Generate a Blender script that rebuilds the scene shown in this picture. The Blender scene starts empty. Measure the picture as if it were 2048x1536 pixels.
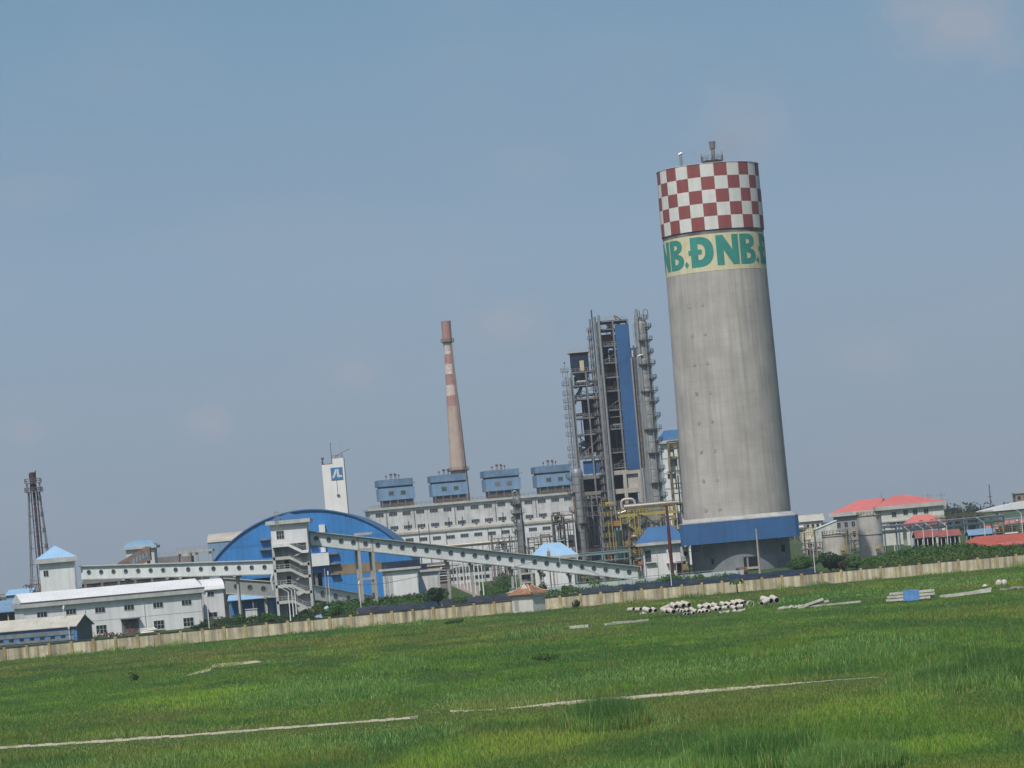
import bpy, bmesh, math, random
import numpy as np
from mathutils import Vector, Matrix
# ------------------------------------------------------------------ camera, world, sun
FPX = 6400.0            # focal length in pixels of the 2048 px wide photograph
K = FPX/5120.0          # distances below are quoted for 5120 px and stretched by K
CAMH = 12.0
ROLL = math.radians(5.0)
PX, PY = 1024.0, 1094.0
sc = bpy.context.scene
col = sc.collection
cam_d = bpy.data.cameras.new('camera'); cam = bpy.data.objects.new('camera', cam_d); col.objects.link(cam)
cam_d.sensor_width = 36; cam_d.lens = 36*FPX/2048
cam_d.shift_y = (PY-768)/2048.0
cam_d.clip_start = 1; cam_d.clip_end = 30000
cam.matrix_world = Matrix.Translation((0,0,CAMH)) @ Matrix.Rotation(math.radians(90),4,'X') @ Matrix.Rotation(-ROLL,4,'Z')
sc.camera = cam
SUN = Vector((-0.29,-0.72,1.05)).normalized()
elev = math.asin(SUN.z); rot = math.atan2(SUN.x, SUN.y)
w = bpy.data.worlds.new('World'); sc.world = w; w.use_nodes = True
nt = w.node_tree; nt.nodes.clear()
def nd(nt, t, **k):
    n = nt.nodes.new(t)
    for a, b in k.items():
        if a.startswith('i_'): n.inputs[a[2:].replace('_',' ')].default_value = b
        else: setattr(n, a, b)
    return n
sky = nd(nt,'ShaderNodeTexSky', sky_type='NISHITA', sun_disc=False, sun_elevation=elev, sun_rotation=rot, air_density=1.0, dust_density=2.2, ozone_density=2.0, altitude=0)
bg = nd(nt,'ShaderNodeBackground'); bg.inputs['Strength'].default_value = 0.10
tc = nd(nt,'ShaderNodeTexCoord')
# thin wisps of cloud, laid out by view direction on the sky itself
mp = nd(nt,'ShaderNodeMapping'); mp.inputs['Scale'].default_value = (9,9,22)
nz = nd(nt,'ShaderNodeTexNoise'); nz.inputs['Scale'].default_value = 1.6; nz.inputs['Detail'].default_value = 5; nz.inputs['Roughness'].default_value = 0.5
rp = nd(nt,'ShaderNodeValToRGB'); rp.color_ramp.elements[0].position = 0.50; rp.color_ramp.elements[1].position = 0.85
rp.color_ramp.elements[1].color = (0.42,0.42,0.42,1)
mx = nd(nt,'ShaderNodeMix', data_type='RGBA'); mx.inputs[7].default_value = (4.7,4.5,4.9,1)
hs = nd(nt,'ShaderNodeHueSaturation'); hs.inputs['Saturation'].default_value = 1.1; hs.inputs['Value'].default_value = 0.80
L = nt.links.new
L(tc.outputs['Generated'], mp.inputs['Vector']); L(mp.outputs[0], nz.inputs['Vector']); L(nz.outputs['Fac'], rp.inputs[0])
L(sky.outputs[0], hs.inputs['Color']); # low hazy air: the sky near the horizon tends to a pale grey blue
sxyz = nd(nt,'ShaderNodeSeparateXYZ'); L(tc.outputs['Generated'], sxyz.inputs[0])
hr = nd(nt,'ShaderNodeValToRGB'); he = hr.color_ramp.elements
he[0].position = 0.0; he[0].color = (.335,.405,.490,1); he[1].position = .18; he[1].color = (.182,.345,.490,1)
hk = he.new(.09); hk.color = (.290,.415,.560,1)
hm = nd(nt,'ShaderNodeMapRange'); hm.inputs[1].default_value = .20; hm.inputs[2].default_value = .55; hm.inputs[3].default_value = .85; hm.inputs[4].default_value = 0.0
hx = nd(nt,'ShaderNodeMix', data_type='RGBA'); hsc = nd(nt,'ShaderNodeMix', data_type='RGBA', blend_type='MULTIPLY'); hsc.inputs[0].default_value = 1; hsc.inputs[7].default_value = (10,10,10,1)
L(sxyz.outputs[2], hr.inputs[0]); L(sxyz.outputs[2], hm.inputs[0]); L(hr.outputs[0], hsc.inputs[6]); L(hm.outputs[0], hx.inputs[0]); L(hs.outputs[0], hx.inputs[6]); L(hsc.outputs[2], hx.inputs[7])
L(hx.outputs[2], mx.inputs[6]);  L(mx.outputs[2], bg.inputs['Color'])
def _dir(px, py):
    du, dv = px-PX, py-PY; u = du*math.cos(ROLL)-dv*math.sin(ROLL); v = du*math.sin(ROLL)+dv*math.cos(ROLL)
    return Vector((u/FPX, 1, -v/FPX)).normalized()
wn = nd(nt,'ShaderNodeTexNoise'); wn.inputs['Scale'].default_value = 55; wn.inputs['Detail'].default_value = 6; wn.inputs['Roughness'].default_value = .62; L(tc.outputs['Generated'], wn.inputs['Vector'])
cur = None
for (px_,py_,rad_,amt_,sq_) in ((45,862,.0090,.30,1.6),(420,845,.0105,.38,1.5),(715,748,.0110,.30,1.8),(995,650,.0190,.34,2.2),(1040,640,.011,.22,2.4),(1745,712,.0150,.28,1.8),(1935,45,.030,.50,1.7),(1480,260,.018,.28,1.0),(1050,330,.022,.10,2.5),(905,560,.008,.14,.4),(60,380,.024,.14,3)):
    c = _dir(px_,py_)
    sb = nd(nt,'ShaderNodeVectorMath',operation='SUBTRACT'); L(tc.outputs['Generated'], sb.inputs[0]); sb.inputs[1].default_value = c
    ml = nd(nt,'ShaderNodeVectorMath',operation='MULTIPLY'); L(sb.outputs[0], ml.inputs[0]); ml.inputs[1].default_value = (1,1,sq_)
    ln_ = nd(nt,'ShaderNodeVectorMath',operation='LENGTH'); L(ml.outputs[0], ln_.inputs[0])
    ad = nd(nt,'ShaderNodeMath',operation='MULTIPLY_ADD'); L(wn.outputs['Fac'], ad.inputs[0]); ad.inputs[1].default_value = rad_*1.7; L(ln_.outputs['Value'], ad.inputs[2])
    m_ = nd(nt,'ShaderNodeMapRange', interpolation_type='SMOOTHSTEP'); L(ad.outputs[0], m_.inputs[0]); m_.inputs[1].default_value = rad_*.75; m_.inputs[2].default_value = rad_*2.1; m_.inputs[3].default_value = amt_; m_.inputs[4].default_value = 0
    if cur is None: cur = m_.outputs[0]
    else:
        mm_ = nd(nt,'ShaderNodeMath',operation='MAXIMUM'); L(cur, mm_.inputs[0]); L(m_.outputs[0], mm_.inputs[1]); cur = mm_.outputs[0]
vs = nd(nt,'ShaderNodeMath',operation='MULTIPLY'); L(rp.outputs[0], vs.inputs[0]); vs.inputs[1].default_value = .35
va = nd(nt,'ShaderNodeMath',operation='MAXIMUM'); L(vs.outputs[0], va.inputs[0]); L(cur, va.inputs[1]); L(va.outputs[0], mx.inputs[0])
out = nd(nt,'ShaderNodeOutputWorld'); L(bg.outputs[0], out.inputs['Surface'])
sl = bpy.data.lights.new('sun','SUN'); sl.energy = 4.0; sl.angle = math.radians(0.6); sl.color = (1.0,0.95,0.87)
so = bpy.data.objects.new('sun', sl); col.objects.link(so)
so.rotation_euler = SUN.to_track_quat('Z','Y').to_euler(); so.location = (0,0,300)
sc.view_settings.view_transform = 'Standard'; sc.view_settings.look = 'None'; sc.view_settings.exposure = 0.0; sc.view_settings.gamma = 1
sc.cycles.max_bounces = 5; sc.cycles.diffuse_bounces = 2; sc.cycles.glossy_bounces = 2; sc.cycles.transparent_max_bounces = 6
# ------------------------------------------------------------------ measuring
cr, sr = math.cos(ROLL), math.sin(ROLL)
def uv_(px, py):
    du, dv = px-PX, py-PY
    return du*cr - dv*sr, du*sr + dv*cr
def W(px, py, yn):                      # a point of the photograph at distance yn
    u, v = uv_(px, py); Y = yn*K
    return Vector((u*Y/FPX, Y, CAMH - v*Y/FPX))
def G(px, py):                          # the ground under a pixel
    u, v = uv_(px, py); Y = CAMH*FPX/v
    return Vector((u*Y/FPX, Y, 0))
def YN(px, py): return G(px, py).y/K
# ------------------------------------------------------------------ objects
def empty(name, loc=(0,0,0), rz=0.0):
    o = bpy.data.objects.new(name, None); o.location = loc; o.rotation_euler = (0,0,rz); o.empty_display_size = 0.3
    col.objects.link(o); return o
def tag(o, label=None, cat=None, group=None, kind=None):
    if label: o['label'] = label
    if cat: o['category'] = cat
    if group: o['group'] = group
    if kind: o['kind'] = kind
    return o
def copy_tree(o, parent=None):
    c = o.copy(); col.objects.link(c); c.parent = parent
    for ch in list(o.children): copy_tree(ch, c)
    return c
ORD = ['first','second','third','fourth','fifth','sixth','seventh','eighth','ninth','tenth','eleventh','twelfth','thirteenth','fourteenth','fifteenth','sixteenth','seventeenth','eighteenth','nineteenth','twentieth']
class MB:
    def __init__(s): s.v=[]; s.f=[]; s.m=[]; s.sm=[]
    def add(s, vs, fs, m=0, smooth=False):
        b=len(s.v); s.v += [tuple(x) for x in vs]
        for f in fs: s.f.append(tuple(i+b for i in f)); s.m.append(m); s.sm.append(smooth)
        return s
    def box(s, x0,x1,y0,y1,z0,z1,m=0):
        return s.add([(x0,y0,z0),(x1,y0,z0),(x1,y1,z0),(x0,y1,z0),(x0,y0,z1),(x1,y0,z1),(x1,y1,z1),(x0,y1,z1)],
            [(0,3,2,1),(4,5,6,7),(0,1,5,4),(1,2,6,5),(2,3,7,6),(3,0,4,7)], m)
    def beam(s, p, q, a, b=None, m=0, up=(0,0,1)):
        p=Vector(p); q=Vector(q); b=b or a; d=(q-p).normalized(); U=Vector(up)
        if abs(d.dot(U))>.98: U=Vector((0,1,0))
        r=d.cross(U).normalized()*a/2; t=r.cross(d).normalized()*b/2
        vs=[p-r-t,p+r-t,p+r+t,p-r+t,q-r-t,q+r-t,q+r+t,q-r+t]
        return s.add(vs,[(0,1,2,3),(7,6,5,4),(0,4,5,1),(1,5,6,2),(2,6,7,3),(3,7,4,0)],m)
    def tube(s, p, q, r, n=8, r2=None, m=0, caps=True):
        p=Vector(p); q=Vector(q); r2=r if r2 is None else r2; d=(q-p).normalized()
        a=d.orthogonal().normalized(); c=d.cross(a); vs=[]; fs=[]
        for i in range(n):
            t=2*math.pi*i/n; e=a*math.cos(t)+c*math.sin(t); vs.append(p+e*r); vs.append(q+e*r2)
        for i in range(n):
            j=(i+1)%n; fs.append((2*i,2*j,2*j+1,2*i+1))
        s.add(vs,fs,m,True)
        if caps: s.add([vs[2*i] for i in range(n)],[tuple(range(n))[::-1]],m); s.add([vs[2*i+1] for i in range(n)],[tuple(range(n))],m)
        return s
    def pipe(s, pts, r, n=8, m=0):
        pts=[Vector(p) for p in pts]
        for i in range(len(pts)-1): s.tube(pts[i],pts[i+1],r,n,m=m)
        for p in pts[1:-1]: s.ball(p,r*1.04,6,4,m)
        return s
    def arcpipe(s, pts, r, bend=1.0, n=10, m=0):          # pipe with rounded corners
        pts=[Vector(p) for p in pts]; o=[pts[0]]
        for i in range(1,len(pts)-1):
            a=(pts[i-1]-pts[i]).normalized()*bend; b=(pts[i+1]-pts[i]).normalized()*bend
            for t in (0,.25,.5,.75,1): o.append(pts[i]+a*(1-t)**2+b*t*t)
        o.append(pts[-1]); return s.pipe(o,r,n,m)
    def ball(s, c, r, nu=12, nv=8, m=0, sz=1.0):
        c=Vector(c); vs=[]; fs=[]
        for j in range(nv+1):
            t=math.pi*j/nv
            for i in range(nu):
                p=2*math.pi*i/nu; vs.append(c+Vector((r*math.sin(t)*math.cos(p),r*math.sin(t)*math.sin(p),sz*r*math.cos(t))))
        for j in range(nv):
            for i in range(nu):
                k=(i+1)%nu; fs.append((j*nu+i,(j+1)*nu+i,(j+1)*nu+k,j*nu+k))
        return s.add(vs,fs,m,True)
    def lathe(s, cx, cy, prof, n=48, m=0, smooth=True, a0=0.0):   # prof [(r,z)] or [(r,z,m)]
        vs=[]; 
        for p in prof:
            for i in range(n):
                t=a0+2*math.pi*i/n; vs.append((cx+p[0]*math.cos(t),cy+p[0]*math.sin(t),p[1]))
        for j in range(len(prof)-1):
            mm=prof[j][2] if len(prof[j])>2 else m
            fs=[]
            base=[vs[j*n+i] for i in range(n)]+[vs[(j+1)*n+i] for i in range(n)]
            for i in range(n):
                k=(i+1)%n; fs.append((i,k,n+k,n+i))
            s.add(base,fs,mm,smooth)
        return s
    def prism(s, poly, y0, y1, m=0):      # poly in (x,z), extruded along y
        n=len(poly); vs=[(x,y0,z) for x,z in poly]+[(x,y1,z) for x,z in poly]
        fs=[tuple(range(n)),tuple(range(2*n-1,n-1,-1))]+[(i,i+n,(i+1)%n+n,(i+1)%n) for i in range(n)]
        return s.add(vs,fs,m)
    def prismx(s, poly, x0, x1, m=0):     # poly in (y,z), extruded along x
        n=len(poly); vs=[(x0,y,z) for y,z in poly]+[(x1,y,z) for y,z in poly]
        fs=[tuple(range(n)),tuple(range(2*n-1,n-1,-1))]+[(i,i+n,(i+1)%n+n,(i+1)%n) for i in range(n)]
        return s.add(vs,fs,m)
    def hip(s, x0,x1,y0,y1,z0,z1,ix=None,iy=None,m=0):
        ix=(x1-x0)/2 if ix is None else ix; ym=(y0+y1)/2
        vs=[(x0,y0,z0),(x1,y0,z0),(x1,y1,z0),(x0,y1,z0),(x0+ix,ym,z1),(x1-ix-1e-3,ym,z1)]
        return s.add(vs,[(0,1,5,4),(1,2,5),(2,3,4,5),(3,0,4),(3,2,1,0)],m)
    def rail(s, pts, h=1.1, step=1.8, t=0.07, m=0):       # handrail along points
        pts=[Vector(p) for p in pts]
        for a,b in zip(pts[:-1],pts[1:]):
            Z=Vector((0,0,1)); s.beam(a+Z*h,b+Z*h,t,m=m); s.beam(a+Z*h*.5,b+Z*h*.5,t*.8,m=m)
            k=max(1,int((b-a).length/step))
            for i in range(k+1):
                p=a.lerp(b,i/k); s.beam(p,p+Z*h,t,m=m)
        return s
    def ladder(s, p, q, wdt=0.5, t=0.06, side=(1,0,0), step=0.5, m=0):
        p=Vector(p); q=Vector(q); S=Vector(side)*wdt/2
        s.beam(p-S,q-S,t,m=m); s.beam(p+S,q+S,t,m=m)
        k=int((q-p).length/step)
        for i in range(1,k): r=p.lerp(q,i/k); s.beam(r-S,r+S,t*.7,m=m)
        return s
    def build(s, name, mats, parent=None, label=None):
        me=bpy.data.meshes.new(name); me.from_pydata(s.v,[],s.f)
        if not isinstance(mats,(list,tuple)): mats=[mats]
        for m in mats: me.materials.append(m)
        me.polygons.foreach_set('material_index', s.m); me.polygons.foreach_set('use_smooth', s.sm)
        me.update(); o=bpy.data.objects.new(name, me); col.objects.link(o); o.parent=parent
        if label: o['label']=label
        return o
class Frame:                 # a local frame: x along the front, y away from the camera, z up
    def __init__(s, A, B=None, rz=None):
        s.O=Vector((A[0],A[1],0)); 
        if B is not None: d=Vector((B[0]-A[0],B[1]-A[1],0)); s.w=d.length; s.rz=math.atan2(d.y,d.x)
        else: s.rz=rz or 0.0; s.w=0
        s.d=Vector((math.cos(s.rz),math.sin(s.rz),0)); s.n=Vector((-s.d.y,s.d.x,0))
    def thing(s, name, label, cat, group=None): return tag(empty(name, s.O, s.rz), label, cat, group)
    def at(s, px, py, y=0.0):           # local x, z of a photograph point seen on the plane local y
        u,v=uv_(px,py); D=Vector((u/FPX,1,-v/FPX)); C=Vector((0,0,CAMH))
        t=(s.O+s.n*y-C).dot(s.n)/D.dot(s.n); p=C+D*t; q=p-s.O
        return q.dot(s.d), p.z
# ------------------------------------------------------------------ materials
MATS={}
def mat(name, c, rough=0.7, var=0.12, scale=0.3, streak=0.0, metal=0.0, c2=None, spec=0.3, lines=None, coord='Object', grime=0.0):
    if name in MATS: return MATS[name]
    m=bpy.data.materials.new(name); m.use_nodes=True; t=m.node_tree; b=t.nodes['Principled BSDF']
    b.inputs['Roughness'].default_value=rough; b.inputs['Metallic'].default_value=metal; b.inputs['Specular IOR Level'].default_value=spec
    geo=nd(t,'ShaderNodeNewGeometry')
    LL=t.links.new
    c2=c2 or tuple(x*(1-var*2.2) for x in c)
    n1=nd(t,'ShaderNodeTexNoise'); n1.inputs['Scale'].default_value=scale; n1.inputs['Detail'].default_value=6; n1.inputs['Roughness'].default_value=.6
    LL(geo.outputs['Position'],n1.inputs['Vector'])
    r1=nd(t,'ShaderNodeMapRange'); r1.inputs[1].default_value=.32; r1.inputs[2].default_value=.68; LL(n1.outputs['Fac'],r1.inputs[0])
    mixn=nd(t,'ShaderNodeMix',data_type='RGBA'); mixn.inputs[6].default_value=(*c,1); mixn.inputs[7].default_value=(*c2,1)
    LL(r1.outputs[0],mixn.inputs[0]); cur=mixn.outputs[2]
    if streak>0:        # rain streaks and dirt runs
        mpn=nd(t,'ShaderNodeMapping'); mpn.inputs['Scale'].default_value=(1.3,1.3,0.035)
        n2=nd(t,'ShaderNodeTexNoise'); n2.inputs['Scale'].default_value=.7; n2.inputs['Detail'].default_value=7; n2.inputs['Roughness'].default_value=.62
        LL(geo.outputs['Position'],mpn.inputs['Vector']); LL(mpn.outputs[0],n2.inputs['Vector'])
        r2=nd(t,'ShaderNodeMapRange'); r2.inputs[1].default_value=.42; r2.inputs[2].default_value=.72; r2.inputs[4].default_value=streak; LL(n2.outputs['Fac'],r2.inputs[0])
        m2=nd(t,'ShaderNodeMix',data_type='RGBA'); LL(r2.outputs[0],m2.inputs[0]); LL(cur,m2.inputs[6]); m2.inputs[7].default_value=(*(x*.38 for x in c),1)
        if grime>0: m2.inputs[7].default_value=(.09,.07,.05,1)
        cur=m2.outputs[2]
    if lines:           # (vertical spacing, horizontal spacing, depth) seams
        sx=nd(t,'ShaderNodeSeparateXYZ'); LL(geo.outputs['Position'],sx.inputs[0])
        def seam(sock,sp,wd):
            a=nd(t,'ShaderNodeMath',operation='DIVIDE'); LL(sock,a.inputs[0]); a.inputs[1].default_value=sp
            b_=nd(t,'ShaderNodeMath',operation='FRACT'); LL(a.outputs[0],b_.inputs[0])
            c_=nd(t,'ShaderNodeMath',operation='LESS_THAN'); LL(b_.outputs[0],c_.inputs[0]); c_.inputs[1].default_value=wd
            return c_.outputs[0]
        for sock,sp in ((sx.outputs[2],lines[0]),(sx.outputs[0],lines[1])):
            if not sp: continue
            q=seam(sock,sp,lines[3] if len(lines)>3 else .08)
            mm=nd(t,'ShaderNodeMath',operation='MULTIPLY'); LL(q,mm.inputs[0]); mm.inputs[1].default_value=lines[2]
            m3=nd(t,'ShaderNodeMix',data_type='RGBA'); LL(mm.outputs[0],m3.inputs[0]); LL(cur,m3.inputs[6]); m3.inputs[7].default_value=(*(x*.4 for x in c),1); cur=m3.outputs[2]
    LL(cur,b.inputs['Base Color']); MATS[name]=m; return m
def rgb(r,g,b):
    f=lambda x:(x/255/12.92 if x/255<=.04045 else ((x/255+.055)/1.055)**2.4)
    return (f(r),f(g),f(b))
WHITE=mat('white wall paint',(.70,.72,.73),.75,.06,.2,.28)
WHITED=mat('weathered white wall paint',(.60,.61,.61),.8,.12,.25,.5)
CREAMW=mat('off white plaster',(.62,.61,.56),.8,.08,.25,.3)
TRIM=mat('grey white concrete trim',(.50,.51,.49),.8,.12,.4,.3)
GALLERY=mat('pale gallery panel',(.66,.71,.71),.7,.07,.3,.25,lines=(0,1.1,.12,.06))
ROOFPALE=mat('pale blue sheet roof',(.30,.50,.72),.5,.08,.3,.0,lines=(0,.9,.25,.1))
ROOFWHITE=mat('white sheet roof',(.72,.74,.76),.5,.06,.2,.15,lines=(0,.9,.2,.1))
ROOFGREY=mat('weathered beige sheet roof',(.50,.49,.44),.7,.12,.3,.2,lines=(0,.9,.2,.1))
BLUE=mat('mid blue cladding',(.05,.24,.60),.5,.12,.12,.32,lines=(9.0,1.6,.30,.10))
BLUEROOF=mat('blue sheet roof',(.055,.155,.33),.5,.10,.15,.1,lines=(0,.8,.2,.12))
DBLUE=mat('deep blue cladding',(.040,.125,.30),.5,.12,.12,.28,lines=(7.0,1.6,.22,.07))
NAVY=mat('navy sheet',(.016,.032,.070),.6,.2,.4,.2)
SLATEBLUE=mat('slate blue cladding',(.20,.33,.50),.6,.10,.2,.35,lines=(0,.9,.2,.1))
LTBLUE=mat('light blue wall',(.24,.38,.52),.7,.1,.2,.2)
TAN=mat('tan translucent sheet',(.26,.20,.12),.6,.2,.3,.3)
GLASS=mat('dark window glass',(.030,.038,.045),.15,.3,1.0,spec=.5)
DARK=mat('dark opening',(.012,.013,.015),.9,.2,.5)
FRAMEW=mat('pale window frame',(.55,.56,.55),.6,.05)
CONC=mat('prilling tower concrete',(.475,.45,.42),.9,.13,.12,.50,lines=(2.1,0,.20,.06))
CONCL=mat('pale structural concrete',(.46,.44,.40),.9,.12,.3,.35)
CONCD=mat('old grey concrete',(.24,.23,.22),.9,.15,.3,.4)
CHIMC=mat('chimney concrete',(.50,.40,.33),.9,.10,.3,.25)
REDP=mat('dull red paint',(.28,.062,.062),.7,.16,.35,.35,c2=(.22,.075,.07))
WHP=mat('aged white paint',(.66,.66,.63),.8,.06,.4,.20)
CHRED=mat('faded chimney red',(.42,.235,.21),.8,.12,.5,.25)
CHWHITE=mat('flaking chimney white',(.68,.64,.60),.85,.10,1.2,.15,c2=(.42,.30,.27))
BANDC=mat('cream lettering band',(.62,.61,.46),.85,.10,.35,.25,c2=(.58,.50,.27))
GREENP=mat('sea green lettering paint',(.040,.27,.225),.8,.10,.4,.15)
STEEL=mat('galvanised steel',(.36,.37,.38),.5,.12,.6,.2,metal=.3)
SILVER=mat('silver insulation cladding',(.48,.48,.47),.35,.10,.5,.2,metal=.7)
DSTEEL=mat('dark process steel',(.10,.11,.12),.7,.25,.6,.2)
MSTEEL=mat('grey painted steel',(.22,.235,.25),.7,.2,.5,.3)
RUST=mat('rusty steel',(.22,.11,.065),.85,.25,.8,.2)
BROWN=mat('brownish pipework',(.24,.19,.14),.8,.25,.8,.2)
YELLOW=mat('safety yellow paint',(.42,.35,.10),.65,.15,.6,.2)
OXRED=mat('red oxide steel',(.11,.030,.028),.7,.15,.5,.1)
REDROOF=mat('light red sheet roof',(.58,.17,.155),.6,.07,.2,.08,lines=(0,1.2,.12,.1))
BRICKROOF=mat('brick red sheet roof',(.40,.10,.075),.6,.10,.3,.12,lines=(0,1.0,.12,.1))
TILE=mat('orange roof tile',(.33,.17,.10),.8,.2,1.2)
WALLC=mat('stained cream wall',(.74,.66,.47),.9,.16,.6,.95,grime=1)
PILLC=mat('ochre pillar plaster',(.56,.45,.24),.9,.2,.8,.5,grime=1)
COPE=mat('dark mossy coping',(.085,.075,.065),.95,.3,1.0)
LAMPW=mat('white lamp post paint',(.72,.73,.73),.5,.05)
POLEC=mat('grey concrete pole',(.36,.34,.32),.9,.1)
PIPEC=mat('cast concrete pipe',(.56,.52,.47),.9,.12,1.0,.12)
PIPEIN=mat('shaded pipe bore',(.14,.105,.085),.95,.2,1.0)  # bore's shade put into the colour, along with its dirt
SLAB=mat('broken white concrete',(.62,.61,.57),.9,.12,.8,.1)
TARP=mat('blue tarpaulin',(.085,.23,.50),.5,.12,1.0)
TEAL=mat('teal painted steel',(.16,.30,.33),.6,.12,.5)
PIPEPALE=mat('cream insulated pipe',(.55,.50,.42),.5,.1,.5,.15,metal=.3)
AWNRED=mat('dusty red awning',(.30,.10,.09),.7,.15,.5)
BARK=mat('bark',(.12,.09,.06),.9,.2,2)
# ------------------------------------------------------------------ shared builders
def window(root, s, z, wd, ht, y=0.0, bars=2, fm=None, name='window', cross=False):
    """dark glass set in the wall face with a proud frame; s,z is the centre"""
    o=MB().box(s-wd/2,s+wd/2,y-.03,y+.05,z-ht/2,z+ht/2).build(name,GLASS,root)
    f=MB(); t=.09
    f.box(s-wd/2-t,s+wd/2+t,y-.09,y+.04,z-ht/2-t,z-ht/2); f.box(s-wd/2-t,s+wd/2+t,y-.09,y+.04,z+ht/2,z+ht/2+t)
    f.box(s-wd/2-t,s-wd/2,y-.09,y+.04,z-ht/2,z+ht/2); f.box(s+wd/2,s+wd/2+t,y-.09,y+.04,z-ht/2,z+ht/2)
    for i in range(1,bars): x=s-wd/2+wd*i/bars; f.box(x-.035,x+.035,y-.08,y-.032,z-ht/2,z+ht/2)
    if cross: f.box(s-wd/2,s+wd/2,y-.078,y-.033,z-.03,z+.03)
    f.build('frame',fm or FRAMEW,o); return o
def door(root, s, z0, wd, ht, y=0.0, m=None):
    o=MB().box(s-wd/2,s+wd/2,y-.04,y+.05,z0,z0+ht).build('door',m or DARK,root)
    MB().box(s-wd/2-.1,s-wd/2,y-.1,y+.04,z0,z0+ht+.1).box(s+wd/2,s+wd/2+.1,y-.1,y+.04,z0,z0+ht+.1).box(s-wd/2,s+wd/2,y-.1,y+.04,z0+ht,z0+ht+.1).build('door_frame',FRAMEW,o)
    return o
def hip_house(fr, name, label, cat, wdt, dep, h, fas, over, rise, wall=None, roof=None, trim=None, group=None, ix=None):
    root=fr.thing(name,label,cat,group)
    MB().box(0,wdt,0,dep,0,h).build('wall',wall or WHITE,root)
    MB().box(-over,wdt+over,-over,dep+over,h,h+fas).build('fascia',trim or TRIM,root)
    MB().hip(-over+.15,wdt+over-.15,-over+.15,dep+over-.15,h+fas+.004,h+fas+rise,ix).build('roof',roof or ROOFPALE,root)
    return root
def gallery(name, label, P0, P1, hgt, wid, nwin, sup=(), frames=(), roofm=None, body=None, group=None, w0=.03, w1=.98, over=.8, rad=.62, supbase=0.0):
    """inclined enclosed conveyor between two points (top front edge)"""
    fr=Frame(P0,P1); root=fr.thing(name,label,'conveyor',group); L_=fr.w; z0,z1=P0[2],P1[2]
    def zt(t): return z0+(z1-z0)*t
    b=MB(); b.prism([(0,z0-hgt),(L_,z1-hgt),(L_,z1),(0,z0)],0,wid); b.build('gallery_body',body or GALLERY,root)
    b=MB(); b.prism([(-.3,z0+.0),(L_+.3,z1+.0),(L_+.3,z1+.16),(-.3,z0+.16)],-over,wid+over); b.build('roof',roofm or TRIM,root)
    b=MB(); b.prism([(0,z0-hgt-.25),(L_,z1-hgt-.25),(L_,z1-hgt),(0,z0-hgt)],-.12,wid+.12); b.build('floor_beam',TRIM,root)
    tilt=math.atan2(z1-z0,L_)
    for i in range(nwin):
        t=w0+(w1-w0)*(i+.5)/nwin; c=Vector((L_*t,0,zt(t)-hgt*.48))
        o=MB().tube(c+Vector((0,-.05,0)),c+Vector((0,.05,0)),rad*.86,14).build('round_window',GLASS,root)
        r=MB()
        for k in range(14):
            a,b_=2*math.pi*k/14,2*math.pi*(k+1)/14
            r.beam(c+Vector((rad*math.cos(a),-.07,rad*math.sin(a))),c+Vector((rad*math.cos(b_),-.07,rad*math.sin(b_))),.13,.16)
        r.beam(c+Vector((0,-.08,-rad*.8)),c+Vector((0,-.08,rad*.8)),.07); r.build('frame',MSTEEL,o)
    for t in sup:
        x=L_*t; zz=zt(t)-hgt-.25; s_=MB()
        s_.box(x-.26,x+.26,wid/2-.3,wid/2+.3,supbase,zz-.45); s_.box(x-.4,x+.4,-.05,wid+.05,zz-.45,zz)
        s_.prism([(x-.28,zz-1.4),(x+.28,zz-1.4),(x+.5,zz-.45),(x-.5,zz-.45)],wid/2-.35,wid/2+.35)
        s_.build('support_column',CONCL,root)
    for (ta,tb,levels) in frames:
        s_=MB()
        for t in (ta,tb):
            x=L_*t; zz=zt(t)-hgt-.25; s_.box(x-.3,x+.3,-.1,.5,supbase,zz); s_.box(x-.3,x+.3,wid-.5,wid+.1,supbase,zz); s_.box(x-.16,x+.16,-.12,.0,zz,zt(t))
        for lv in levels:
            s_.box(L_*ta+.3,L_*tb-.3,-.05,.45,lv-.3,lv+.3); s_.box(L_*ta+.3,L_*tb-.3,wid-.45,wid+.05,lv-.3,lv+.3)
            s_.box(L_*ta-.25,L_*ta+.25,.5,wid-.5,lv-.3,lv+.3); s_.box(L_*tb-.25,L_*tb+.25,.5,wid-.5,lv-.3,lv+.3)
        s_.build('support_frame',CONCL,root)
    return root
def lamp(pt, label, h, arm=(-1.5,0), group=None, m=None, tilt=.9, name='street_lamp'):
    """pole with an angled arm and an elongated head; pt ground point"""
    root=tag(empty(name,(pt[0],pt[1],0)),label,'street lamp',group); m=m or LAMPW
    MB().tube((0,0,0),(0,0,h-tilt),.14,8,.10).tube((0,0,0),(0,0,.5),.16,8).build('pole',m,root)
    if arm==(0,0):
        MB().ball((0,0,h-tilt+.2),.26,10,6).build('lamp_head',LAMPW,root); return root
    e=Vector((arm[0],arm[1],h)); MB().tube((0,0,h-tilt),e,.07,6).build('arm',m,root)
    d=Vector((arm[0],arm[1],tilt)).normalized(); q=e+d*.7
    MB().beam(e-d*.1,q,.30,.16).tube(e-d*.15,e+d*.1,.07,6).build('lamp_head',LAMPW,root); return root
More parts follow.
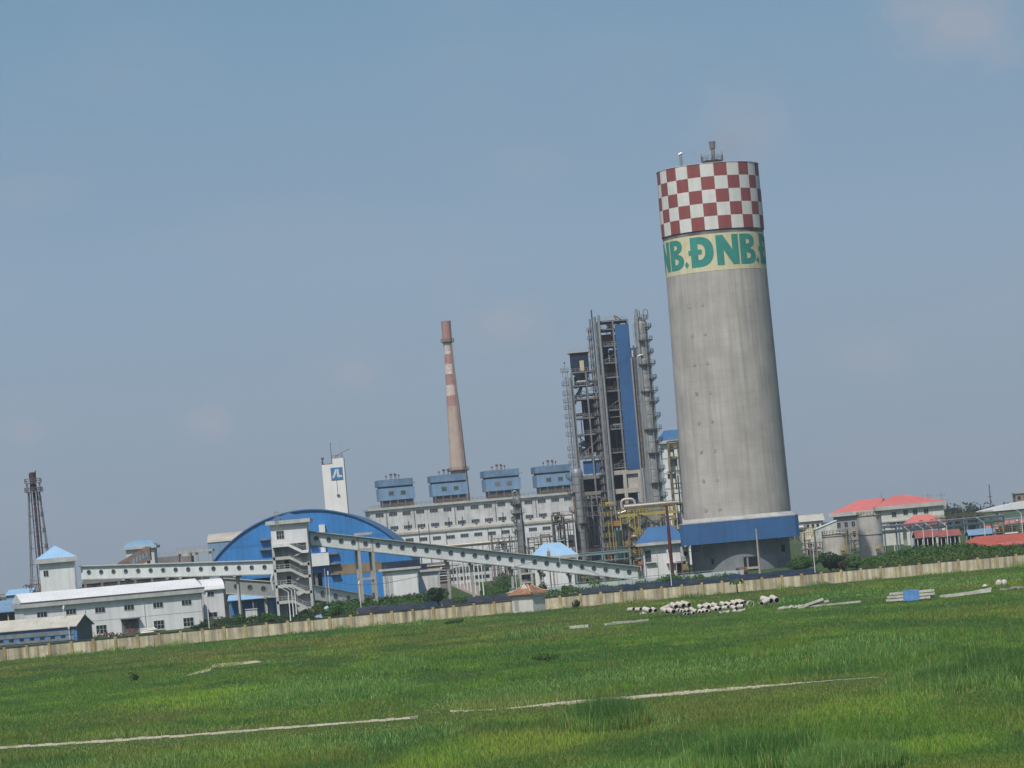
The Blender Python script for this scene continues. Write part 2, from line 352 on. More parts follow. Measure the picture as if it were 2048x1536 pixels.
def steel_frame(b, x0,x1,y0,y1,levels,nx=1,ny=1,cs=.4,bs=.28,braces=(),m=0,mf=None):
    xs=[x0+(x1-x0)*i/nx for i in range(nx+1)]; ys=[y0+(y1-y0)*i/ny for i in range(ny+1)]; top=levels[-1]
    for x in xs:
        for y in ys: b.box(x-cs/2,x+cs/2,y-cs/2,y+cs/2,0,top,m)
    for z in levels:
        for y in ys:
            for i in range(nx): b.box(xs[i]+cs/2,xs[i+1]-cs/2,y-bs/2,y+bs/2,z-bs,z-.02,m)
        for x in xs:
            for j in range(ny): b.box(x-bs/2,x+bs/2,ys[j]+cs/2,ys[j+1]-cs/2,z-bs,z-.02,m)
    lv=[0]+list(levels)
    for k in braces:
        if k+1<len(lv):
            b.beam((x0,y0,lv[k]),(x1,y0,lv[k+1]),.18,m=m); b.beam((x1,y1,lv[k]),(x0,y1,lv[k+1]),.18,m=m); b.beam((x0,y1,lv[k]),(x0,y0,lv[k+1]),.18,m=m)
def column_vessel(name,label,base,ztop,rprof,plats,seed,body=SILVER,pm=MSTEEL,group=None,pipes=2,side=-1,skirt=0, ring=3.0):
    """tall process column: rprof [(r,z)], platforms at heights, ladder and side pipes"""
    rnd=random.Random(seed); root=tag(empty(name,(base[0],base[1],0)),label,'process column',group)
    prof=[(rprof[0][0]*1.05,0)]+list(rprof); R=rprof[-1][0]; zt=rprof[-1][1]
    prof+=[(R*.93,zt+R*.3),(R*.7,zt+R*.6),(R*.35,zt+R*.8),(.02,zt+R*.85)]
    b=MB().lathe(0,0,prof,20); 
    b.build('vessel',body,root)
    z=2.0; rb=MB()
    def rad(z):
        for (r0,z0),(r1,z1) in zip(prof[:-1],prof[1:]):
            if z0<=z<=z1 and z1>z0: return r0+(r1-r0)*(z-z0)/(z1-z0)
        return R
    while z<zt: 
        r=rad(z); rb.lathe(0,0,[(r,z-.07),(r+.07,z-.07),(r+.07,z+.07),(r,z+.07)],20); z+=ring
    rb.build('band',DSTEEL,root)
    for (zz,a0,a1) in plats:
        r=rad(zz)+.15; R2=r+1.3; p=MB(); n=max(4,int(abs(a1-a0)/20)); rp_=[]
        for i in range(n):
            t0,t1=math.radians(a0+(a1-a0)*i/n),math.radians(a0+(a1-a0)*(i+1)/n)
            q=[(r*math.cos(t0),r*math.sin(t0)),(R2*math.cos(t0),R2*math.sin(t0)),(R2*math.cos(t1),R2*math.sin(t1)),(r*math.cos(t1),r*math.sin(t1))]
            p.add([(x,y,zz) for x,y in q]+[(x,y,zz+.12) for x,y in q],[(3,2,1,0),(4,5,6,7),(0,1,5,4),(1,2,6,5),(2,3,7,6),(3,0,4,7)])
            if i==0: rp_.append((R2*math.cos(t0),R2*math.sin(t0),zz))
            rp_.append((R2*math.cos(t1),R2*math.sin(t1),zz))
            p.beam((r*math.cos(t0),r*math.sin(t0),zz-1.0),(R2*math.cos(t0),R2*math.sin(t0),zz),.12)
        pl=p.build('platform',pm,root); MB().rail(rp_,1.15,1.2,.09).build('railing',pm,pl)
    for k in range(pipes):
        a=math.radians(rnd.choice([200,225,250,290,320,170])+rnd.uniform(-12,12)); z0=rnd.uniform(1,zt*.3); z1=rnd.uniform(zt*.6,zt); rr=rad(z0)+.5; rr2=.16+rnd.random()*.14
        x,y=math.cos(a)*rr,math.sin(a)*rr
        MB().pipe([(x*.6,y*.6,z1),(x,y,z1),(x,y,z0),(x*1.6,y*1.6,z0)],rr2,7).build('pipe',rnd.choice([STEEL,BROWN,SILVER]),root)
    MB().ladder((side*(rprof[0][0]+.45),-.3,0),(side*(R+.45),-.3,zt),.6,.08,(0,1,0),.6).build('ladder',pm,root)
    return root
# ------------------------------------------------------------------ foliage
def leafmat(name,c,c2):
    if name in MATS: return MATS[name]
    m=bpy.data.materials.new(name); m.use_nodes=True; t=m.node_tree; b=t.nodes['Principled BSDF']; b.inputs['Roughness'].default_value=.6; b.inputs['Specular IOR Level'].default_value=.2
    g=nd(t,'ShaderNodeNewGeometry'); n=nd(t,'ShaderNodeTexNoise'); n.inputs['Scale'].default_value=.9; n.inputs['Detail'].default_value=3; t.links.new(g.outputs['Position'],n.inputs['Vector'])
    r=nd(t,'ShaderNodeMapRange'); r.inputs[1].default_value=.3; r.inputs[2].default_value=.7; t.links.new(n.outputs['Fac'],r.inputs[0])
    x=nd(t,'ShaderNodeMix',data_type='RGBA'); x.inputs[6].default_value=(*c,1); x.inputs[7].default_value=(*c2,1); t.links.new(r.outputs[0],x.inputs[0])
    t.links.new(x.outputs[2],b.inputs['Base Color'])
    tr=nd(t,'ShaderNodeBsdfTranslucent'); t.links.new(x.outputs[2],tr.inputs['Color']); ms=nd(t,'ShaderNodeMixShader'); ms.inputs[0].default_value=.3
    t.links.new(b.outputs[0],ms.inputs[1]); t.links.new(tr.outputs[0],ms.inputs[2]); t.links.new(ms.outputs[0],t.nodes['Material Output'].inputs['Surface'])
    MATS[name]=m; return m
LEAF=leafmat('leaf green',(.045,.11,.025),(.075,.15,.035)); LEAFD=leafmat('dark leaf green',(.022,.060,.018),(.04,.085,.025)); LEAFL=leafmat('grey green leaf',(.11,.15,.08),(.17,.20,.12))
LEAFY=leafmat('yellowish leaf',(.12,.16,.03),(.07,.12,.03)); LEAFF=leafmat('distant dark leaf',(.030,.060,.035),(.045,.08,.045))
def leaves(rng,cen,rad,n,size,lobes=7,up=.3):
    """n small leaf quads spread through a lumpy crown; returns verts, quads"""
    cen=np.array(cen,float); rad=np.array(rad,float)
    lc=rng.normal(size=(lobes,3)); lc/=np.linalg.norm(lc,axis=1)[:,None]; lc*=rng.uniform(.25,.75,(lobes,1)); lr=rng.uniform(.35,.62,lobes)
    k=rng.integers(0,lobes,n); d=rng.normal(size=(n,3)); d/=np.linalg.norm(d,axis=1)[:,None]
    p=lc[k]+d*(lr[k]*rng.uniform(.55,1.06,n)**.5)[:,None]
    p=cen+p*rad; p[:,2]=np.maximum(p[:,2],cen[2]-rad[2])
    nrm=d+rng.normal(size=(n,3))*.6+np.array([0,0,up]); nrm/=np.linalg.norm(nrm,axis=1)[:,None]
    a=np.cross(nrm,rng.normal(size=(n,3))); a/=np.linalg.norm(a,axis=1)[:,None]; b=np.cross(nrm,a)
    s=(size*rng.uniform(.6,1.5,n))[:,None]; a=a*s; b=b*s*.6
    v=np.stack([p-a,p-b,p+a,p+b],1).reshape(-1,3); return v
def quads_obj(name,v,m,parent=None):
    n=len(v)//4; me=bpy.data.meshes.new(name); me.vertices.add(len(v)); me.vertices.foreach_set('co',v.astype(np.float32).ravel())
    me.loops.add(n*4); me.loops.foreach_set('vertex_index',np.arange(n*4,dtype=np.int32)); me.polygons.add(n); me.polygons.foreach_set('loop_start',np.arange(0,n*4,4,dtype=np.int32))
    me.update(calc_edges=True); me.materials.append(m); o=bpy.data.objects.new(name,me); col.objects.link(o); o.parent=parent; return o
def shrub(pt,label,rx,rz,n=900,size=.22,m=None,cat='bush',name='bush',group=None,seed=0,ry=None,stem=.0):
    rng=np.random.default_rng(seed+int(abs(pt[0])*10)); root=tag(empty(name,(pt[0],pt[1],0)),label,cat,group)
    quads_obj('foliage',leaves(rng,(0,0,rz*.92+stem),(rx,ry or rx*.8,rz),n,size),m or LEAF,root)
    s=MB()
    for i in range(4):
        a=i*1.7+seed; s.tube((0,0,0),(math.cos(a)*rx*.4,math.sin(a)*rx*.3,rz*.9+stem),.06+.02*rx,5,.02)
    s.build('stem' if not stem else 'trunk',BARK,root); return root
def palmlike(pt,label,h,r,seed=0,n=16,m=None,name='banana_plant',cat='plant',group=None):
    rnd=random.Random(seed); root=tag(empty(name,(pt[0],pt[1],0)),label,cat,group); b=MB()
    for i in range(n):
        a=2*math.pi*i/n+rnd.uniform(-.3,.3); d=Vector((math.cos(a),math.sin(a),0)); sd=Vector((-d.y,d.x,0)); rr=r*rnd.uniform(.7,1.1); w_=.28*rnd.uniform(.7,1.2)
        pts=[Vector((0,0,h*.45))+d*rr*t+Vector((0,0,(h*.75)*(t*1.6-t*t*1.55)*rnd.uniform(.8,1.1))) for t in (0,.25,.5,.75,1)]
        ws=[.05,w_,w_,w_*.7,.02]
        for k in range(4): b.add([pts[k]-sd*ws[k],pts[k]+sd*ws[k],pts[k+1]+sd*ws[k+1],pts[k+1]-sd*ws[k+1]],[(0,1,2,3)])
    b.build('leaf_crown',m or LEAF,root); MB().tube((0,0,0),(0,0,h*.5),.16,6,.1).build('stem',BARK,root); return root
# ================================================================== SETTING
def groundmat():
    m=bpy.data.materials.new('field ground'); m.use_nodes=True; t=m.node_tree; b=t.nodes['Principled BSDF']; b.inputs['Roughness'].default_value=.95; b.inputs['Specular IOR Level'].default_value=.1
    g=nd(t,'ShaderNodeNewGeometry'); a=nd(t,'ShaderNodeTexNoise'); a.inputs['Scale'].default_value=.05; a.inputs['Detail'].default_value=8; a.inputs['Roughness'].default_value=.65
    c=nd(t,'ShaderNodeTexNoise'); c.inputs['Scale'].default_value=1.2; c.inputs['Detail'].default_value=6
    t.links.new(g.outputs['Position'],a.inputs['Vector']); t.links.new(g.outputs['Position'],c.inputs['Vector'])
    r=nd(t,'ShaderNodeValToRGB'); e=r.color_ramp.elements; e[0].position=.33; e[0].color=(.050,.080,.020,1); e[1].position=.66; e[1].color=(.085,.085,.035,1)
    k=e.new(.5); k.color=(.045,.095,.022,1)
    t.links.new(a.outputs['Fac'],r.inputs[0]); x=nd(t,'ShaderNodeMix',data_type='RGBA',blend_type='MULTIPLY'); x.inputs[0].default_value=.6
    r2=nd(t,'ShaderNodeMapRange'); r2.inputs[1].default_value=.3; r2.inputs[2].default_value=.7; r2.inputs[3].default_value=.55; r2.inputs[4].default_value=1.25; t.links.new(c.outputs['Fac'],r2.inputs[0])
    t.links.new(r.outputs[0],x.inputs[6]); t.links.new(r2.outputs[0],x.inputs[7]); t.links.new(x.outputs[2],b.inputs['Base Color']); return m
GROUND=groundmat()
def sheet(name,polys,z,m,kind='structure'):
    b=MB()
    for p in polys: b.add([(q[0],q[1],z) for q in p],[tuple(range(len(p)))])
    return tag(b.build(name,m),None,None,None,kind)
sheet('ground',[[(-9000,-600),(9000,-600),(9000,14000),(-9000,14000)]],0,GROUND)
PATHM=mat('pale dusty path concrete',(.50,.45,.37),.95,.16,.5,.0,c2=(.33,.31,.20))
ROADM=mat('pinkish plant road',(.34,.28,.25),.95,.1,.3)
def gp(*pts): return [G(x,y) for x,y in pts]
main_path=[(-60,1499),(150,1486),(370,1471),(600,1453),(820,1436),(900,1422),(1000,1415),(1100,1408),(1250,1396),(1400,1383),(1520,1373),(1650,1362),(1760,1354)]
def strip(line,wpx):
    return strip0(line,wpx)
def strip0(line,wpx):
    pl=[]; rng=random.Random(3)
    for (a,b) in zip(line[:-1],line[1:]):
        n=14
        for i in range(n):
            p=(a[0]+(b[0]-a[0])*i/n,a[1]+(b[1]-a[1])*i/n); q=(a[0]+(b[0]-a[0])*(i+1)/n,a[1]+(b[1]-a[1])*(i+1)/n)
            tp=min(1,max(.12,(1700-p[0])/300)); w0=wpx*rng.uniform(.30,.62)*tp; w1=wpx*rng.uniform(.30,.62)*tp; s=rng.uniform(-.5,.5)
            pl.append(gp((p[0],p[1]+w0+s),(q[0]+.6,q[1]+w0+s),(q[0]+.6,q[1]-w1+s),(p[0],p[1]-w1+s)))
    return pl
MAIN=strip(main_path[:5],4.8)+strip(main_path[5:],7)+strip([(820,1436),(835,1434)],5)
sheet('field_path',MAIN,.012,PATHM)
sheet('field_track',[gp((365,1354),(420,1342),(425,1334),(395,1343)),gp((418,1336),(470,1331),(525,1324),(512,1321),(428,1328))],.012,PATHM)
sheet('plant_road',[gp((870,1158),(905,1158),(992,1180),(992,1194),(962,1197))],.012,ROADM)
# ================================================================== BOUNDARY WALL
def boundary(name,A,B,label,px0,n,gapn):
    fr=Frame(A,B); root=fr.thing(name,label,'wall'); 
    MB().box(0,fr.w,0,.24,0,2.15).build('wall_panel',WALLC,root)
    MB().box(0,fr.w,-.08,.32,2.153,2.32).build('coping',COPE,root)
    N=round(fr.w/n)
    for i in range(N+1):
        x=fr.w*i/N
        if i in gapn: continue
        o=MB().box(x-.24,x+.24,-.16,.40,0,2.5).build('pillar',PILLC,root); MB().box(x-.30,x+.30,-.22,.46,2.5,2.62).build('cap',COPE,o)
    return root
boundary('boundary_wall',G(-35,1326),G(1030,1225),'long stained cream boundary wall with ochre pillars, running left from the small tiled hut','',3.9,(0,))
boundary('boundary_wall',G(1080,1221),G(2110,1126),'stained cream boundary wall with ochre pillars, from the tiled hut to the right edge','',3.9,())
# guard hut with curved tiled roof
fr=Frame(G(1030,1226),G(1080,1222.5)); ww=fr.w
root=fr.thing('gate_hut','small white hut with an upswept orange tiled roof set in the boundary wall','hut')
MB().box(.6,ww-.4,-1.3,2.2,0,3.0).build('wall',CREAMW,root)
b=MB(); b.box(.2,ww,-1.7,2.6,3.0,3.25); b.build('eave_board',TRIM,root)
b=MB(); xc=ww/2+.1; pr=[(2.9,3.25),(2.75,3.5),(2.2,3.75),(1.6,4.0),(1.05,4.4),(.5,4.9)]
for (r0,z0),(r1,z1) in zip(pr[:-1],pr[1:]):
    q0=[(xc-r0,.45-r0*.85,z0),(xc+r0,.45-r0*.85,z0),(xc+r0,.45+r0*.85,z0),(xc-r0,.45+r0*.85,z0)]; q1=[(xc-r1,.45-r1*.85,z1),(xc+r1,.45-r1*.85,z1),(xc+r1,.45+r1*.85,z1),(xc-r1,.45+r1*.85,z1)]
    b.add(q0+q1,[(0,1,5,4),(1,2,6,5),(2,3,7,6),(3,0,4,7)])
b.build('roof',TILE,root)
b=MB(); 
for sx,sy in ((-1,-1),(1,-1),(1,1),(-1,1)): MB().pipe([(xc+sx*3.0,.45+sy*2.55,3.7),(xc+sx*2.2,.45+sy*1.9,3.78),(xc+sx*1.05,.45+sy*.9,4.5),(xc+sx*.5,.45+sy*.42,5.0)],.10,6).build('ridge_tile',mat('pale ridge tile',(.55,.42,.30),.8,.1),root)

MB().prism([(xc-.9,4.2),(xc+.9,4.2),(xc,5.2)],-.55,-.35).build('gable_ornament',CREAMW,root)
MB().box(1.2,2.1,-1.34,-1.2,.4,2.3).build('door',mat('grey door',(.35,.36,.36),.7,.1),root)
# ================================================================== LEFT FOREGROUND SHED
Y0=556
def Wz(px,py,yn): return W(px,py,yn)
A=W(-60,1270,Y0+9); B=W(152,1250,Y0+1); fr=Frame(A,B); root=fr.thing('long_shed','long low blue-walled shed with beige gable roof and grey gable end, far left','shed')
x1,ze=fr.at(152,1250); _,zr=fr.at(160,1229,3.5); xr=x1
MB().box(0,x1-.1,.1,6.9,0,ze).build('wall',BLUE,root)
MB().box(0,x1-.6,-.02,.1,ze-1.9,ze-.9).box(0,x1-.6,-.02,.1,.2,1.0).build('wall_panel',mat('faded shed panel',(.20,.24,.27),.8,.2,.5,.3),root)
MB().prismx([(-.5,ze-.15),(3.5,zr),(7.5,ze-.15),(7.5,ze-.3),(3.5,zr-.15),(-.5,ze-.3)],-1,x1+.4).build('roof',ROOFGREY,root)
MB().prismx([(.1,0),(6.9,0),(6.9,ze),(3.5,zr-.2),(.1,ze)],x1-.1,x1).build('gable_end',mat('dark grey gable sheet',(.13,.16,.18),.7,.1,.3,.2),root)
for i in range(9): MB().box(2+i*2.6,3.1+i*2.6,-.06,.1,ze-2.6,ze-2.0).build('window',GLASS,root)
# ================================================================== WHITE LONG TWO STOREY BUILDING
A=W(53,1290,573); B=W(409,1252,583); fr=Frame(A,B); root=fr.thing('white_workshop','long white two-storey workshop with a white sheet roof, left foreground behind the wall','building')
_,ztop=fr.at(230,1192); _,zf=fr.at(230,1200.5); D=13
MB().box(0,fr.w,0,D,0,zf).build('wall',WHITE,root)
b=MB().box(-.6,fr.w+.5,-.9,-.6,zf,ztop).box(-.6,fr.w+.5,D+.6,D+.9,zf,ztop).box(fr.w+.2,fr.w+.5,-.6,D+.6,zf,ztop).box(-.6,-.3,-.6,D+.6,zf,ztop).box(-.3,fr.w+.2,-.6,0,zf,zf+.2)
b.build('gutter_fascia',TRIM,root)
MB().box(-.7,fr.w+.6,-.95,-.6,ztop,ztop+.28).build('gutter',mat('dark gutter',(.09,.10,.11),.7,.1),root)
_,zr=fr.at(228,1172,D/2)
_,zr1=fr.at(230,1171,D*.5)
MB().prismx([(-.55,ztop+.30),(D/2,zr1),(D+.5,ztop+.30)],-.4,fr.w+.2).build('roof',ROOFWHITE,root)
for (px,py) in ((84,1229.5),(142,1223.5),(200,1220),(258,1215),(316,1210),(373,1205)):
    s,z=fr.at(px,py); window(root,s,z,2.2,1.1,bars=3)
for (px,py) in ((203,1259),(318,1249.5),(377,1244)):
    s,z=fr.at(px,py); window(root,s,z,2.3,1.9,bars=3,cross=True); MB().box(s-1.3,s+1.3,-.35,0,z-1.25,z-1.05).build('sill',TRIM,root)
s,z=fr.at(261,1252); MB().box(s-2.0,s+2.0,-.05,.05,0,z+1.6).build('doorway',mat('shaded doorway',(.20,.22,.23),.8,.4,1.5),root)
MB().box(s-2.2,s+2.2,-1.3,0,z+1.6,z+1.78).build('canopy',CONCD,root)
MB().box(s-.9,s-.5,-.12,-.05,0,z+1.4).box(s+.1,s+.5,-.12,-.05,0,z+1.0).build('door_leaf',mat('doorway clutter',(.35,.10,.08),.8,.3,2),root)
for px,py in ((170,1222),(288,1212),(402,1200)): s,z=fr.at(px,py); MB().tube((s,-.15,0),(s,-.15,zf),.07,6).build('downpipe',FRAMEW,root)
MB().box(.0,fr.w,-.02,0,3.55,3.62).build('wall_seam',CONCD,root)
# annex right of it
A=W(413,1250,592); B=W(452,1247,593); fr=Frame(A,B); root=fr.thing('white_annex','narrow white two-storey annex with a curved white roof, right end of the workshop','building')
_,z0=fr.at(430,1179); _,z1=fr.at(430,1157,4)
MB().box(0,fr.w,0,8,0,z0).build('wall',WHITE,root)
MB().prismx([(-.6,z0)]+[(4+4.6*math.sin(t),z0+(z1-z0)*math.cos(t)) for t in [math.radians(a) for a in range(-85,90,17)]]+[(8.6,z0)],-.3,fr.w+.3).build('roof',ROOFWHITE,root)
s,z=fr.at(421,1188); window(root,s,z,1.5,1.0); s,z=fr.at(426,1229); window(root,s,z,1.9,1.0)
# open sheds far left
A=W(-60,1250,590); B=W(54,1240,590); fr=Frame(A,B); root=fr.thing('open_shed','open dark shed under a flat pale blue roof at the left edge','shed')
_,za=fr.at(30,1221); _,zb=fr.at(30,1199,9)
MB().prismx([(-.5,za),(9,zb),(9,zb-.2),(-.5,za-.25)],0,fr.w).build('roof',SLATEBLUE,root)
MB().box(.2,fr.w-.2,6,6.3,0,za-.3).build('wall',CONCD,root)
[MB().box(x-.15,x+.15,.2,.5,0,za-.2).build('post',CONCL,root) for x in np.arange(.5,fr.w,2.8)]
A=W(15,1225,660); B=W(64,1221,660); fr=Frame(A,B); root=fr.thing('low_store','low store with a pale white-blue roof behind the open shed, left edge','building')
_,za=fr.at(40,1189); _,zb=fr.at(40,1178,7)
MB().box(0,fr.w,0,8,0,za).build('wall',LTBLUE,root); MB().prismx([(-.5,za),(7,zb),(8.5,za)],-.3,fr.w+.3).build('roof',ROOFPALE,root)
A=W(-60,1225,720); B=W(20,1218,720); fr=Frame(A,B); root=fr.thing('pipe_trestle','low rusty concrete trestle at the far left edge under the flare stack','trestle')
_,za=fr.at(10,1190); b=MB(); [b.box(x-.2,x+.2,0,.4,0,za-.5) for x in np.arange(.5,fr.w,2.6)]; b.box(0,fr.w,-.2,1.6,za-.5,za); b.build('deck',CONCL,root)
# ================================================================== TRANSFER HOUSE A
A=W(83,1184,620); B=W(152,1178,621); fr=Frame(A,B); _,h=fr.at(115,1125); _,h2=fr.at(115,1119); _,h3=fr.at(112,1100,4.5)
root=hip_house(fr,'transfer_house','white square conveyor house with pale blue pyramid roof below the flare stack','building',fr.w,9,h,h2-h+.4,1.0,h3-h)
s,z=fr.at(92,1147); window(root,s,z,1.1,1.4)
MB().box(fr.w,fr.w+.12,3,6,h*.3,h*.72).build('side_opening',DARK,root)
b=MB(); b.tube((fr.w+.2,-.2,0),(fr.w+.2,-.2,h),.1,6); b.arcpipe([(fr.w+.3,.5,h*.62),(fr.w+1.0,.3,h*.52),(fr.w+1.0,.3,h*.2),(fr.w+.3,.3,h*.1)],.22,.5,6); b.build('downpipe',STEEL,root)
# small yellowish plinth beside
A=W(61,1190,660); B=W(82,1188,660); fr=Frame(A,B); root=fr.thing('rusty_lift','rusty brown steel skid with a railed deck left of the pale conveyor house','machine')
_,za=fr.at(70,1168); _,zb=fr.at(70,1155); b=MB(); steel_frame(b,0,fr.w,0,3,[za*.5,za],2,1,.2,.2,(0,)); b.build('frame',RUST,root); MB().rail([(0,0,za),(fr.w,0,za)],zb-za,.8,.1).build('railing',STEEL,root); MB().tube((.3,1.4,za*.3),(fr.w-.3,1.4,za*.3),.7,10).build('drum',BROWN,root)
# ================================================================== GALLERY 1  (left)
P0=W(161,1133,622); P1=W(545,1121.5,606)
gallery('conveyor_gallery','long level conveyor gallery with round windows, from pyramid-roofed house to stair tower',P0,P1,3.0,3.0,15,sup=(.222,.452,.52,.80),w0=.01,w1=.99,over=.6,rad=.5)
# small round-windowed reclaim gallery left of the stair tower, its shade painted into the panels
gallery('lower_gallery','lower conveyor gallery dipping right, panels painted shade-dark, left of the stair tower',W(449,1157,640),W(624,1170,640),3.6,3.0,6,sup=(.45,),w0=.05,w1=.98,over=.4,rad=.6,body=mat('gallery panel with painted shade',(.30,.33,.33),.8,.1,.3,.3))
gallery('lower_gallery','lower white conveyor gallery dipping right, between the stair tower and the pump house',W(626,1171,665),W(762,1196,680),3.5,3.0,5,sup=(),w0=.03,w1=.98,over=.5,rad=.65)
# ================================================================== SMALL HOUSE behind left gallery
A=W(255,1140,760); B=W(311,1135,760); fr=Frame(A,B); _,h=fr.at(283,1097.5); _,h2=fr.at(283,1092); 
root=fr.thing('conveyor_head_house','small white house with a rounded light blue roof, standing behind the left gallery','building')
MB().box(0,fr.w,0,8,0,h).build('wall',WHITED,root); MB().box(-.9,fr.w+.9,-.9,8.9,h,h2).build('fascia',TRIM,root)
xc=fr.w/2; R=fr.w/2+.3; _,h3=fr.at(285,1080,4)
MB().prism([(xc+R*math.sin(t),h2+(h3-h2)*(math.cos(t))) for t in [math.radians(a) for a in range(-90,91,15)]],-.5,8.5).build('roof',ROOFPALE,root)
MB().box(fr.w-2.2,fr.w-1.4,-.1,.1,h*.6,h-.2).build('window',GLASS,root)
# inclined brown enclosure
root=tag(empty('inclined_chute',W(235,1125,745)*1),'brown inclined conveyor hood climbing to the round-roofed house','conveyor'); root.location.z=0
P=W(235,1131,745); Q=W(300,1102,745); bz=Q.x-P.x
MB().prism([(0,P.z-2.2),(bz,Q.z-2.6),(bz,Q.z+1.2),(bz-1.2,Q.z+1.4),(0,P.z+.6)],-1,2.2).build('hood',mat('brown hood sheet',(.26,.19,.15),.8,.2,.5,.3),root)
b=MB(); [b.box(bz*t-.25,bz*t+.25,-1.12,-1.0,P.z-1.6+(Q.z-P.z)*t,P.z+.0+(Q.z-P.z)*t) for t in np.arange(.5,.99,.1)]; b.build('rib',SLATEBLUE,root)
b=MB(); [b.box(bz*t-.2,bz*t+.2,-.5,1.8,0,P.z-2+(Q.z-P.z)*t) for t in (.2,.6,.9)]; b.build('support',CONCD,root)
# ================================================================== background at left: bunkers, frames, tanks
def block(name,label,cat,pl,pr_,ptop,yn,dep,m,roof=None,group=None,rz=0.0):
    A=W(pl[0],pl[1],yn); B=W(pr_[0],pr_[1],yn); fr=Frame(A,B); _,h=fr.at((pl[0]+pr_[0])/2,ptop); root=fr.thing(name,label,cat,group)
    MB().box(0,fr.w,0,dep,0,h).build('wall',m,root); return fr,root,h
fr,root,h=block('low_bunker','long grey concrete bunker low behind the left gallery, right of the left conveyor house','building',(165,1150),(256,1142),1131,800,10,CONCD); MB().box(-.3,fr.w+.3,-.3,10,h,h+.35).build('roof_slab',CONCL,root)
fr,root,h=block('low_bunker','grey concrete bunker with a rail behind the left gallery, left of the blue hall','building',(313,1142),(360,1137),1113,820,10,CONCD); MB().rail([(0,0,h),(fr.w,0,h)],1.2,1.5,.1).build('railing',STEEL,root)
fr,root,h=block('storage_tank_block','grey tank-like block beside the open concrete frame, left of the blue hall','tank',(362,1140),(384,1137),1112,820,9,CONCD); MB().tube((fr.w/2,4,h),(fr.w/2,4,h+1),fr.w/2,12).build('lid',CONCL,root)
A=W(358,1135,860); B=W(425,1130,860); fr=Frame(A,B); _,h=fr.at(390,1100); root=fr.thing('concrete_portal','open pale concrete portal with a flat slab left of the blue hall','portal')
b=MB(); b.box(-.5,fr.w+.5,-.5,7,h-.9,h); b.box(.1,.9,0,.8,0,h-.9); b.box(fr.w*.52,fr.w*.52+.9,0,.8,0,h-.9); b.box(fr.w-.9,fr.w,0,.8,0,h-.9); b.build('slab',CONCL,root)
MB().box(1,fr.w-1,5,6,0,h*.45).build('rear_wall',CONCD,root)
MB().rail([(-.4,-.4,h),(fr.w+.4,-.4,h)],1.1,2,.1).build('railing',STEEL,root)
A=W(418,1120,900); B=W(500,1113,900); fr=Frame(A,B); _,h=fr.at(445,1083); _,h2=fr.at(445,1066,8); root=fr.thing('blue_grey_hall','pale blue hall with curved beige roof peeping out left of big arch','building')
MB().box(0,fr.w,0,16,0,h).build('wall',SLATEBLUE,root); MB().prismx([(-.3,h)]+[(8-8.3*math.cos(t),h+(h2-h)*math.sin(t)) for t in [math.radians(a) for a in range(0,181,15)]],0,fr.w).build('roof',mat('dusty roof sheet',(.45,.42,.38),.7,.1),root)
fr,root,h=block('filler_bunker','long dark filler bunker wall under the left conveyor gallery, above the workshop roof','building',(165,1185),(470,1160),1151,690,8,mat('filler bunker wall',(.10,.095,.09),.9,.4,.25,.4))  # dark block added to fill in the dark openings and clutter here
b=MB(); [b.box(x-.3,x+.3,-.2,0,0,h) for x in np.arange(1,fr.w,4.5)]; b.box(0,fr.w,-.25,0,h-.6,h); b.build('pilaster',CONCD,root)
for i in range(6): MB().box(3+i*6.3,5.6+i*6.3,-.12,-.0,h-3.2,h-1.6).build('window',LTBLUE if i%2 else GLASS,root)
# ================================================================== BLUE ARCHED STORAGE HALL
A=W(415,1200,700); B=W(815,1165,700); fr=Frame(A,B); root=fr.thing('arched_storage_hall','huge blue arched storage hall with a curved gable front, left of centre','building')
pts=[fr.at(*p) for p in ((415,1121),(450,1087),(500,1053),(560,1028),(612,1021),(680,1028),(740,1053),(776,1076),(813,1116))]
xc=(pts[0][0]+pts[-1][0])/2+.2; zt=pts[4][1]; z0=8.0
def arc(x,zt=zt,R=34.0): return zt-R+math.sqrt(max(R*R-(x-xc)**2,0))
hs_=28.6; arcp=[(xc+hs_*math.sin(a)/math.sin(math.radians(57.3)),0) for a in [math.radians(-57.3+114.6*i/32) for i in range(33)]]
arcp=[(x,arc(x)) for x,_ in arcp]
xl,xr=arcp[0][0],arcp[-1][0]
# gable front: full curve, lower left bays left open and dark behind
MB().prism([(xl,9.5)]+arcp+[(xr,9.5)],0,.4).build('gable_wall',BLUE,root)
MB().box(xc+3.5,xr,0,.4,0,9.49).build('lower_wall',BLUE,root)
MB().box(xl,xc+3.4,6,6.3,0,9.5).build('rear_shade_wall',mat('painted interior shade',(.06,.06,.065),.9,.3,.4),root)  # near-black colour stands in for the shade inside the hall
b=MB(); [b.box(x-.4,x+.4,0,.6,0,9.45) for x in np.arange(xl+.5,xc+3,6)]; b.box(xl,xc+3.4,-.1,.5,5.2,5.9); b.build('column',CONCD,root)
# shell roof (thick)
b=MB(); n=len(arcp); Dp=70
o_=[(x,z+.35) for x,z in arcp]; i_=arcp
for k in range(n-1):
    b.prism([i_[k],i_[k+1],o_[k+1],o_[k]],-.5,Dp)
b.build('roof_shell',BLUEROOF,root)
MB().prism([(xl,0),(xl+.4,0),(xl+.4,arcp[0][1]),(xl,arcp[0][1])],.4,Dp).prism([(xr-.4,0),(xr,0),(xr,arcp[-1][1]),(xr-.4,arcp[-1][1])],.4,Dp).build('side_wall',BLUE,root)
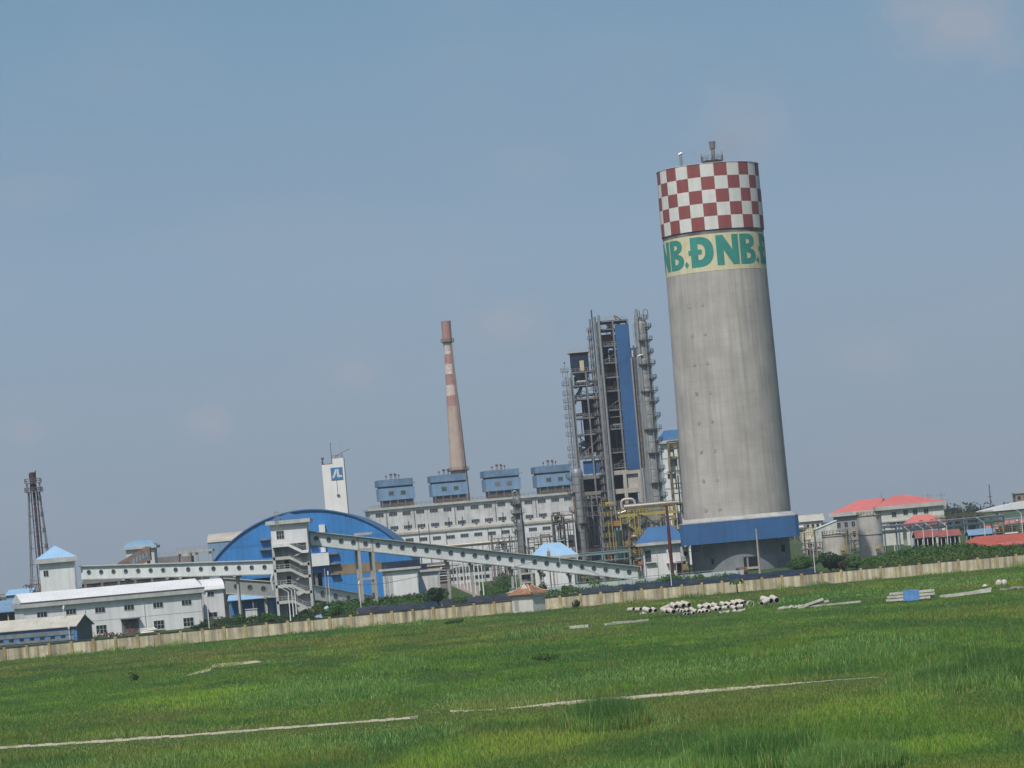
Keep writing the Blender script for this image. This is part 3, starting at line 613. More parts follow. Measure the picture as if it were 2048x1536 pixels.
# tan band and white fittings
s0,zz0=fr.at(622,1158); s1,zz1=fr.at(763,1127); _,zb0=fr.at(700,1148); _,zb1=fr.at(700,1128)
MB().box(fr.at(663,1140)[0],fr.at(764,1133)[0],-.06,0,zb0,zb1).build('tan_band',TAN,root)
for (x0,y0,x1,y1) in ((638,1050,651,1064),(641,1086,652,1104)):
    a=fr.at(x0,y0); c=fr.at(x1,y1); MB().box(a[0],c[0],-1.2,0,c[1],a[1]).build('wall_duct',WHITE,root)
a=fr.at(621,1108); c=fr.at(660,1130); MB().box(a[0],c[0],-2.2,0,c[1],a[1]).build('wall_box',WHITE,root)
for (x0,y0,x1,y1) in ((520,1079,542,1078),(520,1100,542,1098),(620,1090,634,1089),(659,1108,677,1106),(618,1132,680,1126),(662,1149,680,1147)):
    a=fr.at(x0,y0); c=fr.at(x1,y1); MB().box(a[0],c[0],-1.4,0,c[1]-.25,c[1]+.25).build('bracket_walkway',MSTEEL,root)
MB().box(fr.at(615,1180)[0],fr.at(664,1180)[0],-.05,0,6.5,zb0).build('dark_panel',mat('dark gable panel',(.03,.035,.05),.8,.2,.3),root) if False else None
# small blue roofed conveyor lean-to under hall, left
A=W(456,1215,650); B=W(552,1206,650); fr=Frame(A,B); _,h=fr.at(500,1196); root=fr.thing('blue_canopy','open blue canopy shed low under the arched hall, left of the stair tower','shed')
MB().prismx([(-.4,h-.2),(4.5,h+1.1),(4.5,h+.95),(-.4,h-.35)],0,fr.w).build('roof',ROOFPALE,root)
[MB().box(x-.15,x+.15,.2,.5,0,h-.2).build('post',MSTEEL,root) for x in np.arange(.4,fr.w,3)]; MB().box(0,fr.w,4,4.2,0,h).build('wall',BLUE,root)
b=MB(); [b.box(x,x+1.2,3.9,4.0,0.2,h-1.2) for x in np.arange(2,fr.w-2,4)]; b.build('door',LTBLUE,root)
# ================================================================== STAIR TOWER
A=W(557,1242,600); B=W(629,1236,600); fr=Frame(A,B); _,h=fr.at(576,1047.5); w_=fr.w; Dp=8.5
root=fr.thing('stair_tower','tall white tower with open zigzag concrete stairs, before the blue arched hall','tower')
lv=[fr.at(560,y)[1] for y in (1089,1114.5,1139,1171,1203)]
MB().box(0,w_,3.2,Dp,0,lv[0]).build('wall',CONCL if False else WHITED,root)
MB().box(0,w_,0,Dp,lv[0]+.003,h).build('upper_room',WHITE,root)
MB().box(-.1,.5,0,3.2,0,lv[0]).box(w_-.5,w_+.1,0,3.2,0,lv[0]).build('corner_column',WHITED,root)
_,hh=fr.at(576,1041); MB().box(-1.0,w_+1.0,-1.0,Dp+1,h,h+.9).build('fascia',TRIM,root)
_,ht=fr.at(575,1026,4); MB().hip(-.7,w_+.7,-.7,Dp+.7,h+.9,ht).build('roof',BLUEROOF,root)
s,z=fr.at(560.5,1070); window(root,s,z,1.7,1.9,bars=3,cross=True)
dz=lv[0]-lv[1]
for k,z in enumerate(lv):
    zb=z-3.0; y0=0 if k else -1.4
    b=MB(); b.box(.0,3.9,y0,y0+.2,z-.62,z+.12); b.box(.0,3.9,y0+.2,3.1,z-.22,z)                     # left landing
    b.prism([(3.9,z-.62),(3.9,z+.12),(7.0,z-1.75),(7.0,z-2.45)],y0,y0+1.3)   # flight down right
    b.box(7.0,w_-.0,y0,y0+.2,z-2.45,z-1.75); b.box(7.0,w_-.0,y0+.2,3.1,z-2.2,z-2.0)
    b.prism([(7.0,z-2.3),(7.0,z-2.0),(4.0,max(z-3.5,.0)+.3),(4.0,max(z-3.5,.0))],1.8,3.1)
    o=b.build('stair_flight',TRIM if k else WHITE,root)
    r=MB().rail([(0,y0,z),(3.9,y0,z)],1.1,1.3,.09).rail([(3.9,y0,z),(7.0,y0,z-1.8)],1.0,1.1,.07).rail([(7.0,y0,z-1.8),(w_,y0,z-1.8)],1.1,1.1,.07); r.build('railing',FRAMEW if k<1 else TRIM,o)
door(root,2.9,lv[2]+.0,1.0,2.1,3.2); door(root,2.9,lv[4]-3.4,1.3,2.3,3.2); door(root,3.1,lv[3]+.0,1.0,2.0,3.2)
MB().arcpipe([(-.3,0,lv[2]-1),(-.9,0,lv[2]-2),(-.5,0,lv[3]-1)],.3,.8).build('side_duct',FRAMEW,root)
MB().ladder((1.6,-1.1,h-1),(1.6,-1.1,h+3.4),.6,.09).rail([(1.3,-.9,h+.9),(2.3,-.9,h+.9)],2.0,1,.1).build('roof_ladder',STEEL,root)
# ================================================================== GALLERY 2 (long, descending right)
P0=W(619,1063,605); P1=W(1275,1134,622)
g2=gallery('conveyor_gallery','very long inclined pale gallery with round windows descending from the stair tower',P0,P1,3.05,3.2,27,sup=(.413,.487,.61,.70,.79,.884,.965),frames=((.143,.185,(18.2,14.5,7.5)),),w0=.0,w1=.99,over=.85,rad=.52)
# lattice tower legs under the gallery at x=1045
A=W(1043,1180,690); B=W(1066,1178,690); fr=Frame(A,B); _,z1=fr.at(1040,1128); root=fr.thing('support_tower','pale concrete twin-leg tower with crossbeams under the long gallery','tower')
b=MB(); steel_frame(b,0,fr.w,1,4,[z1*.33,z1*.66,z1],1,1,.55,.5); b.build('frame',CONCL,root); MB().box(.4,fr.w-.4,2.6,2.7,z1*.4,z1*.62).box(.4,fr.w-.4,2.6,2.7,.5,z1*.3).build('window',GLASS,root)
# ================================================================== PUMP HOUSES
A=W(770,1207,668); B=W(840,1201,668); fr=Frame(A,B); root=fr.thing('pump_house','plain white block with a dark blue parapet sheet on its flat roof','building')
_,h=fr.at(800,1140); _,h1=fr.at(800,1135.5); _,h2=fr.at(800,1122,1)
MB().box(0,fr.w,0,10,0,h).build('wall',WHITE,root); MB().box(-.9,fr.w+.9,-.9,10.9,h,h1).build('roof_slab',TRIM,root); MB().box(0,fr.w+.2,.4,9.6,h1+.003,h2).build('parapet_sheet',NAVY,root)
MB().ladder((.9,-.5,.8),(.9,-.5,h+1.6),.6,.08).ladder((2.0,-.5,.4),(2.0,-.5,h),.5,.06).build('ladder',MSTEEL,root); MB().tube((fr.w-.2,-.15,0),(fr.w-.2,-.15,h),.09,6).build('downpipe',FRAMEW,root)
MB().box(0,.9,-.03,0,0,h).build('corner_strip',WHITED,root)
MB().box(fr.w,fr.w+.5,1,3,0,h*.55).build('blue_sheet',BLUE,root)
A=W(842,1186,715); B=W(880,1183,715); fr=Frame(A,B); root=fr.thing('pump_house','smaller white block with an overhanging grey flat roof, right of the blue-parapet block','building')
_,h=fr.at(858,1143); _,h1=fr.at(858,1138.5); MB().box(0,fr.w,0,8,0,h).build('wall',WHITED,root); MB().box(-.6,fr.w+.6,-.8,8.8,h,h1).build('roof_slab',TRIM,root); MB().box(0,fr.w*.4,.5,7,h1+.003,h1+1.6).build('parapet_sheet',NAVY,root)
MB().tube((fr.w-.3,-.15,0),(fr.w-.3,-.15,h),.08,6).build('downpipe',FRAMEW,root)
# ================================================================== LOGO TOWER
A=W(667,1200,860); B=W(711,1196,860); fr=Frame(A,B); wd=fr.w; root=fr.thing('logo_tower','slender white tower carrying a square blue sign, behind the blue arched hall','tower')
_,zl=fr.at(655,929); _,zr=fr.at(683,916); xs=wd*.49
MB().box(0,xs,0,7,0,zl).box(xs,wd,0,7,0,zr).build('shaft',mat('clean white tower paint',(.78,.78,.76),.7,.04,.15,.12),root)
a=fr.at(660.8,935.3); c=fr.at(686.5,958); sx0,sx1,z0_,z1_=a[0],c[0],c[1]-.1,a[1]-.1
sg=MB().box(sx0,sx1,-.18,0,z0_,z1_).build('sign_panel',mat('sign blue',(.06,.20,.46),.6,.12,.4),root)
def sq(u,v): return (sx0+(sx1-sx0)*u, z0_+(z1_-z0_)*v)
b=MB(); b.prism([sq(.08,.17),sq(.25,.17),sq(.46,.55),sq(.46,.86),sq(.40,.86)],-.24,-.181); b.prism([sq(.52,.20),sq(.93,.20),sq(.93,.36),sq(.70,.36),sq(.66,.86),sq(.50,.86)],-.24,-.181)
b.build('sign_lettering',WHP,sg)
b=MB(); b.box(.3,xs-.1,.2,6.8,zl+.0,zl+.25); b.rail([(xs+.1,.1,zr),(wd-.1,.1,zr)],1.0,1.2,.1); b.build('roof_kerb',RUST,root)
MB().tube((xs-.2,1,zl),(xs-.2,1,zl+7.0),.14,6,.08).box(xs-.4,xs+.2,.9,1.1,zl+6.8,zl+7.0).build('mast',DSTEEL,root)
MB().tube((wd-.6,1,zr),(wd-.6,1,zr+6.5),.04,5).build('lightning_rod',STEEL,root)
MB().beam((wd*.66,.5,zr+.8),(wd+2.1,.3,zr+2.9),.2).beam((wd*.66,.5,zr),(wd*.66,.5,zr+1.2),.2).beam((wd*.95,.4,zr),(wd*.95,.4,zr+1.9),.14).beam((wd+2.1,.3,zr+2.9),(wd+2.2,.3,zr+2.2),.1).build('davit_arm',BROWN,root)
MB().box(.0,.6,.0,.9,zl,zl+1.2).beam((.3,.3,zl+1.2),(.1,.3,zl+2.3),.3).ball((.5,.3,zl+2.1),.45,8,5).build('spotlight',DSTEEL,root)
s,z=fr.at(677,990); MB().box(s-.5,s+.4,-.5,0,z-.2,z+.2).box(s-.25,s-.1,-.06,0,z,z+6).build('wall_lamp',DSTEEL,root)
# ================================================================== FLARE STACK
base=W(88,1215,770); root=tag(empty('flare_stack',(base.x,base.y,0)),'tall dark lattice flare stack with riser pipes at the far left','flare stack')
def hz(px,py): 
    p=W(px,py,770); return p.z
H1=hz(73,983); H2=hz(72,965); HT=hz(70,941); r0,r1=3.7,1.6
legs=[(math.cos(math.radians(a)),math.sin(math.radians(a))) for a in (200,340,90,270)][:4]
legs=[(-1,-.6),(1,-.6),(-1,.6),(1,.6)]
b=MB(); brk=MB()
for sx,sy in legs: b.tube((sx*r0,sy*r0,0),(sx*r1,sy*r1,H1),.22,6,.17)
for i in range(9):
    t=i/8.5; t2=min((i+1)/8.5,1); z=H1*t; z2=H1*t2; ra=r0+(r1-r0)*t; rb=r0+(r1-r0)*t2
    c=[(-ra,-.6*ra,z),(ra,-.6*ra,z),(ra,.6*ra,z),(-ra,.6*ra,z)]; e=[(-rb,-.6*rb,z2),(rb,-.6*rb,z2),(rb,.6*rb,z2),(-rb,.6*rb,z2)]
    for j in range(4):
        brk.beam(c[j],c[(j+1)%4],.12)
        if j%2==0: brk.beam(c[j],e[(j+1)%4],.07)
    brk.box(ra-.3,ra+.5,-.6*ra-.4,-.6*ra+.4,z-.1,z+.9)
b.build('leg',MSTEEL,root); brk.build('bracing',DSTEEL,root)
MB().tube((0,0,0),(0,0,HT-3),.42,10).tube((1.0,.2,0),(.9,.2,HT-5),.24,8).tube((-1.1,.3,0),(-.9,.2,H2),.16,8).build('riser_pipe',mat('dark maroon steel',(.10,.055,.06),.8,.2,.5),root)
for zz,rr in ((H1,2.5),(H2,2.3)):
    p=MB().box(-rr,rr,-rr*.7,rr*.7,zz-.15,zz); o=p.build('platform',MSTEEL,root); MB().rail([(-rr,-rr*.7,zz),(rr,-rr*.7,zz),(rr,rr*.7,zz),(-rr,rr*.7,zz),(-rr,-rr*.7,zz)],1.2,1.2,.13).build('railing',BROWN,o)
[MB().tube((sx*1.9,sy*1.6,H1),(sx*1.9,sy*1.6,H2),.12,5).build('post',MSTEEL,root) for sx,sy in legs]
b=MB(); b.tube((0,0,H2),(0,0,HT-.5),.75,10,.85); b.tube((.8,0,H2),(1.0,0,HT),.16,6); b.tube((-.9,0,H2),(-1.0,0,HT-.8),.14,6); b.tube((0,0,H1+.2),(0,0,H2-.3),.95,10)
b.build('flare_tip',mat('burnt flare steel',(.07,.045,.05),.8,.2,.5),root)
# ================================================================== LONG WHITE BUILDING with four blue rooftop houses
def z3(x,y): return (700+x/4.096, 880+y/4.096)
A=W(753,1165,1095); B=W(1165,1129,1105); fr=Frame(A,B); root=fr.thing('gasifier_building','very long weathered white factory block with rows of small windows','building')
_,h=fr.at(*z3(1000,512)); _,hl=fr.at(*z3(1000,700)); _,hl2=fr.at(*z3(1000,722)); sL=fr.at(*z3(165,600))[0]; sR=fr.at(1150,1000)[0]; sL2=fr.at(*z3(310,780))[0]
MB().box(sL,sR,0,22,0,h).build('wall',WHITED,root)
MB().box(sL-.8,sR+.5,-1.0,22.5,h,h+.9).build('roof_slab',TRIM,root)
MB().rail([(sL,-.8,h+.9),(sR,-.8,h+.9)],1.2,2.0,.10).build('roof_railing',BROWN,root)
MB().box(sL2,sR,-4.0,-.0,0,hl2-.4).build('lower_wing',WHITE,root); MB().box(sL2-.8,sR+.4,-4.6,-.0,hl2-.38,hl2+.5).prismx([(-4.2,hl2+.5),(0,hl+.6),(0,hl2+.5)],sL2-.6,sR+.2).build('ledge_roof',CONCL,root)
row1=[(242,617),(352,607),(463,600),(574,587),(686,578),(797,569),(905,558),(1020,550),(1129,540),(1238,527),(1350,519),(1460,510),(1570,500),(1680,490),(1785,480)]
row2=[(250,732),(363,720),(475,712),(585,703),(697,693),(806,683),(916,673),(1028,663),(1138,654),(1248,643),(1360,635),(1470,627),(1580,615),(1690,605)]
row3=[(488,820),(600,812),(712,803),(826,794),(938,782),(1050,772),(1162,764),(1275,752),(1385,742),(1498,732),(1610,722),(1722,712)]
for q in row1: s,z=fr.at(*z3(*q)); window(root,s,z,3.4,1.6,bars=5)
for i,q in enumerate(row2):
    s,z=fr.at(*z3(*q)); window(root,s,z,3.4,1.5,bars=5)
    if i: 
        o=MB().box(s-.5,s+.8,-1.1,-.05,z-1.9,z-.7).build('air_conditioner',mat('air conditioner casing',(.20,.30,.42),.6,.1),root); MB().tube((s+.15,-1.14,z-1.3),(s+.15,-1.1,z-1.3),.42,12).build('fan',DARK,o)
    if i in (2,5,6,9): MB().tube((s+.3,-.3,z-.5),(s+.3,-.3,z+2.6),.14,6).build('vent_pipe',DSTEEL,root)
for q in row3: s,z=fr.at(*z3(*q),-4.0); window(root,s,z,3.4,1.5,y=-4.0,bars=5)
for x,y in ((525,600),(858,600),(1190,560),(1520,520),(300,640)): s,_=fr.at(*z3(x,y)); MB().tube((s,-.2,hl+1),(s,-.2,h),.16,6).build('downpipe',MSTEEL,root)
for x,y in ((780,800),(1120,760),(1230,750)): s,_=fr.at(*z3(x,y)); MB().tube((s,-4.15,0),(s,-4.15,hl2-.4),.16,6).build('downpipe',MSTEEL,root)
s,_=fr.at(*z3(150,600)); b=MB().box(s-.6,s+1.2,-1.5,1,h-8.5,h-8.2).box(s-.6,s-.4,-1.5,-1.3,h-8.5,h-1).box(s+.9,s+1.1,-1.5,-1.3,h-8.5,h-3).rail([(s-.6,-1.5,h-8.2),(s+1.2,-1.5,h-8.2)],1.3,.8,.12); b.build('fire_escape',DSTEEL,root)
ROOFB=[((228,512,235,500,320,380,395,500),'leftmost'),((662,945,668,945,290,345,352,470),'second from the left'),((1098,1380,1105,1385,245,300,312,425),'third from the left'),((1518,1800,1535,1805,210,262,275,385),'rightmost, beside the dark steel tower')]
for n,((xa,xb,xc_,xd,_,_,_,_),nm) in enumerate(ROOFB):
    yy=[(370,322),(325,280),(278,238),(243,203)][n]
    sa=fr.at(*z3(xa,yy[0]),2.0)[0]; sb=fr.at(*z3(xb,yy[1]),2.0)[0]
    xm=(xa+xb)/2; ym={0:320,1:283,2:243,3:208}[n]
    zt=fr.at(*z3(xm,ym),2.0)[1]; z1=fr.at(*z3(xm,ym+55),2.0)[1]; z2=fr.at(*z3(xm,ym+70),2.0)[1]; z3_=fr.at(*z3(xm,ym+170),2.0)[1]
    O=fr.O+fr.d*sa+fr.n*2.0; f2=Frame(O,rz=fr.rz); wd=sb-sa
    r=f2.thing('rooftop_house','slate-blue rooftop house on the long white block, '+nm,'rooftop unit','slate-blue rooftop houses'); r.location.z=h+.9; H0=h+.9
    MB().box(.3,wd+.6,0,13,z3_-H0,z2-H0).build('wall',SLATEBLUE,r)
    MB().box(.9,wd,.8,12,z2-H0,z1-H0).box(1.6,wd-.6,.8,12,.5,z3_-H0).build('louvre',DSTEEL,r)
    MB().box(0,wd+.1,-.4,13.4,z1-H0,zt-H0).build('roof_parapet',mat('faded slate roof cladding',(.17,.29,.45),.6,.2,.2,.5),r)
    b=MB(); [b.box(x-.25,x+.25,.2,.7,0,z3_-H0) for x in np.linspace(1.4,wd-.4,5)]; b.rail([(1,-.6,0),(wd,-.6,0)],1.3,1.5,.12); b.box(1,wd,-.8,.4,-.0,.25); b.build('leg',BROWN,r)
    for fx in (.36,.70):
        zz=z3_-H0+(z2-z3_)*.55; o=MB().box(wd*fx-1.0,wd*fx+1.0,-.06,.05,zz-.75,zz+.75).build('window',mat('murky window',(.10,.13,.09),.3,.3,2) if n!=2 else mat('tan window',(.22,.19,.14),.4,.2,2),r)
        MB().box(wd*fx-1.15,wd*fx+1.15,-.1,-.02,zz+.75,zz+.88).box(wd*fx-1.15,wd*fx+1.15,-.1,-.02,zz-.88,zz-.75).box(wd*fx-.05,wd*fx+.05,-.1,-.062,zz-.75,zz+.75).build('frame',MSTEEL,o)
    for k,(fx,hh) in enumerate(((.27,1.9),(.40,2.6),(.45,2.5),(.52,2.6),(.56,2.3),(.65,2.0))):
        MB().tube((wd*fx,3+k%3,zt-H0),(wd*fx,3+k%3,zt-H0+hh-.7),.12,6).tube((wd*fx,3+k%3,zt-H0+hh-.8),(wd*fx,3+k%3,zt-H0+hh),.38,8,.30).build('roof_vent',RUST if n>1 else DSTEEL,r)
    MB().beam((wd,-.2,z1-H0+.6),(wd+1.4,-.2,z1-H0+.9),.2).build('hoist_beam',DSTEEL,r)
# ================================================================== CHIMNEY
yn=1200; bp=W(936,1153,yn); root=tag(empty('chimney',(bp.x,bp.y,0)),'tall tapering chimney with faded red and white bands behind the long white block','chimney')
def zc(py): px=894+(py-642)*.0875; return W(px,py,yn).z
sc_=5120/yn
ys=[642,660,683,700,708,728,748,770,791,812,941,1000,1153]; rs=[19.5,19.0,19.0,15.5,16.5,19.0,20.5,21.8,23.2,25.5,33,37,44]
def rr_(py): return float(np.interp(py,ys,rs))/2/sc_
def seg(pa,pb,n=2):
    return [(rr_(pa+(pb-pa)*i/n),zc(pa+(pb-pa)*i/n)) for i in range(n+1)]
b=MB(); 
for pa,pb,m in ((1153,812,0),(791,812,1),(770,791,2),(748,770,1),(728,748,2),(708,728,1),(688,708,2),(642,686,1)):
    if pa<pb: pa,pb=pb,pa
    b.lathe(0,0,seg(pa,pb,3),40,m)
b.lathe(0,0,[(rr_(642),zc(642)),(rr_(642)*.8,zc(642)),(rr_(642)*.78,zc(660))],40,3)
b.lathe(0,0,[(rr_(686),zc(686)),(rr_(688),zc(688))],40,0)
b.build('shaft',[CHIMC,CHRED,CHWHITE,DARK],root)
for py in (684,941):
    z=zc(py); r=rr_(py)*1.0; o=MB().lathe(0,0,[(r,z-.4),(r+(.9 if py==684 else 1.2),z),(r+(.9 if py==684 else 1.2),z+.2),(r,z+.2)],32).build('platform',CONCD if py==684 else RUST,root)
    MB().rail([((r+.85)*math.cos(a),(r+.85)*math.sin(a),z+.2) for a in np.linspace(0,2*math.pi,17)],1.3,2.5,.12).build('railing',BROWN,o)
b=MB(); zt=zc(686)
for z0,z1 in ((0,zc(941)),(zc(941),zt)):
    t=math.radians(-48)
    def pt(z,off=.25):
        py=np.interp(z,[0,zc(941),zc(812),zc(708),zc(642)],[1153,941,812,708,642]); r=rr_(py)+off; return Vector((r*math.cos(t),r*math.sin(t),z))
    k=max(2,int((z1-z0)/12))
    for i in range(k): b.beam(pt(z0+(z1-z0)*i/k),pt(z0+(z1-z0)*(i+1)/k),1.1,.7)
b.build('side_strip',mat('dark side strip',(.24,.17,.15),.8,.1),root)  # slim raised strip up the right side, darker than the shaft
# ================================================================== PRILLING TOWER
CY=694*K+14.4; ynp=CY/K
def axis(px,py):  # axis pixel -> z
    return W(px,py,ynp).z
bx=W(1485,1143,ynp).x; root=tag(empty('prilling_tower',(bx,CY,0)),'giant round concrete tower with red-white chequered top and green ĐNB lettering','tower')
f_=FPX/CY
camdir=math.atan2(-CY,-bx)       # direction from the tower to the camera
def ang(deg): return camdir+math.radians(deg)   # + = right in the picture
zD1=axis(1414,338); zD0=axis(1426,468); zB0=axis(1433,548); zS0=axis(1470,1042)
R1=102.6/f_; R0=107.0/f_
def RS(z): return R0+(R1-.25-R0)*(z-zS0)/(zB0-zS0) if z<zB0 else R1-.25
b=MB(); zs=np.linspace(zS0-3,zB0,16); b.lathe(0,0,[(RS(z),z) for z in zs],96); b.build('shaft',CONC,root)
MB().lathe(0,0,[(R1-.25,zB0),(R1-.25,zD0-1.0)],96).lathe(0,0,[(R1-.20,zB0-.12),(R1-.20,zB0)],96).build('lettering_band',BANDC,root)
MB().lathe(0,0,[(R1-.24,zD0-1.1),(R1-.24,zD0),(R1+.02,zD0)],96).build('grey_ring',mat('bare grey render',(.22,.22,.21),.9,.3,.3,.2),root)
# chequered drum: 24 x 5 squares
b=MB(); hh=(zD1-zD0)/5; N=24; sub=4
for r_ in range(5):
    z0=zD0+hh*r_; z1=z0+hh
    RR=R1+.05-(.14 if r_>=3 else 0)
    for k in range(N):
        m=(k+r_+1)%2
        for q in range(sub):
            a0=ang(-8.2+15*k+15*q/sub); a1=ang(-8.2+15*k+15*(q+1)/sub)
            b.add([(RR*math.cos(a0),RR*math.sin(a0),z0),(RR*math.cos(a1),RR*math.sin(a1),z0),(RR*math.cos(a1),RR*math.sin(a1),z1),(RR*math.cos(a0),RR*math.sin(a0),z1)],[(0,1,2,3)],m,True)
zm=zD0+3*hh
b.lathe(0,0,[(R1-.07,zD1),(R1+.02,zD1),(R1+.02,zD1+.12),(R1-1,zD1+.12)],96,2)
drum=b.build('chequered_drum',[REDP,WHP,WHP],root)
bm=bmesh.new(); bm.from_mesh(drum.data); bmesh.ops.remove_doubles(bm,verts=bm.verts,dist=.001); bm.to_mesh(drum.data); bm.free()
MB().lathe(0,0,[(.01,zD1+.1),(R1-1,zD1+.1)],48).build('roof_deck',CONCD,root)
# lettering: each glyph from butted strips, wrapped on the band
def strip_(outer,inner): return [[outer[i],outer[i+1],inner[i+1],inner[i]] for i in range(len(outer)-1)]
def arcs(x0,xo,yo0,yo1,xi,yi0,yi1,n=14,p=2.4):
    def se(xr,ya,yb):
        o=[]; 
        for i in range(n+1):
            t=-math.pi/2+math.pi*i/n; c,s=math.cos(t),math.sin(t)
            o.append((x0+(xr-x0)*abs(c)**(2/p), (ya+yb)/2+(yb-ya)/2*math.copysign(abs(s)**(2/p),s)))
        return o
    return strip_(se(xo,yo0,yo1),se(xi,yi0,yi1))
def R4(x0,x1,y0,y1): return [[(x0,y0),(x1,y0),(x1,y1),(x0,y1)]]
gN=R4(0,.27,0,1)+R4(.73,1,0,1)+[[(.27,1),(.27,.50),(.73,0),(.73,.50)]]
gN=R4(0,.31,0,1)+R4(.70,1,0,1)+[[(.31,.50),(.70,0.0),(.70,.50),(.31,1)]]
gB=R4(0,.37,0,1)+arcs(.37,.93,.52,1,.60,.66,.83)+arcs(.37,1.0,0,.52,.64,.17,.38)
gD=R4(.10,.40,0,1)+arcs(.40,1.0,0,1,.68,.23,.77,18)+R4(0,.10,.42,.58)+R4(.40,.55,.42,.58)
gdot=[[(0,.14),(.5,0),(1,.14),(.5,.28)]]
zL0=axis(1433,539); zL1=axis(1427,480)
fs=[]
P0_=2.2
for rep in range(4):
    for g,a,wd,bot,top in ((gN,P0_,26.0,0,1),(gB,P0_+28.0,22.5,0,1),(gdot,P0_+50.9,5.8,0.0,.85),(gD,P0_+57.2,29.6,0,1)):
        for quad in g:
            P=[]
            for (x,y) in quad: P.append((a+rep*90+wd*x, zL0+(zL1-zL0)*(bot+(top-bot)*y)))
            fs.append(P)
b=MB(); RL=R1-.25+.06
for P in fs:
    # split each quad along its width so that it follows the curve
    k=max(1,int((max(p[0] for p in P)-min(p[0] for p in P))/1.5))
    for i in range(k):
        t0,t1=i/k,(i+1)/k
        def lp(p,q,t): return (p[0]+(q[0]-p[0])*t,p[1]+(q[1]-p[1])*t)
        c=[lp(P[0],P[1],t0),lp(P[0],P[1],t1),lp(P[3],P[2],t1),lp(P[3],P[2],t0)]
        b.add([(RL*math.cos(ang(x)),RL*math.sin(ang(x)),z) for x,z in c],[(0,1,2,3)])
b.build('green_lettering',GREENP,root)
for k in range(8):       # pairs of old anchor plates up the shaft
    zz_=axis(1441+.0875*58*k,613+57.5*k)
    for dg in (-35,-18.5):
        a_=ang(dg); r_=RS(zz_); n_=Vector((math.cos(a_),math.sin(a_),0)); MB().tube(n_*(r_-.1)+Vector((0,0,zz_)),n_*(r_+.10)+Vector((0,0,zz_)),.55 if dg<-20 else .45,10).build('anchor_plate',mat('stained anchor plate',(.385,.365,.335),.9,.2,.8),root)
# vents on top
px0=W(1360,330,ynp); x=px0.x-bx; zt=axis(1358,317)
MB().tube((x,-6,zD1),(x,-6,zt+.3),.42,10,.40).tube((x-.5,-6,zt+.3),(x+.35,-6,zt+.7),.40,8).build('roof_pipe',SILVER,root)
pc=W(1428,330,ynp).x-bx; zv=axis(1427,283)
MB().tube((pc,0,zD1),(pc,0,zv-1.9),.62,12,.5).lathe(pc,0,[(.55,zv-2.2),(.75,zv-1.9),(.9,zv-.2),(.95,zv),(.7,zv),(.6,zv-1.6)],14).build('roof_vent',mat('grey vent steel',(.20,.20,.22),.7,.15),root)
zc_=axis(1425,322); o=MB().lathe(pc-.4,0,[(.6,zc_-.9),(2.6,zc_-.4),(3.0,zc_),(.6,zc_)],16).build('vent_platform',BROWN,root)
MB().rail([(pc-.4+3.0*math.cos(a),3.0*math.sin(a),zc_) for a in np.linspace(0,2*math.pi,13)],1.3,1.5,.10).box(pc-3.4,pc-3.2,-.1,.1,zc_,zc_+2.2).box(pc+2.4,pc+2.6,-.1,.1,zc_,zc_+2.4).build('railing',BROWN,o)
MB().box(R1*math.cos(ang(62))-.3,R1*math.cos(ang(62))+.5,R1*math.sin(ang(62))-.5,R1*math.sin(ang(62)),zm-.9,zm-.2).build('warning_lamp',DSTEEL,root) if False else None
# base: round wall, square blue skirt, sloping apron roof
rz=math.radians(-3.5); zk0=axis(1483,1080)-.2; zk1=axis(1481,1040)
c,s_=math.cos(rz),math.sin(rz)
def rot2(x,y): return (x*c-y*s_,x*s_+y*c)
hw=16.1
def sq_ring(r,ch,z): 
    P=[(-r+ch,-r),(r-ch,-r),(r,-r+ch),(r,r-ch),(r-ch,r),(-r+ch,r),(-r,r-ch),(-r,-r+ch)]; return [(*rot2(x,y),z) for x,y in P]
b=MB(); A_=sq_ring(hw,.9,zk0); B_=sq_ring(hw,.9,zk1); C_=sq_ring(hw-.3,.8,zk0); D_=sq_ring(hw-.3,.8,zk1)
V=A_+B_+C_+D_; F_=[]
for i in range(8):
    j=(i+1)%8; F_+= [(i,j,8+j,8+i),(16+j,16+i,24+i,24+j),(i,16+i,16+j,j),(8+i,8+j,24+j,24+i)]
b.add(V,F_); b.build('blue_skirt',DBLUE,root)
b=MB(); q0=sq_ring(hw-.32,.8,zk1-.4); q1=sq_ring(R0*.99,4.6,zk1+1.25); b.add(q0+q1,[(i,(i+1)%8,8+(i+1)%8,8+i) for i in range(8)]); b.build('apron_roof',mat('pale apron sheet',(.40,.42,.42),.7,.12,.4,.3),root)
b=MB(); A_=sq_ring(hw+.05,.9,zk1+.001); B_=sq_ring(hw-.6,.9,zk1+.001); A2=sq_ring(hw+.05,.9,zk1+.28); B2=sq_ring(hw-.6,.9,zk1+.28)
V=A_+B_+A2+B2; F_=[]
for i in range(8):
    j=(i+1)%8; F_+=[(i,j,16+j,16+i),(16+i,16+j,24+j,24+i),(8+j,8+i,24+i,24+j),(j,i,8+i,8+j)]
b.add(V,F_); b.build('skirt_coping',CONCL,root)
q0=sq_ring(hw-.35,.9,zk0+.3); MB().add(q0,[tuple(range(8))]).build('skirt_soffit',CONCD,root)
MB().lathe(0,0,[(13.6,0),(13.6,zk0+.29)],72).build('base_wall',mat('grey base concrete',(.24,.26,.28),.9,.15,.3,.35),root)
for i in range(9):
    x,y=rot2(-14+3.5*i,-hw+.4); MB().box(x-.25,x+.25,y,y+.3,zk0-.35,zk0+.29).build('bracket',MSTEEL,root)
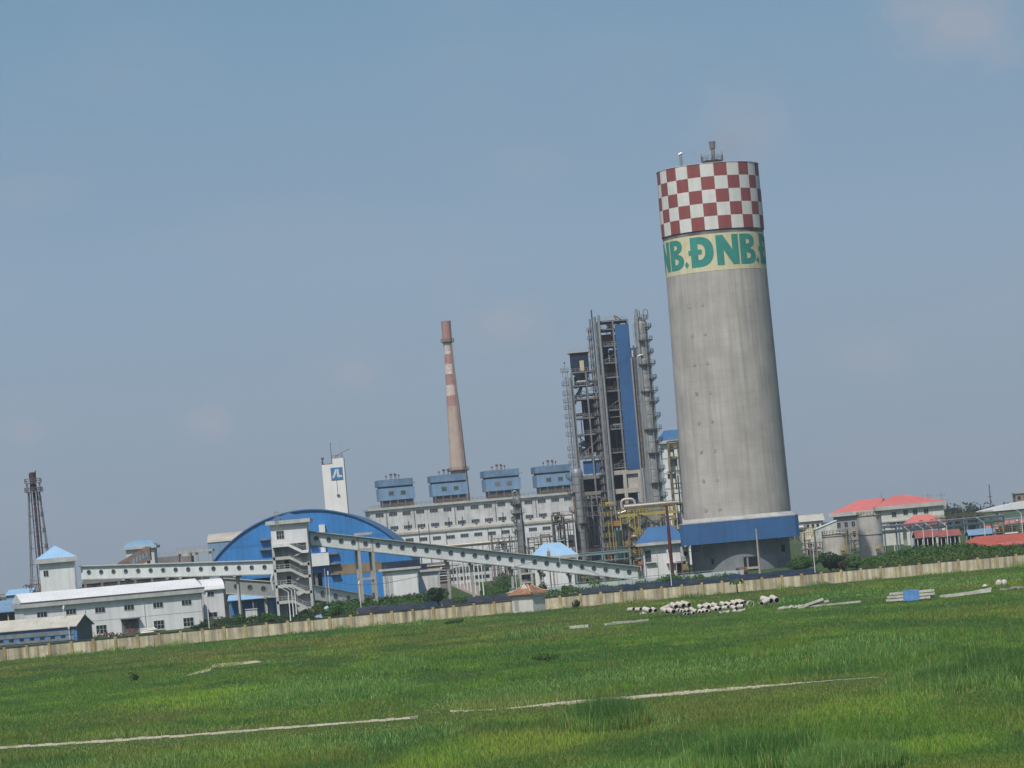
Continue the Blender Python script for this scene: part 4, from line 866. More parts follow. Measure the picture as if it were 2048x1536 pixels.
def onbase(px,py,wd,z0,z1,nm,m,off=.08):
    u=W(px,py,(CY-13.6)/K).x-bx; a=math.asin(max(-1,min(1,u/13.6))); t=-math.pi/2+a; cx,cy=13.65*math.cos(t),13.65*math.sin(t); d=Vector((-math.sin(t),math.cos(t),0)); nrm=Vector((math.cos(t),math.sin(t),0))
    C=Vector((cx,cy,0)); P=[C-d*wd/2+nrm*off,C+d*wd/2+nrm*off,C+d*wd/2-nrm*.6,C-d*wd/2-nrm*.6]
    MB().add([(p.x,p.y,z0) for p in P]+[(p.x,p.y,z1) for p in P],[(3,2,1,0),(4,5,6,7),(0,1,5,4),(1,2,6,5),(2,3,7,6),(3,0,4,7)]).build(nm,m,root)
onbase(1503,1127,4.2,1.0,3.8,'gate_opening',DARK); onbase(1492,1127,1.4,1.0,3.6,'door_leaf',mat('grey door leaf',(.22,.24,.25),.7,.1),.14); onbase(1500,1135,5.2,.4,1.0,'loading_step',CONCL,1.5)
onbase(1427,1124,.7,2.6,4.0,'slit_window',DARK); onbase(1571,1107,1.6,4.2,6.2,'slit_window',DARK)
# wispy dark stains ("patch marks") on the shaft are in the concrete material
# ================================================================== STEEL PROCESS TOWERS
rnd=random.Random(11)
def proc_tower(name,label,pl,pr_,yn,dep,lev_px,xref,seed,nx=2,ny=2,cs=.5,conc_to=None,col_m=MSTEEL,fill=1.5,encl=()):
    A=W(pl[0],pl[1],yn); B=W(pr_[0],pr_[1],yn); fr=Frame(A,B); root=fr.thing(name,label,'process tower'); rnd=random.Random(seed)
    lv=sorted([fr.at(xref+(y-700)*.0875,y)[1] for y in lev_px]); wd=fr.w
    b=MB(); steel_frame(b,0,wd,0,dep,lv,nx,ny,cs,.40,braces=[i for i in range(len(lv)) if i%3==1]); b.build('steel_frame',col_m,root)
    prev=0
    for i,z in enumerate(lv):
        o=MB().box(.2,wd-.2,.2,dep-.2,z+.0,z+.12).build('floor',DSTEEL,root); MB().rail([(0,-.25,z),(wd,-.25,z)],1.15,1.3,.09).build('railing',BROWN if rnd.random()<.4 else STEEL,o)
        H=z-prev
        # contents of the bay below: vessels, pipes
        for k in range(int(3*fill+rnd.random()*2)):
            x=rnd.uniform(.8,wd-.8); y=rnd.uniform(.8,dep-.8); t=rnd.random()
            m=rnd.choice([DSTEEL,DSTEEL,MSTEEL,BROWN,STEEL])
            if t<.35: r=rnd.uniform(.5,1.1); MB().tube((x,y,prev+.4),(x,y,prev+H*rnd.uniform(.4,.8)),r,10).ball((x,y,prev+H*.6),r*.98,10,6).build('vessel',m,root)
            elif t<.6: r=rnd.uniform(.3,.6); MB().tube((max(.3,x-2),y,prev+1.2),(min(wd-.3,x+2),y,prev+1.2),r,10).build('exchanger',m,root)
            else: MB().pipe([(x,y,prev),(x,y,prev+H*.6),(wd-x,y,prev+H*.6),(wd-x,y,z)],rnd.uniform(.1,.25),6).build('pipe',m,root)
        if rnd.random()<.75: xa=rnd.uniform(.3,wd*.35); MB().box(xa,xa+wd*rnd.uniform(.35,.6),dep*.55,dep*.58,prev+.3,prev+H*rnd.uniform(.6,1)-.5).build('back_panel',rnd.choice([DSTEEL,NAVY,RUST]),root)
        for k in range(3): x=rnd.uniform(.4,wd-.4); MB().tube((x,rnd.uniform(0,dep),prev+.1),(x,rnd.uniform(0,dep),z-.3),rnd.uniform(.1,.22),6).build('upright_pipe',rnd.choice([STEEL,DSTEEL,BROWN,MSTEEL]),root)
        prev=z
    return fr,root,lv
# left dark tower
frV,rV,lV=proc_tower('dark_steel_tower','dark open steel tower with hopper and navy box on top',(1175,1110),(1231,1105),850,9,[744,771,798,836,869,915],1147,5)
wd=frV.w; zt=frV.at(1160,741)[1]
def zV(px,py): return frV.at(px,py)
xb0=zV(1141,722)[0]; xb1=zV(1177,716)[0]; zb0=zV(1160,741)[1]; zb1=zV(1158,705)[1]
MB().box(xb0,xb1,1,7,zb0,zb1).build('top_box',NAVY,rV); MB().box(xb0-.6,xb1+.4,.4,7.6,zb1,zb1+.35).rail([(xb0-.5,.5,zb1+.35),(xb1+.3,.5,zb1+.35)],1.2,1.0,.1).build('top_box_roof',CONCL,rV)
a=zV(1163,728); MB().box(a[0]-.6,a[0]+.8,.7,1.0,a[1]-2.2,a[1]+1.2).build('top_box_door',mat('cream door',(.55,.48,.30),.7,.1),rV)
xh=(xb0+xb1)/2; zl=zV(1166,770)[1]; MB().lathe(xh,4,[(.6,zl+.6),(2.0,zb0-1.4),(2.7,zb0-1.0),(2.7,zb0)],16).build('hopper',MSTEEL,rV)
MB().pipe([(xh,3,zl),(xh-.6,3,zl-1.5),(xh-2.6,3,zl-4.2),(xh-2.8,3,zl-6)],.55,8).build('chute',MSTEEL,rV)
b=MB()
for x,r,y in ((zV(1143,800)[0]-.0,.36,-1.0),(zV(1141,800)[0]-.9,.20,-1.0),(wd-.6,.34,-1.0),(wd+.4,.22,-1.2),(wd+1.1,.28,-.8)): b=MB(); b.tube((x,y,3),(x,y,zt-1+rnd.uniform(-3,1)),r,8); b.build('riser_pipe',STEEL if r>.3 else MSTEEL,rV)
# outer cage stair at left, tiers of narrow platforms
r_=tag(empty('ladder_tower',(W(1175,1110,850).x-2.2,850*K,0)),'narrow ladder tower with stacked landings, left of the dark steel tower','ladder tower')
b=MB(); zz=[frV.at(1128+(y-744)*.0875,y)[1] for y in (744,771,790,805,818,836,853,872,900,915,930)]
b.box(-.85,-.70,-.6,-.45,8,zz[0]+1).box(.75,.9,-.6,-.45,8,zz[0]+1).box(.75,.9,.6,.75,8,zz[0]+1); b.build('post',MSTEEL,r_)
for z in zz: o=MB().box(-1.3,1.3,-.9,.9,z-.12,z).build('landing',RUST,r_); MB().rail([(-1.3,-.9,z),(1.3,-.9,z)],1.2,.8,.1).rail([(-1.3,.9,z),(-1.3,-.9,z)],1.2,.8,.1).build('railing',BROWN,o)
b=MB(); 
for za,zb in zip(zz[:-1],zz[1:]): b.ladder((-.9,-.4,zb),(.5,-.4,za),.5,.1,(0,1,0),.5)
b.build('ladder',MSTEEL,r_)
MB().beam((0,0,zz[0]),(.1,0,zz[0]+3),.12).ball((.1,0,zz[0]+3),.3,6,4).build('lamp',DSTEEL,r_)
MB().box(.5,wd-.4,7.5,7.7,1,zV(1178,950)[1]).box(2.6,wd-.6,8.0,8.2,zV(1170,905)[1],zV(1160,800)[1]).build('dark_back_wall',mat('dark backing panel',(.045,.05,.06),.9,.3,.4),rV)  # dark sheets added behind the bays to darken the open tower
# lower parts of left tower: concrete table, blue curtain wall
za=zV(1172,922)[1]; zb=zV(1176,948)[1]; MB().box(1.2,wd-.4,1.0,1.2,zb,za).build('blue_curtain',DBLUE,rV)
zc1=zV(1178,951)[1]; zc2=zV(1180,958)[1]; zc3=zV(1182,983)[1]
b=MB().box(-.4,wd+.3,-.3,9.3,zc2,zc1-.02).box(-.4,wd+.3,-.3,9.3,zc3-1.2,zc3).box(-.3,.7,-.35,.6,0,zc2).box(wd-.7,wd+.2,-.35,.6,0,zc2).build('concrete_table',CONCD,rV)
# blue panelled tower
frW,rW,lW=proc_tower('blue_panelled_tower','tallest dark steel tower, with a full-height blue cladding strip','' or (1236,1110),(1295,1105),850,12,[643,659,692,726,755,782,820,858,905,936],1203,9,nx=2,ny=2,cs=.55)
wdW=frW.w
def zW(px,py): return frW.at(px,py)
a=zW(1229,650); c_=zW(1286,936); pL=zW(1229,650)[0]; pR1=zW(1254.5,648)[0]; pR2=zW(1274,696)[0]; zp0=zW(1268,938)[1]; zp1=zW(1242,649)[1]; zp2=zW(1264,696)[1]
MB().box(pL,pR1,-.7,-.25,zp0,zp1).box(pR1+.01,pR2,-.55,-.25,zp0,zp2).box(pR1,pR1+.3,-.5,6,zp2,zp1).build('blue_cladding',DBLUE,rW)
MB().box(pR1+.6,pR1+1.3,-.62,-.56,zp2-3.0,zp2-.8).build('cladding_window',WHITED,rW)
b=MB(); b.box(-.5,wdW+.4,-.5,12.5,zp0-1.5,zp0-.02); zq=zW(1270,975)[1]; b.box(-.5,wdW+.4,-.5,12.5,zq-1.6,zq)
for x in (-.4,wdW*.40,wdW-.9,): b.box(x,x+1.1,-.6,.6,0,zp0-1.5)
b.build('concrete_table',CONCL,rW)
MB().box(wdW*.42+1.1,wdW-.9,.4,.7,zq,zp0-1.5).build('infill_wall',CONCL,rW)
MB().box(.8,wdW*.42,3.2,3.4,2,zp0-1.5).build('dark_recess',DARK,rW)
zt=lW[-1]
MB().box(.4,wdW-.4,8.5,8.7,zp0,lW[-4]-.5).box(.4,wdW*.3,8.5,8.7,lW[-4],lW[-3]).build('dark_back_wall',mat('dark backing panel',(.045,.05,.06)),rW)  # dark backing added so the tower's interior reads dark
for x,y,r,zz0,zz1,m in ((-.9,-.9,.42,3,zt+1.5,MSTEEL),(-1.8,-.6,.24,3,zt+4.0,DSTEEL),(-2.6,-.8,.30,3,zt+1.0,MSTEEL),(-3.3,-.5,.18,3,zt-2,BROWN),(.4,-1.2,.40,8,zt+2,STEEL),(wdW+.2,-1.3,.33,3,zt-13,STEEL),(wdW+1.2,-1.2,.26,3,zt-9,BROWN)):
    MB().tube((x,y,zz0),(x,y,zz1),r,8).build('riser_pipe',m,rW)
for k in range(26): z=lW[0]*.3+(zt-lW[0]*.3)*k/26; MB().rail([(-3.9,-1.4,z),(-2.2,-1.4,z)],1.0,.8,.1).box(-4.0,-2.2,-1.5,.2,z-.1,z).build('side_platform',BROWN if k%3 else DSTEEL,rW)
MB().beam((wdW*.66,3,zt),(wdW*.58,3,zt+1.8),.4).beam((wdW*.62,3,zt+1.6),(wdW*.8,3,zt+.2),.4).build('roof_crane',RUST,rW)
xt=zW(1200,760)[0]
o=MB().box(.5,wdW*.5,2.8,3.0,zW(1215,690)[1],zW(1213,668)[1]).build('inner_wall',mat('rusty brown wall',(.15,.11,.085),.9,.3,.5,.3),rW)
# tall silver column right of it
pb=W(1322,1120,845); zz=lambda px,py: W(px,py,845).z
zt=zz(1289,640)
prof=[(2.6,5),(2.6,zz(1306,792)),(2.4,zz(1303,776)),(2.4,zz(1298,722)),(2.1,zz(1297,715)),(2.1,zt-1)]
pl=[(zz(1290,655),-70,60),(zz(1294,680),-110,40),(zz(1296,705),-60,60),(zz(1298,728),-120,20),(zz(1300,757),-70,80),(zz(1302,782),-120,30),(zz(1304,803),-80,70),(zz(1306,833),-60,60),(zz(1308,858),-120,30),(zz(1310,882),-60,60),(zz(1312,905),-110,50),(zz(1315,938),-60,70),(zz(1318,965),-110,60),(zz(1320,992),-60,70)]
colx=column_vessel('steel_column','tall grey process column ringed with platforms, beside the blue cladding strip',(pb.x,845*K),zt,prof,pl,4,body=mat('weathered column cladding',(.40,.41,.40),.55,.25,.5,.4,metal=.15),pipes=7,side=-1,ring=4.5)
x0=W(1271,640,845).x-pb.x; x1=x0
MB().tube((x0+.3,-2.2,2),(x0+.3,-2.2,zz(1271,620)),.55,10).build('overhead_pipe',STEEL,colx)
MB().tube((x0+1.6,-1.4,2),(x0+1.6,-1.4,zz(1279,650)),.32,8).build('overhead_pipe',BROWN,colx)
zq_=zz(1268,718); MB().arcpipe([(x0+1.2,-2.5,zq_+.9),(x0-.6,-2.5,zq_+.9),(x0-.6,-2.5,2)],.38,1.2).build('overhead_pipe',SILVER,colx)
MB().arcpipe([(x0+1.8,-1.0,zt-1),(x0+1.8,-1,zt+1.4),(0,0,zt+1.4),(0,0,zt)],.3,.8).build('overhead_pipe',STEEL,colx)
b=MB().lathe(.3,0,[(1.9,zt+.2),(2.2,zt+.2),(2.2,zt+.35),(1.9,zt+.35)],16).rail([(.3+2.1*math.cos(a),2.1*math.sin(a),zt+.3) for a in np.linspace(0,6.283,13)],1.3,1,.1)
b.pipe([(1.2,0,zt+.3),(1.3,0,zt+3.2),(2.0,0,zt+3.6),(2.7,0,zt+3.0),(2.7,0,zt+.3)],.12,6).beam((0,0,zt),(0,0,zt+3.2),.3); b.build('top_platform',RUST,colx)
# big cylinder column lower left, and slim column
pb=W(1168,1115,815); zz=lambda px,py: W(px,py,815).z; zt=zz(1148,940)
column_vessel('wide_column','wide dull silver column with seam rings before the dark steel tower',(pb.x,815*K),zt,[(1.95,4),(1.95,zt-1)],[(zz(1150,955),140,220),(zz(1155,985),100,240),(zz(1160,1020),140,230),(zz(1163,1046),-100,60)],8,body=mat('dull column cladding',(.34,.36,.38),.45,.15,.5,.35,metal=.4),pipes=4,side=-1,ring=2.55)
pb=W(1047,1130,800); zz=lambda px,py: W(px,py,800).z; zt=zz(1033,992)
c2=column_vessel('slim_column','slim grey column with small side platforms standing alone before the long white block',(pb.x,800*K),zt,[(1.35,4),(1.3,zz(1040,1045)),(1.1,zz(1039,1040)),(1.05,zt-1)],[(zz(1035,1008),120,300),(zz(1036,1026),100,330),(zz(1038,1040),160,230),(zz(1040,1062),150,230)],12,body=mat('stained slim cladding',(.28,.28,.27),.5,.2,.5,.5,metal=.35),pipes=3,side=-1,ring=5)
MB().arcpipe([(0,-.3,zt),(-.1,-.3,zt+1.6),(-1.4,-.3,zt+1.6),(-1.4,-.3,zt-6)],.2,.7).arcpipe([(0,-.3,zt-1),(.6,-1.0,zt-1.5),(.6,-1.2,zt-14),(1.7,-1.2,zt-17),(1.7,-1.2,3)],.14,.7).build('overhead_pipe',SILVER,c2)
# ================================================================== WHITE BUILDING behind, blue roof (between column and tower)
A=W(1340,1080,930); B=W(1378,1077,930); fr=Frame(A,B); root=fr.thing('tall_white_house','tall white house with blue hip roof glimpsed between grey column and chequered tower','building')
_,h=fr.at(1345,886); _,h1=fr.at(1345,880); _,h2=fr.at(1347,868,8)
MB().box(0,fr.w+2,0,14,0,h).build('wall',WHITE,root); MB().box(-1.5,fr.w+3.5,-1.5,15.5,h,h1).build('fascia',TRIM,root); MB().hip(-1.4,fr.w+3.4,-1.4,15.4,h1+.01,h2+1.5,3).build('roof',BLUEROOF,root)
for px,py in ((1340,897),(1345,950),(1340,950),(1349,925)): s,z=fr.at(px,py); window(root,s,z,1.8,2.6)
for z in np.arange(6,h-2,5.5): MB().box(-.05,fr.w+2.05,-.12,0,z,z+.5).build('floor_band',TRIM,root)
# ================================================================== PIPEWORK AND YELLOW STRUCTURES
def pipe_unit(name,label,pa,pb_,yn,dep,lev_px,seed,nx=3,fm=MSTEEL,rm=YELLOW,npipe=10,nves=3,vm=None,cat='pipework',pmats=None):
    A=W(pa[0],pa[1],yn); B=W(pb_[0],pb_[1],yn); fr=Frame(A,B); root=fr.thing(name,label,cat); rnd=random.Random(seed); wd=fr.w
    xm=(pa[0]+pb_[0])/2; lv=sorted(fr.at(xm,y)[1] for y in lev_px); top=lv[-1]
    b=MB(); steel_frame(b,0,wd,0,dep,lv,nx,1,.3,.24,braces=(0,)); b.build('steel_frame',fm,root)
    for z in lv: o=MB().box(0,wd,.2,dep,z,z+.08).build('walkway',BROWN,root); MB().rail([(0,-.16,z),(wd,-.16,z)],1.1,1.2,.1).build('railing',rm,o)
    pm=pmats or [BROWN,STEEL,RUST,MSTEEL,SILVER,PIPEPALE,DSTEEL]
    for k in range(npipe):
        z=rnd.uniform(.5,top+1.0); y=rnd.uniform(-.6,dep); x0=rnd.uniform(0,wd*.6); x1=x0+rnd.uniform(1.5,wd*.5); z2=rnd.uniform(.3,top+.8); t=rnd.random()
        b=MB()
        if t<.4: b.pipe([(x0,y,0.2),(x0,y,z),(x1,y,z),(x1,y,z2)],rnd.uniform(.09,.22),6)
        elif t<.7: b.pipe([(x0,y,z),(x1,y,z),(x1,y+1,z),(x1,y+1,z2)],rnd.uniform(.1,.26),6)
        else: b.tube((x0,y,.2),(x0,y,z+rnd.uniform(0,2.5)),rnd.uniform(.09,.2),6)
        if rnd.random()<.4: b.ball((x0,y,z),.35,8,5)
        b.build('pipe',rnd.choice(pm),root)
    for k in range(nves):
        x=wd*(k+.5)/nves+rnd.uniform(-.5,.5); r=rnd.uniform(.6,1.2); z0=rnd.choice([.8]+lv[:-1]); hh=rnd.uniform(2,3.5)
        MB().tube((x,dep*.5,z0),(x,dep*.5,z0+hh),r,12).ball((x,dep*.5,z0+hh),r*.99,12,6,sz=.5).tube((x,dep*.5,z0+hh),(x,dep*.5,z0+hh+r*.5+.6),.15,6).build('vessel',vm or rnd.choice([SILVER,STEEL,PIPEPALE]),root)
    return fr,root,lv
pipe_unit('pipe_station','low rusty pipe station with a domed pale vessel, right of the slim column',(1058,1115),(1110,1110),800,6,[1083,1096,1073],21,nx=4,rm=BROWN,nves=1,npipe=16)
pipe_unit('pipe_station','brown tangle of pipes and small platforms left of the wide silver column',(1110,1112),(1152,1108),810,7,[1095,1078,1060,1045,1030],22,nx=2,rm=BROWN,npipe=30,nves=3,pmats=[BROWN,RUST,STEEL,BROWN,SILVER,DSTEEL])
pipe_unit('pipe_station','grey pipework and vessels between the wide column and the concrete table',(1172,1112),(1212,1108),825,8,[1090,1070,1050,1030,1010,995],23,nx=2,npipe=30,nves=5,rm=BROWN,pmats=[STEEL,MSTEEL,SILVER,BROWN,DSTEEL])
pipe_unit('pipe_station','dense pipework with orange valves below the concrete table of the blue-panelled tower',(1208,1112),(1250,1108),815,8,[1092,1072,1050,1030,1010],24,nx=2,npipe=30,nves=4,pmats=[BROWN,STEEL,MSTEEL,YELLOW,RUST,SILVER])
pipe_unit('pipe_station','crowded pipework and exchangers beneath the yellow pipe bridge',(1285,1105),(1365,1098),770,9,[1085,1062,1040],25,nx=4,npipe=26,nves=4,rm=YELLOW,pmats=[BROWN,DSTEEL,MSTEEL,YELLOW,STEEL,OXRED])
pipe_unit('platform_stack','yellow-railed platforms stacked against the left side of the chequered tower',(1355,1095),(1376,1093),800,6,[1005,985,965,940,915,895,880],26,nx=1,npipe=12,nves=2,rm=YELLOW,fm=BROWN,pmats=[BROWN,STEEL,MSTEEL])
pipe_unit('pipe_station','far grey pipework below the long white block, left of the slim column',(985,1118),(1040,1113),860,6,[1098,1085,1075],27,nx=4,npipe=14,nves=1,rm=STEEL)
pipe_unit('pipe_station','tall cluster of upright pipes and brown decks below the beige concrete table',(1246,1112),(1296,1108),800,7,[1090,1068,1046,1024,1006],34,nx=3,npipe=36,nves=5,rm=BROWN,fm=DSTEEL,pmats=[BROWN,DSTEEL,MSTEEL,YELLOW,RUST,STEEL])
pipe_unit('pipe_station','dark pipes and valves between the yellow stairs and the blue-roofed control house',(1262,1128),(1298,1125),745,4,[1108,1090,1072],35,nx=2,npipe=22,nves=2,rm=YELLOW,fm=BROWN,pmats=[BROWN,DSTEEL,MSTEEL,YELLOW,RUST])
# orange-tipped steps / blue twin pipes
p=W(1240,1085,790); root=tag(empty('twin_pipe_stand',(p.x,p.y,0)),'pair of light blue vertical pipes between orange valve decks','pipework')
zz=lambda px,py: W(px,py,790).z
MB().tube((-.5,0,zz(1240,1085)),(-.5,0,zz(1236,1052)),.25,8).tube((.5,0,zz(1240,1085)),(.5,0,zz(1236,1052)),.22,8).build('pipe',LTBLUE,root)
MB().box(-1.2,1.3,-.6,.6,zz(1240,1088)-.6,zz(1240,1088)+1.1).box(-1.3,.6,-.6,.6,zz(1235,1048)-.6,zz(1235,1048)+1.0).build('valve_deck',mat('orange valve paint',(.45,.20,.05),.7,.2,1),root)
MB().box(-1.0,-.8,-.1,.1,0,zz(1240,1088)-.6).box(1.0,1.2,-.1,.1,0,zz(1240,1088)-.6).build('post',BROWN,root)
# yellow pipe bridge with big silver pipe
A=W(1243,1108,762); B=W(1362,1098,762); fr=Frame(A,B); root=fr.thing('yellow_pipe_bridge','yellow steel pipe bridge on dark legs beside the chequered tower, with zigzag yellow stairs','pipe bridge'); wd=fr.w
zd=fr.at(1300,1024)[1]; zu=fr.at(1300,1018)[1]
b=MB(); b.box(0,wd,-.2,.2,zd-.9,zd-.1).box(0,wd,3.0,3.3,zd-.9,zd-.1).box(0,wd,-.2,3.3,zd-.1,zd); b.build('deck',YELLOW,root)
MB().rail([(0,-.2,zd),(wd,-.2,zd)],1.2,.9,.12).rail([(0,3.2,zd),(wd,3.2,zd)],1.2,.9,.12).build('railing',YELLOW,root)
b=MB()
for px in (1243,1290,1358): x=fr.at(px+5,1060)[0]; b.box(x-.35,x+.35,-.2,.3,0,zd-.9).box(x-.35,x+.35,2.8,3.2,0,zd-.9)
xa,xb_=fr.at(1295,1060)[0],fr.at(1333,1060)[0]; zl,zh=fr.at(1312,1062)[1],fr.at(1312,1034)[1]; b.beam((xa,0,zl),(xb_,0,zh),.4); b.beam((xa,0,zh),(xb_,0,zl),.4); b.box(xa,wd,-.2,.2,zl-.4,zl)
b.build('leg',DSTEEL,root)
MB().rail([(xa,-.3,zl),(wd,-.3,zl)],1.1,1.0,.11).build('lower_railing',YELLOW,root)
lvp=[(1256,1138),(1270,1105),(1249,1093),(1280,1068),(1251,1048),(1275,1030),(1262,1022)]
zz=[fr.at(*p) for p in ((1266,1140),(1274,1109),(1249,1092),(1279,1066),(1250,1046),(1278,1030))]
b=MB(); r=MB()
seq=[(fr.at(1278,1142)[0],.0),(fr.at(1277,1110)[0],fr.at(1277,1110)[1]),(fr.at(1250,1092)[0],fr.at(1250,1092)[1]),(fr.at(1279,1066)[0],fr.at(1279,1066)[1]),(fr.at(1250,1046)[0],fr.at(1250,1046)[1]),(fr.at(1279,1029)[0],zd)]
b.beam((seq[0][0],-2,0),(seq[1][0],-2,seq[1][1]),.5,.2); 
for (xa_,za_),(xb2,zb2) in zip(seq[1:-1],seq[2:]):
    b.beam((xa_,-1.6,za_),(xb2,-1.6,zb2),1.0,.25); r.rail([(xa_,-2.1,za_),(xb2,-2.1,zb2)],1.1,.8,.12); b.box(xb2-.8,xb2+.8,-2.6,-.6,zb2-.15,zb2); r.rail([(xb2-.8,-2.6,zb2),(xb2+.8,-2.6,zb2)],1.1,.8,.12)
so_=b.build('stair',YELLOW,root); r.build('stair_railing',YELLOW,so_)
MB().box(seq[1][0]+.6,seq[1][0]+.9,-2.2,-1.9,0,zd).box(seq[2][0]-.9,seq[2][0]-.6,-2.2,-1.9,0,zd).build('stair_post',YELLOW,root)
# silver pipe on the bridge
y_=1.2; a=fr.at(1248,1018,y_); c_=fr.at(1345,1009,y_)
rt=tag(empty('silver_pipe',fr.O,fr.rz),'thick shiny silver pipe on the yellow bridge, with an upturned loop','pipe'); rt.location.z=zd
MB().tube((a[0],y_,2.1),(c_[0],y_,2.1),.85,16).tube((c_[0],y_,2.1),(c_[0]+1.6,y_,2.1),.6,14).build('pipe_run',mat('bright pipe cladding',(.62,.57,.50),.22,.06,.5,metal=.8),rt)
x=a[0]; zt=fr.at(1255,1001,y_)[1]-zd
MB().arcpipe([(x+.2,2.4,1.2),(x-.6,2.4,1.2),(x-.6,2.4,zt+.4),(x+3.3,2.4,zt+.4),(x+3.6,2.4,1.2)],.42,1.3,12).build('pipe_loop',mat('matt pipe cladding',(.50,.46,.44),.5,.1,.5,metal=.3),rt)
b=MB(); [b.box(q-.12,q+.12,.5,1.9,0,1.4) for q in np.linspace(a[0]+1,c_[0]-1,6)]; b.build('saddle',BROWN,rt)
MB().ball((a[0]-1.6,0,.3),.6,10,6).tube((a[0]-1.6,0,.3),(a[0]+.4,0,.9),.3,8).build('valve',SILVER,rt)
# green cylinders at the stair
p=W(1242,1112,755); root=tag(empty('green_tank',(p.x,p.y,0)),'dark green upright tank left of the yellow zigzag stairs','tank')
zz1=W(1240,1062,755).z; MB().tube((0,0,.6),(0,0,zz1),.85,14).ball((0,0,zz1),.85,14,6,sz=.4).build('vessel',mat('dark green tank paint',(.025,.07,.06),.6,.2,.6),root); MB().lathe(0,0,[(.8,0),(.8,.6)],12).build('skirt',YELLOW,root)
# red mast
p=W(1345,1150,700); root=tag(empty('red_mast',(p.x,p.y,0)),'tall thick red oxide steel mast in front of the blue-roofed white house','mast'); zt=W(1328,1012,700).z
MB().tube((0,0,0),(0,0,zt),.55,10,.38).build('pole',OXRED,root); MB().box(-.9,.3,-.3,.3,zt-.3,zt+.2).build('head',OXRED,root)
# small house blue roof by the tower
A=W(1290,1150,712); B=W(1368,1144,712); fr=Frame(A,B); _,h=fr.at(1325,1089); _,h1=fr.at(1325,1083); _,h2=fr.at(1318,1063,4)
root=hip_house(fr,'control_house','white control house with mid blue hip roof beside the chequered tower base','building',fr.w,8.5,h,h1-h,1.7,h2-h+.6,roof=BLUEROOF,ix=3.6)
s,z=fr.at(1296,1108); MB().box(s-.8,s+.8,-.05,.05,z-2.2,z+1.0).build('window',GLASS,root); MB().box(s-.9,s+2.0,-1.0,-.05,z-2.6,z-2.4).build('balcony',CONCL,root); MB().rail([(s-.9,-1,z-2.4),(s+2,-1,z-2.4)],1,.7,.07).build('railing',STEEL,root)
s,z=fr.at(1361,1131); MB().box(s-1.4,s+1.4,-.05,.05,0,z+1.2).build('dark_doorway',DARK,root); s,z=fr.at(1340,1125); MB().box(s-1,fr.w,-1.4,0,3.6,3.85).build('canopy',TRIM,root)
MB().tube((fr.w-.5,-.15,0),(fr.w-.5,-.15,h),.09,6).tube((.4,-.15,0),(.4,-.15,h),.09,6).build('downpipe',STEEL,root)
A=W(1366,1152,703); B=W(1382,1150,703); fr=Frame(A,B); root=fr.thing('louvre_cabinet','white wall panel with a round fan opening beside the chequered tower base','cabinet'); _,h=fr.at(1372,1093); _,hb=fr.at(1374,1121)
MB().box(0,fr.w,0,2.5,hb,h).build('body',WHITED,root); s,z=fr.at(1371,1107); MB().tube((s,-.08,z),(s,.0,z),.62,14).build('fan',DARK,root); b=MB(); steel_frame(b,.1,fr.w-.1,.2,2.3,[hb],1,1,.2,.2,(0,)); b.rail([(0,0,hb),(fr.w,0,hb)],1.1,.7,.1); b.build('frame',BROWN,root); MB().box(.1,fr.w,-.1,2,hb-2.6,hb-.9).build('crate',mat('tan crate',(.36,.27,.15),.8,.3,1.5),root)
# awning, loader bits in front of control house
A=W(1283,1150,735); B=W(1318,1147,735); fr=Frame(A,B); root=fr.thing('red_canopy','small red canopy over a dark loading bay at the foot of the long gallery','canopy'); _,z=fr.at(1300,1124)
MB().prismx([(-.2,z-.5),(3,z+.4),(3,z+.3),(-.2,z-.6)],-.5,fr.w).build('roof',AWNRED,root); [MB().box(x-.1,x+.1,0,.2,0,z-.5).build('post',FRAMEW,root) for x in (0,fr.w/2,fr.w-.2)]; MB().box(0,fr.w,2.5,2.7,0,z).build('rear_wall',CREAMW,root)
A=W(1280,1152,728); B=W(1316,1149,728); fr=Frame(A,B); root=fr.thing('dark_skip','dark ribbed steel skip under the small red canopy','skip'); MB().prism([(.3,.2),(fr.w-.3,.2),(fr.w,2.1),(0,2.1)],-1.6,0).build('body',DSTEEL,root); b=MB(); [b.box(x-.1,x+.1,-1.75,-1.6,.3,2.05) for x in np.linspace(.5,fr.w-.5,7)]; b.build('rib',TEAL,root)
# blue roofed white block under the gallery
A=W(1072,1170,712); B=W(1150,1163,712); fr=Frame(A,B); _,h=fr.at(1110,1118); _,h1=fr.at(1110,1112); _,h2=fr.at(1100,1097,5)
root=hip_house(fr,'pump_hall','low white hall with a light blue hip roof, half hidden behind the long gallery','building',fr.w,11,h,h1-h,1.6,h2-h+.7,ix=4.5)
MB().tube((fr.w*.55,-.15,0),(fr.w*.55,-.15,h),.08,6).build('downpipe',FRAMEW,root); MB().box(fr.w*.45,fr.w*.45+.5,-.03,0,0,h).build('stain_strip',mat('brown stain',(.38,.32,.25),.9,.2,1,.3),root)
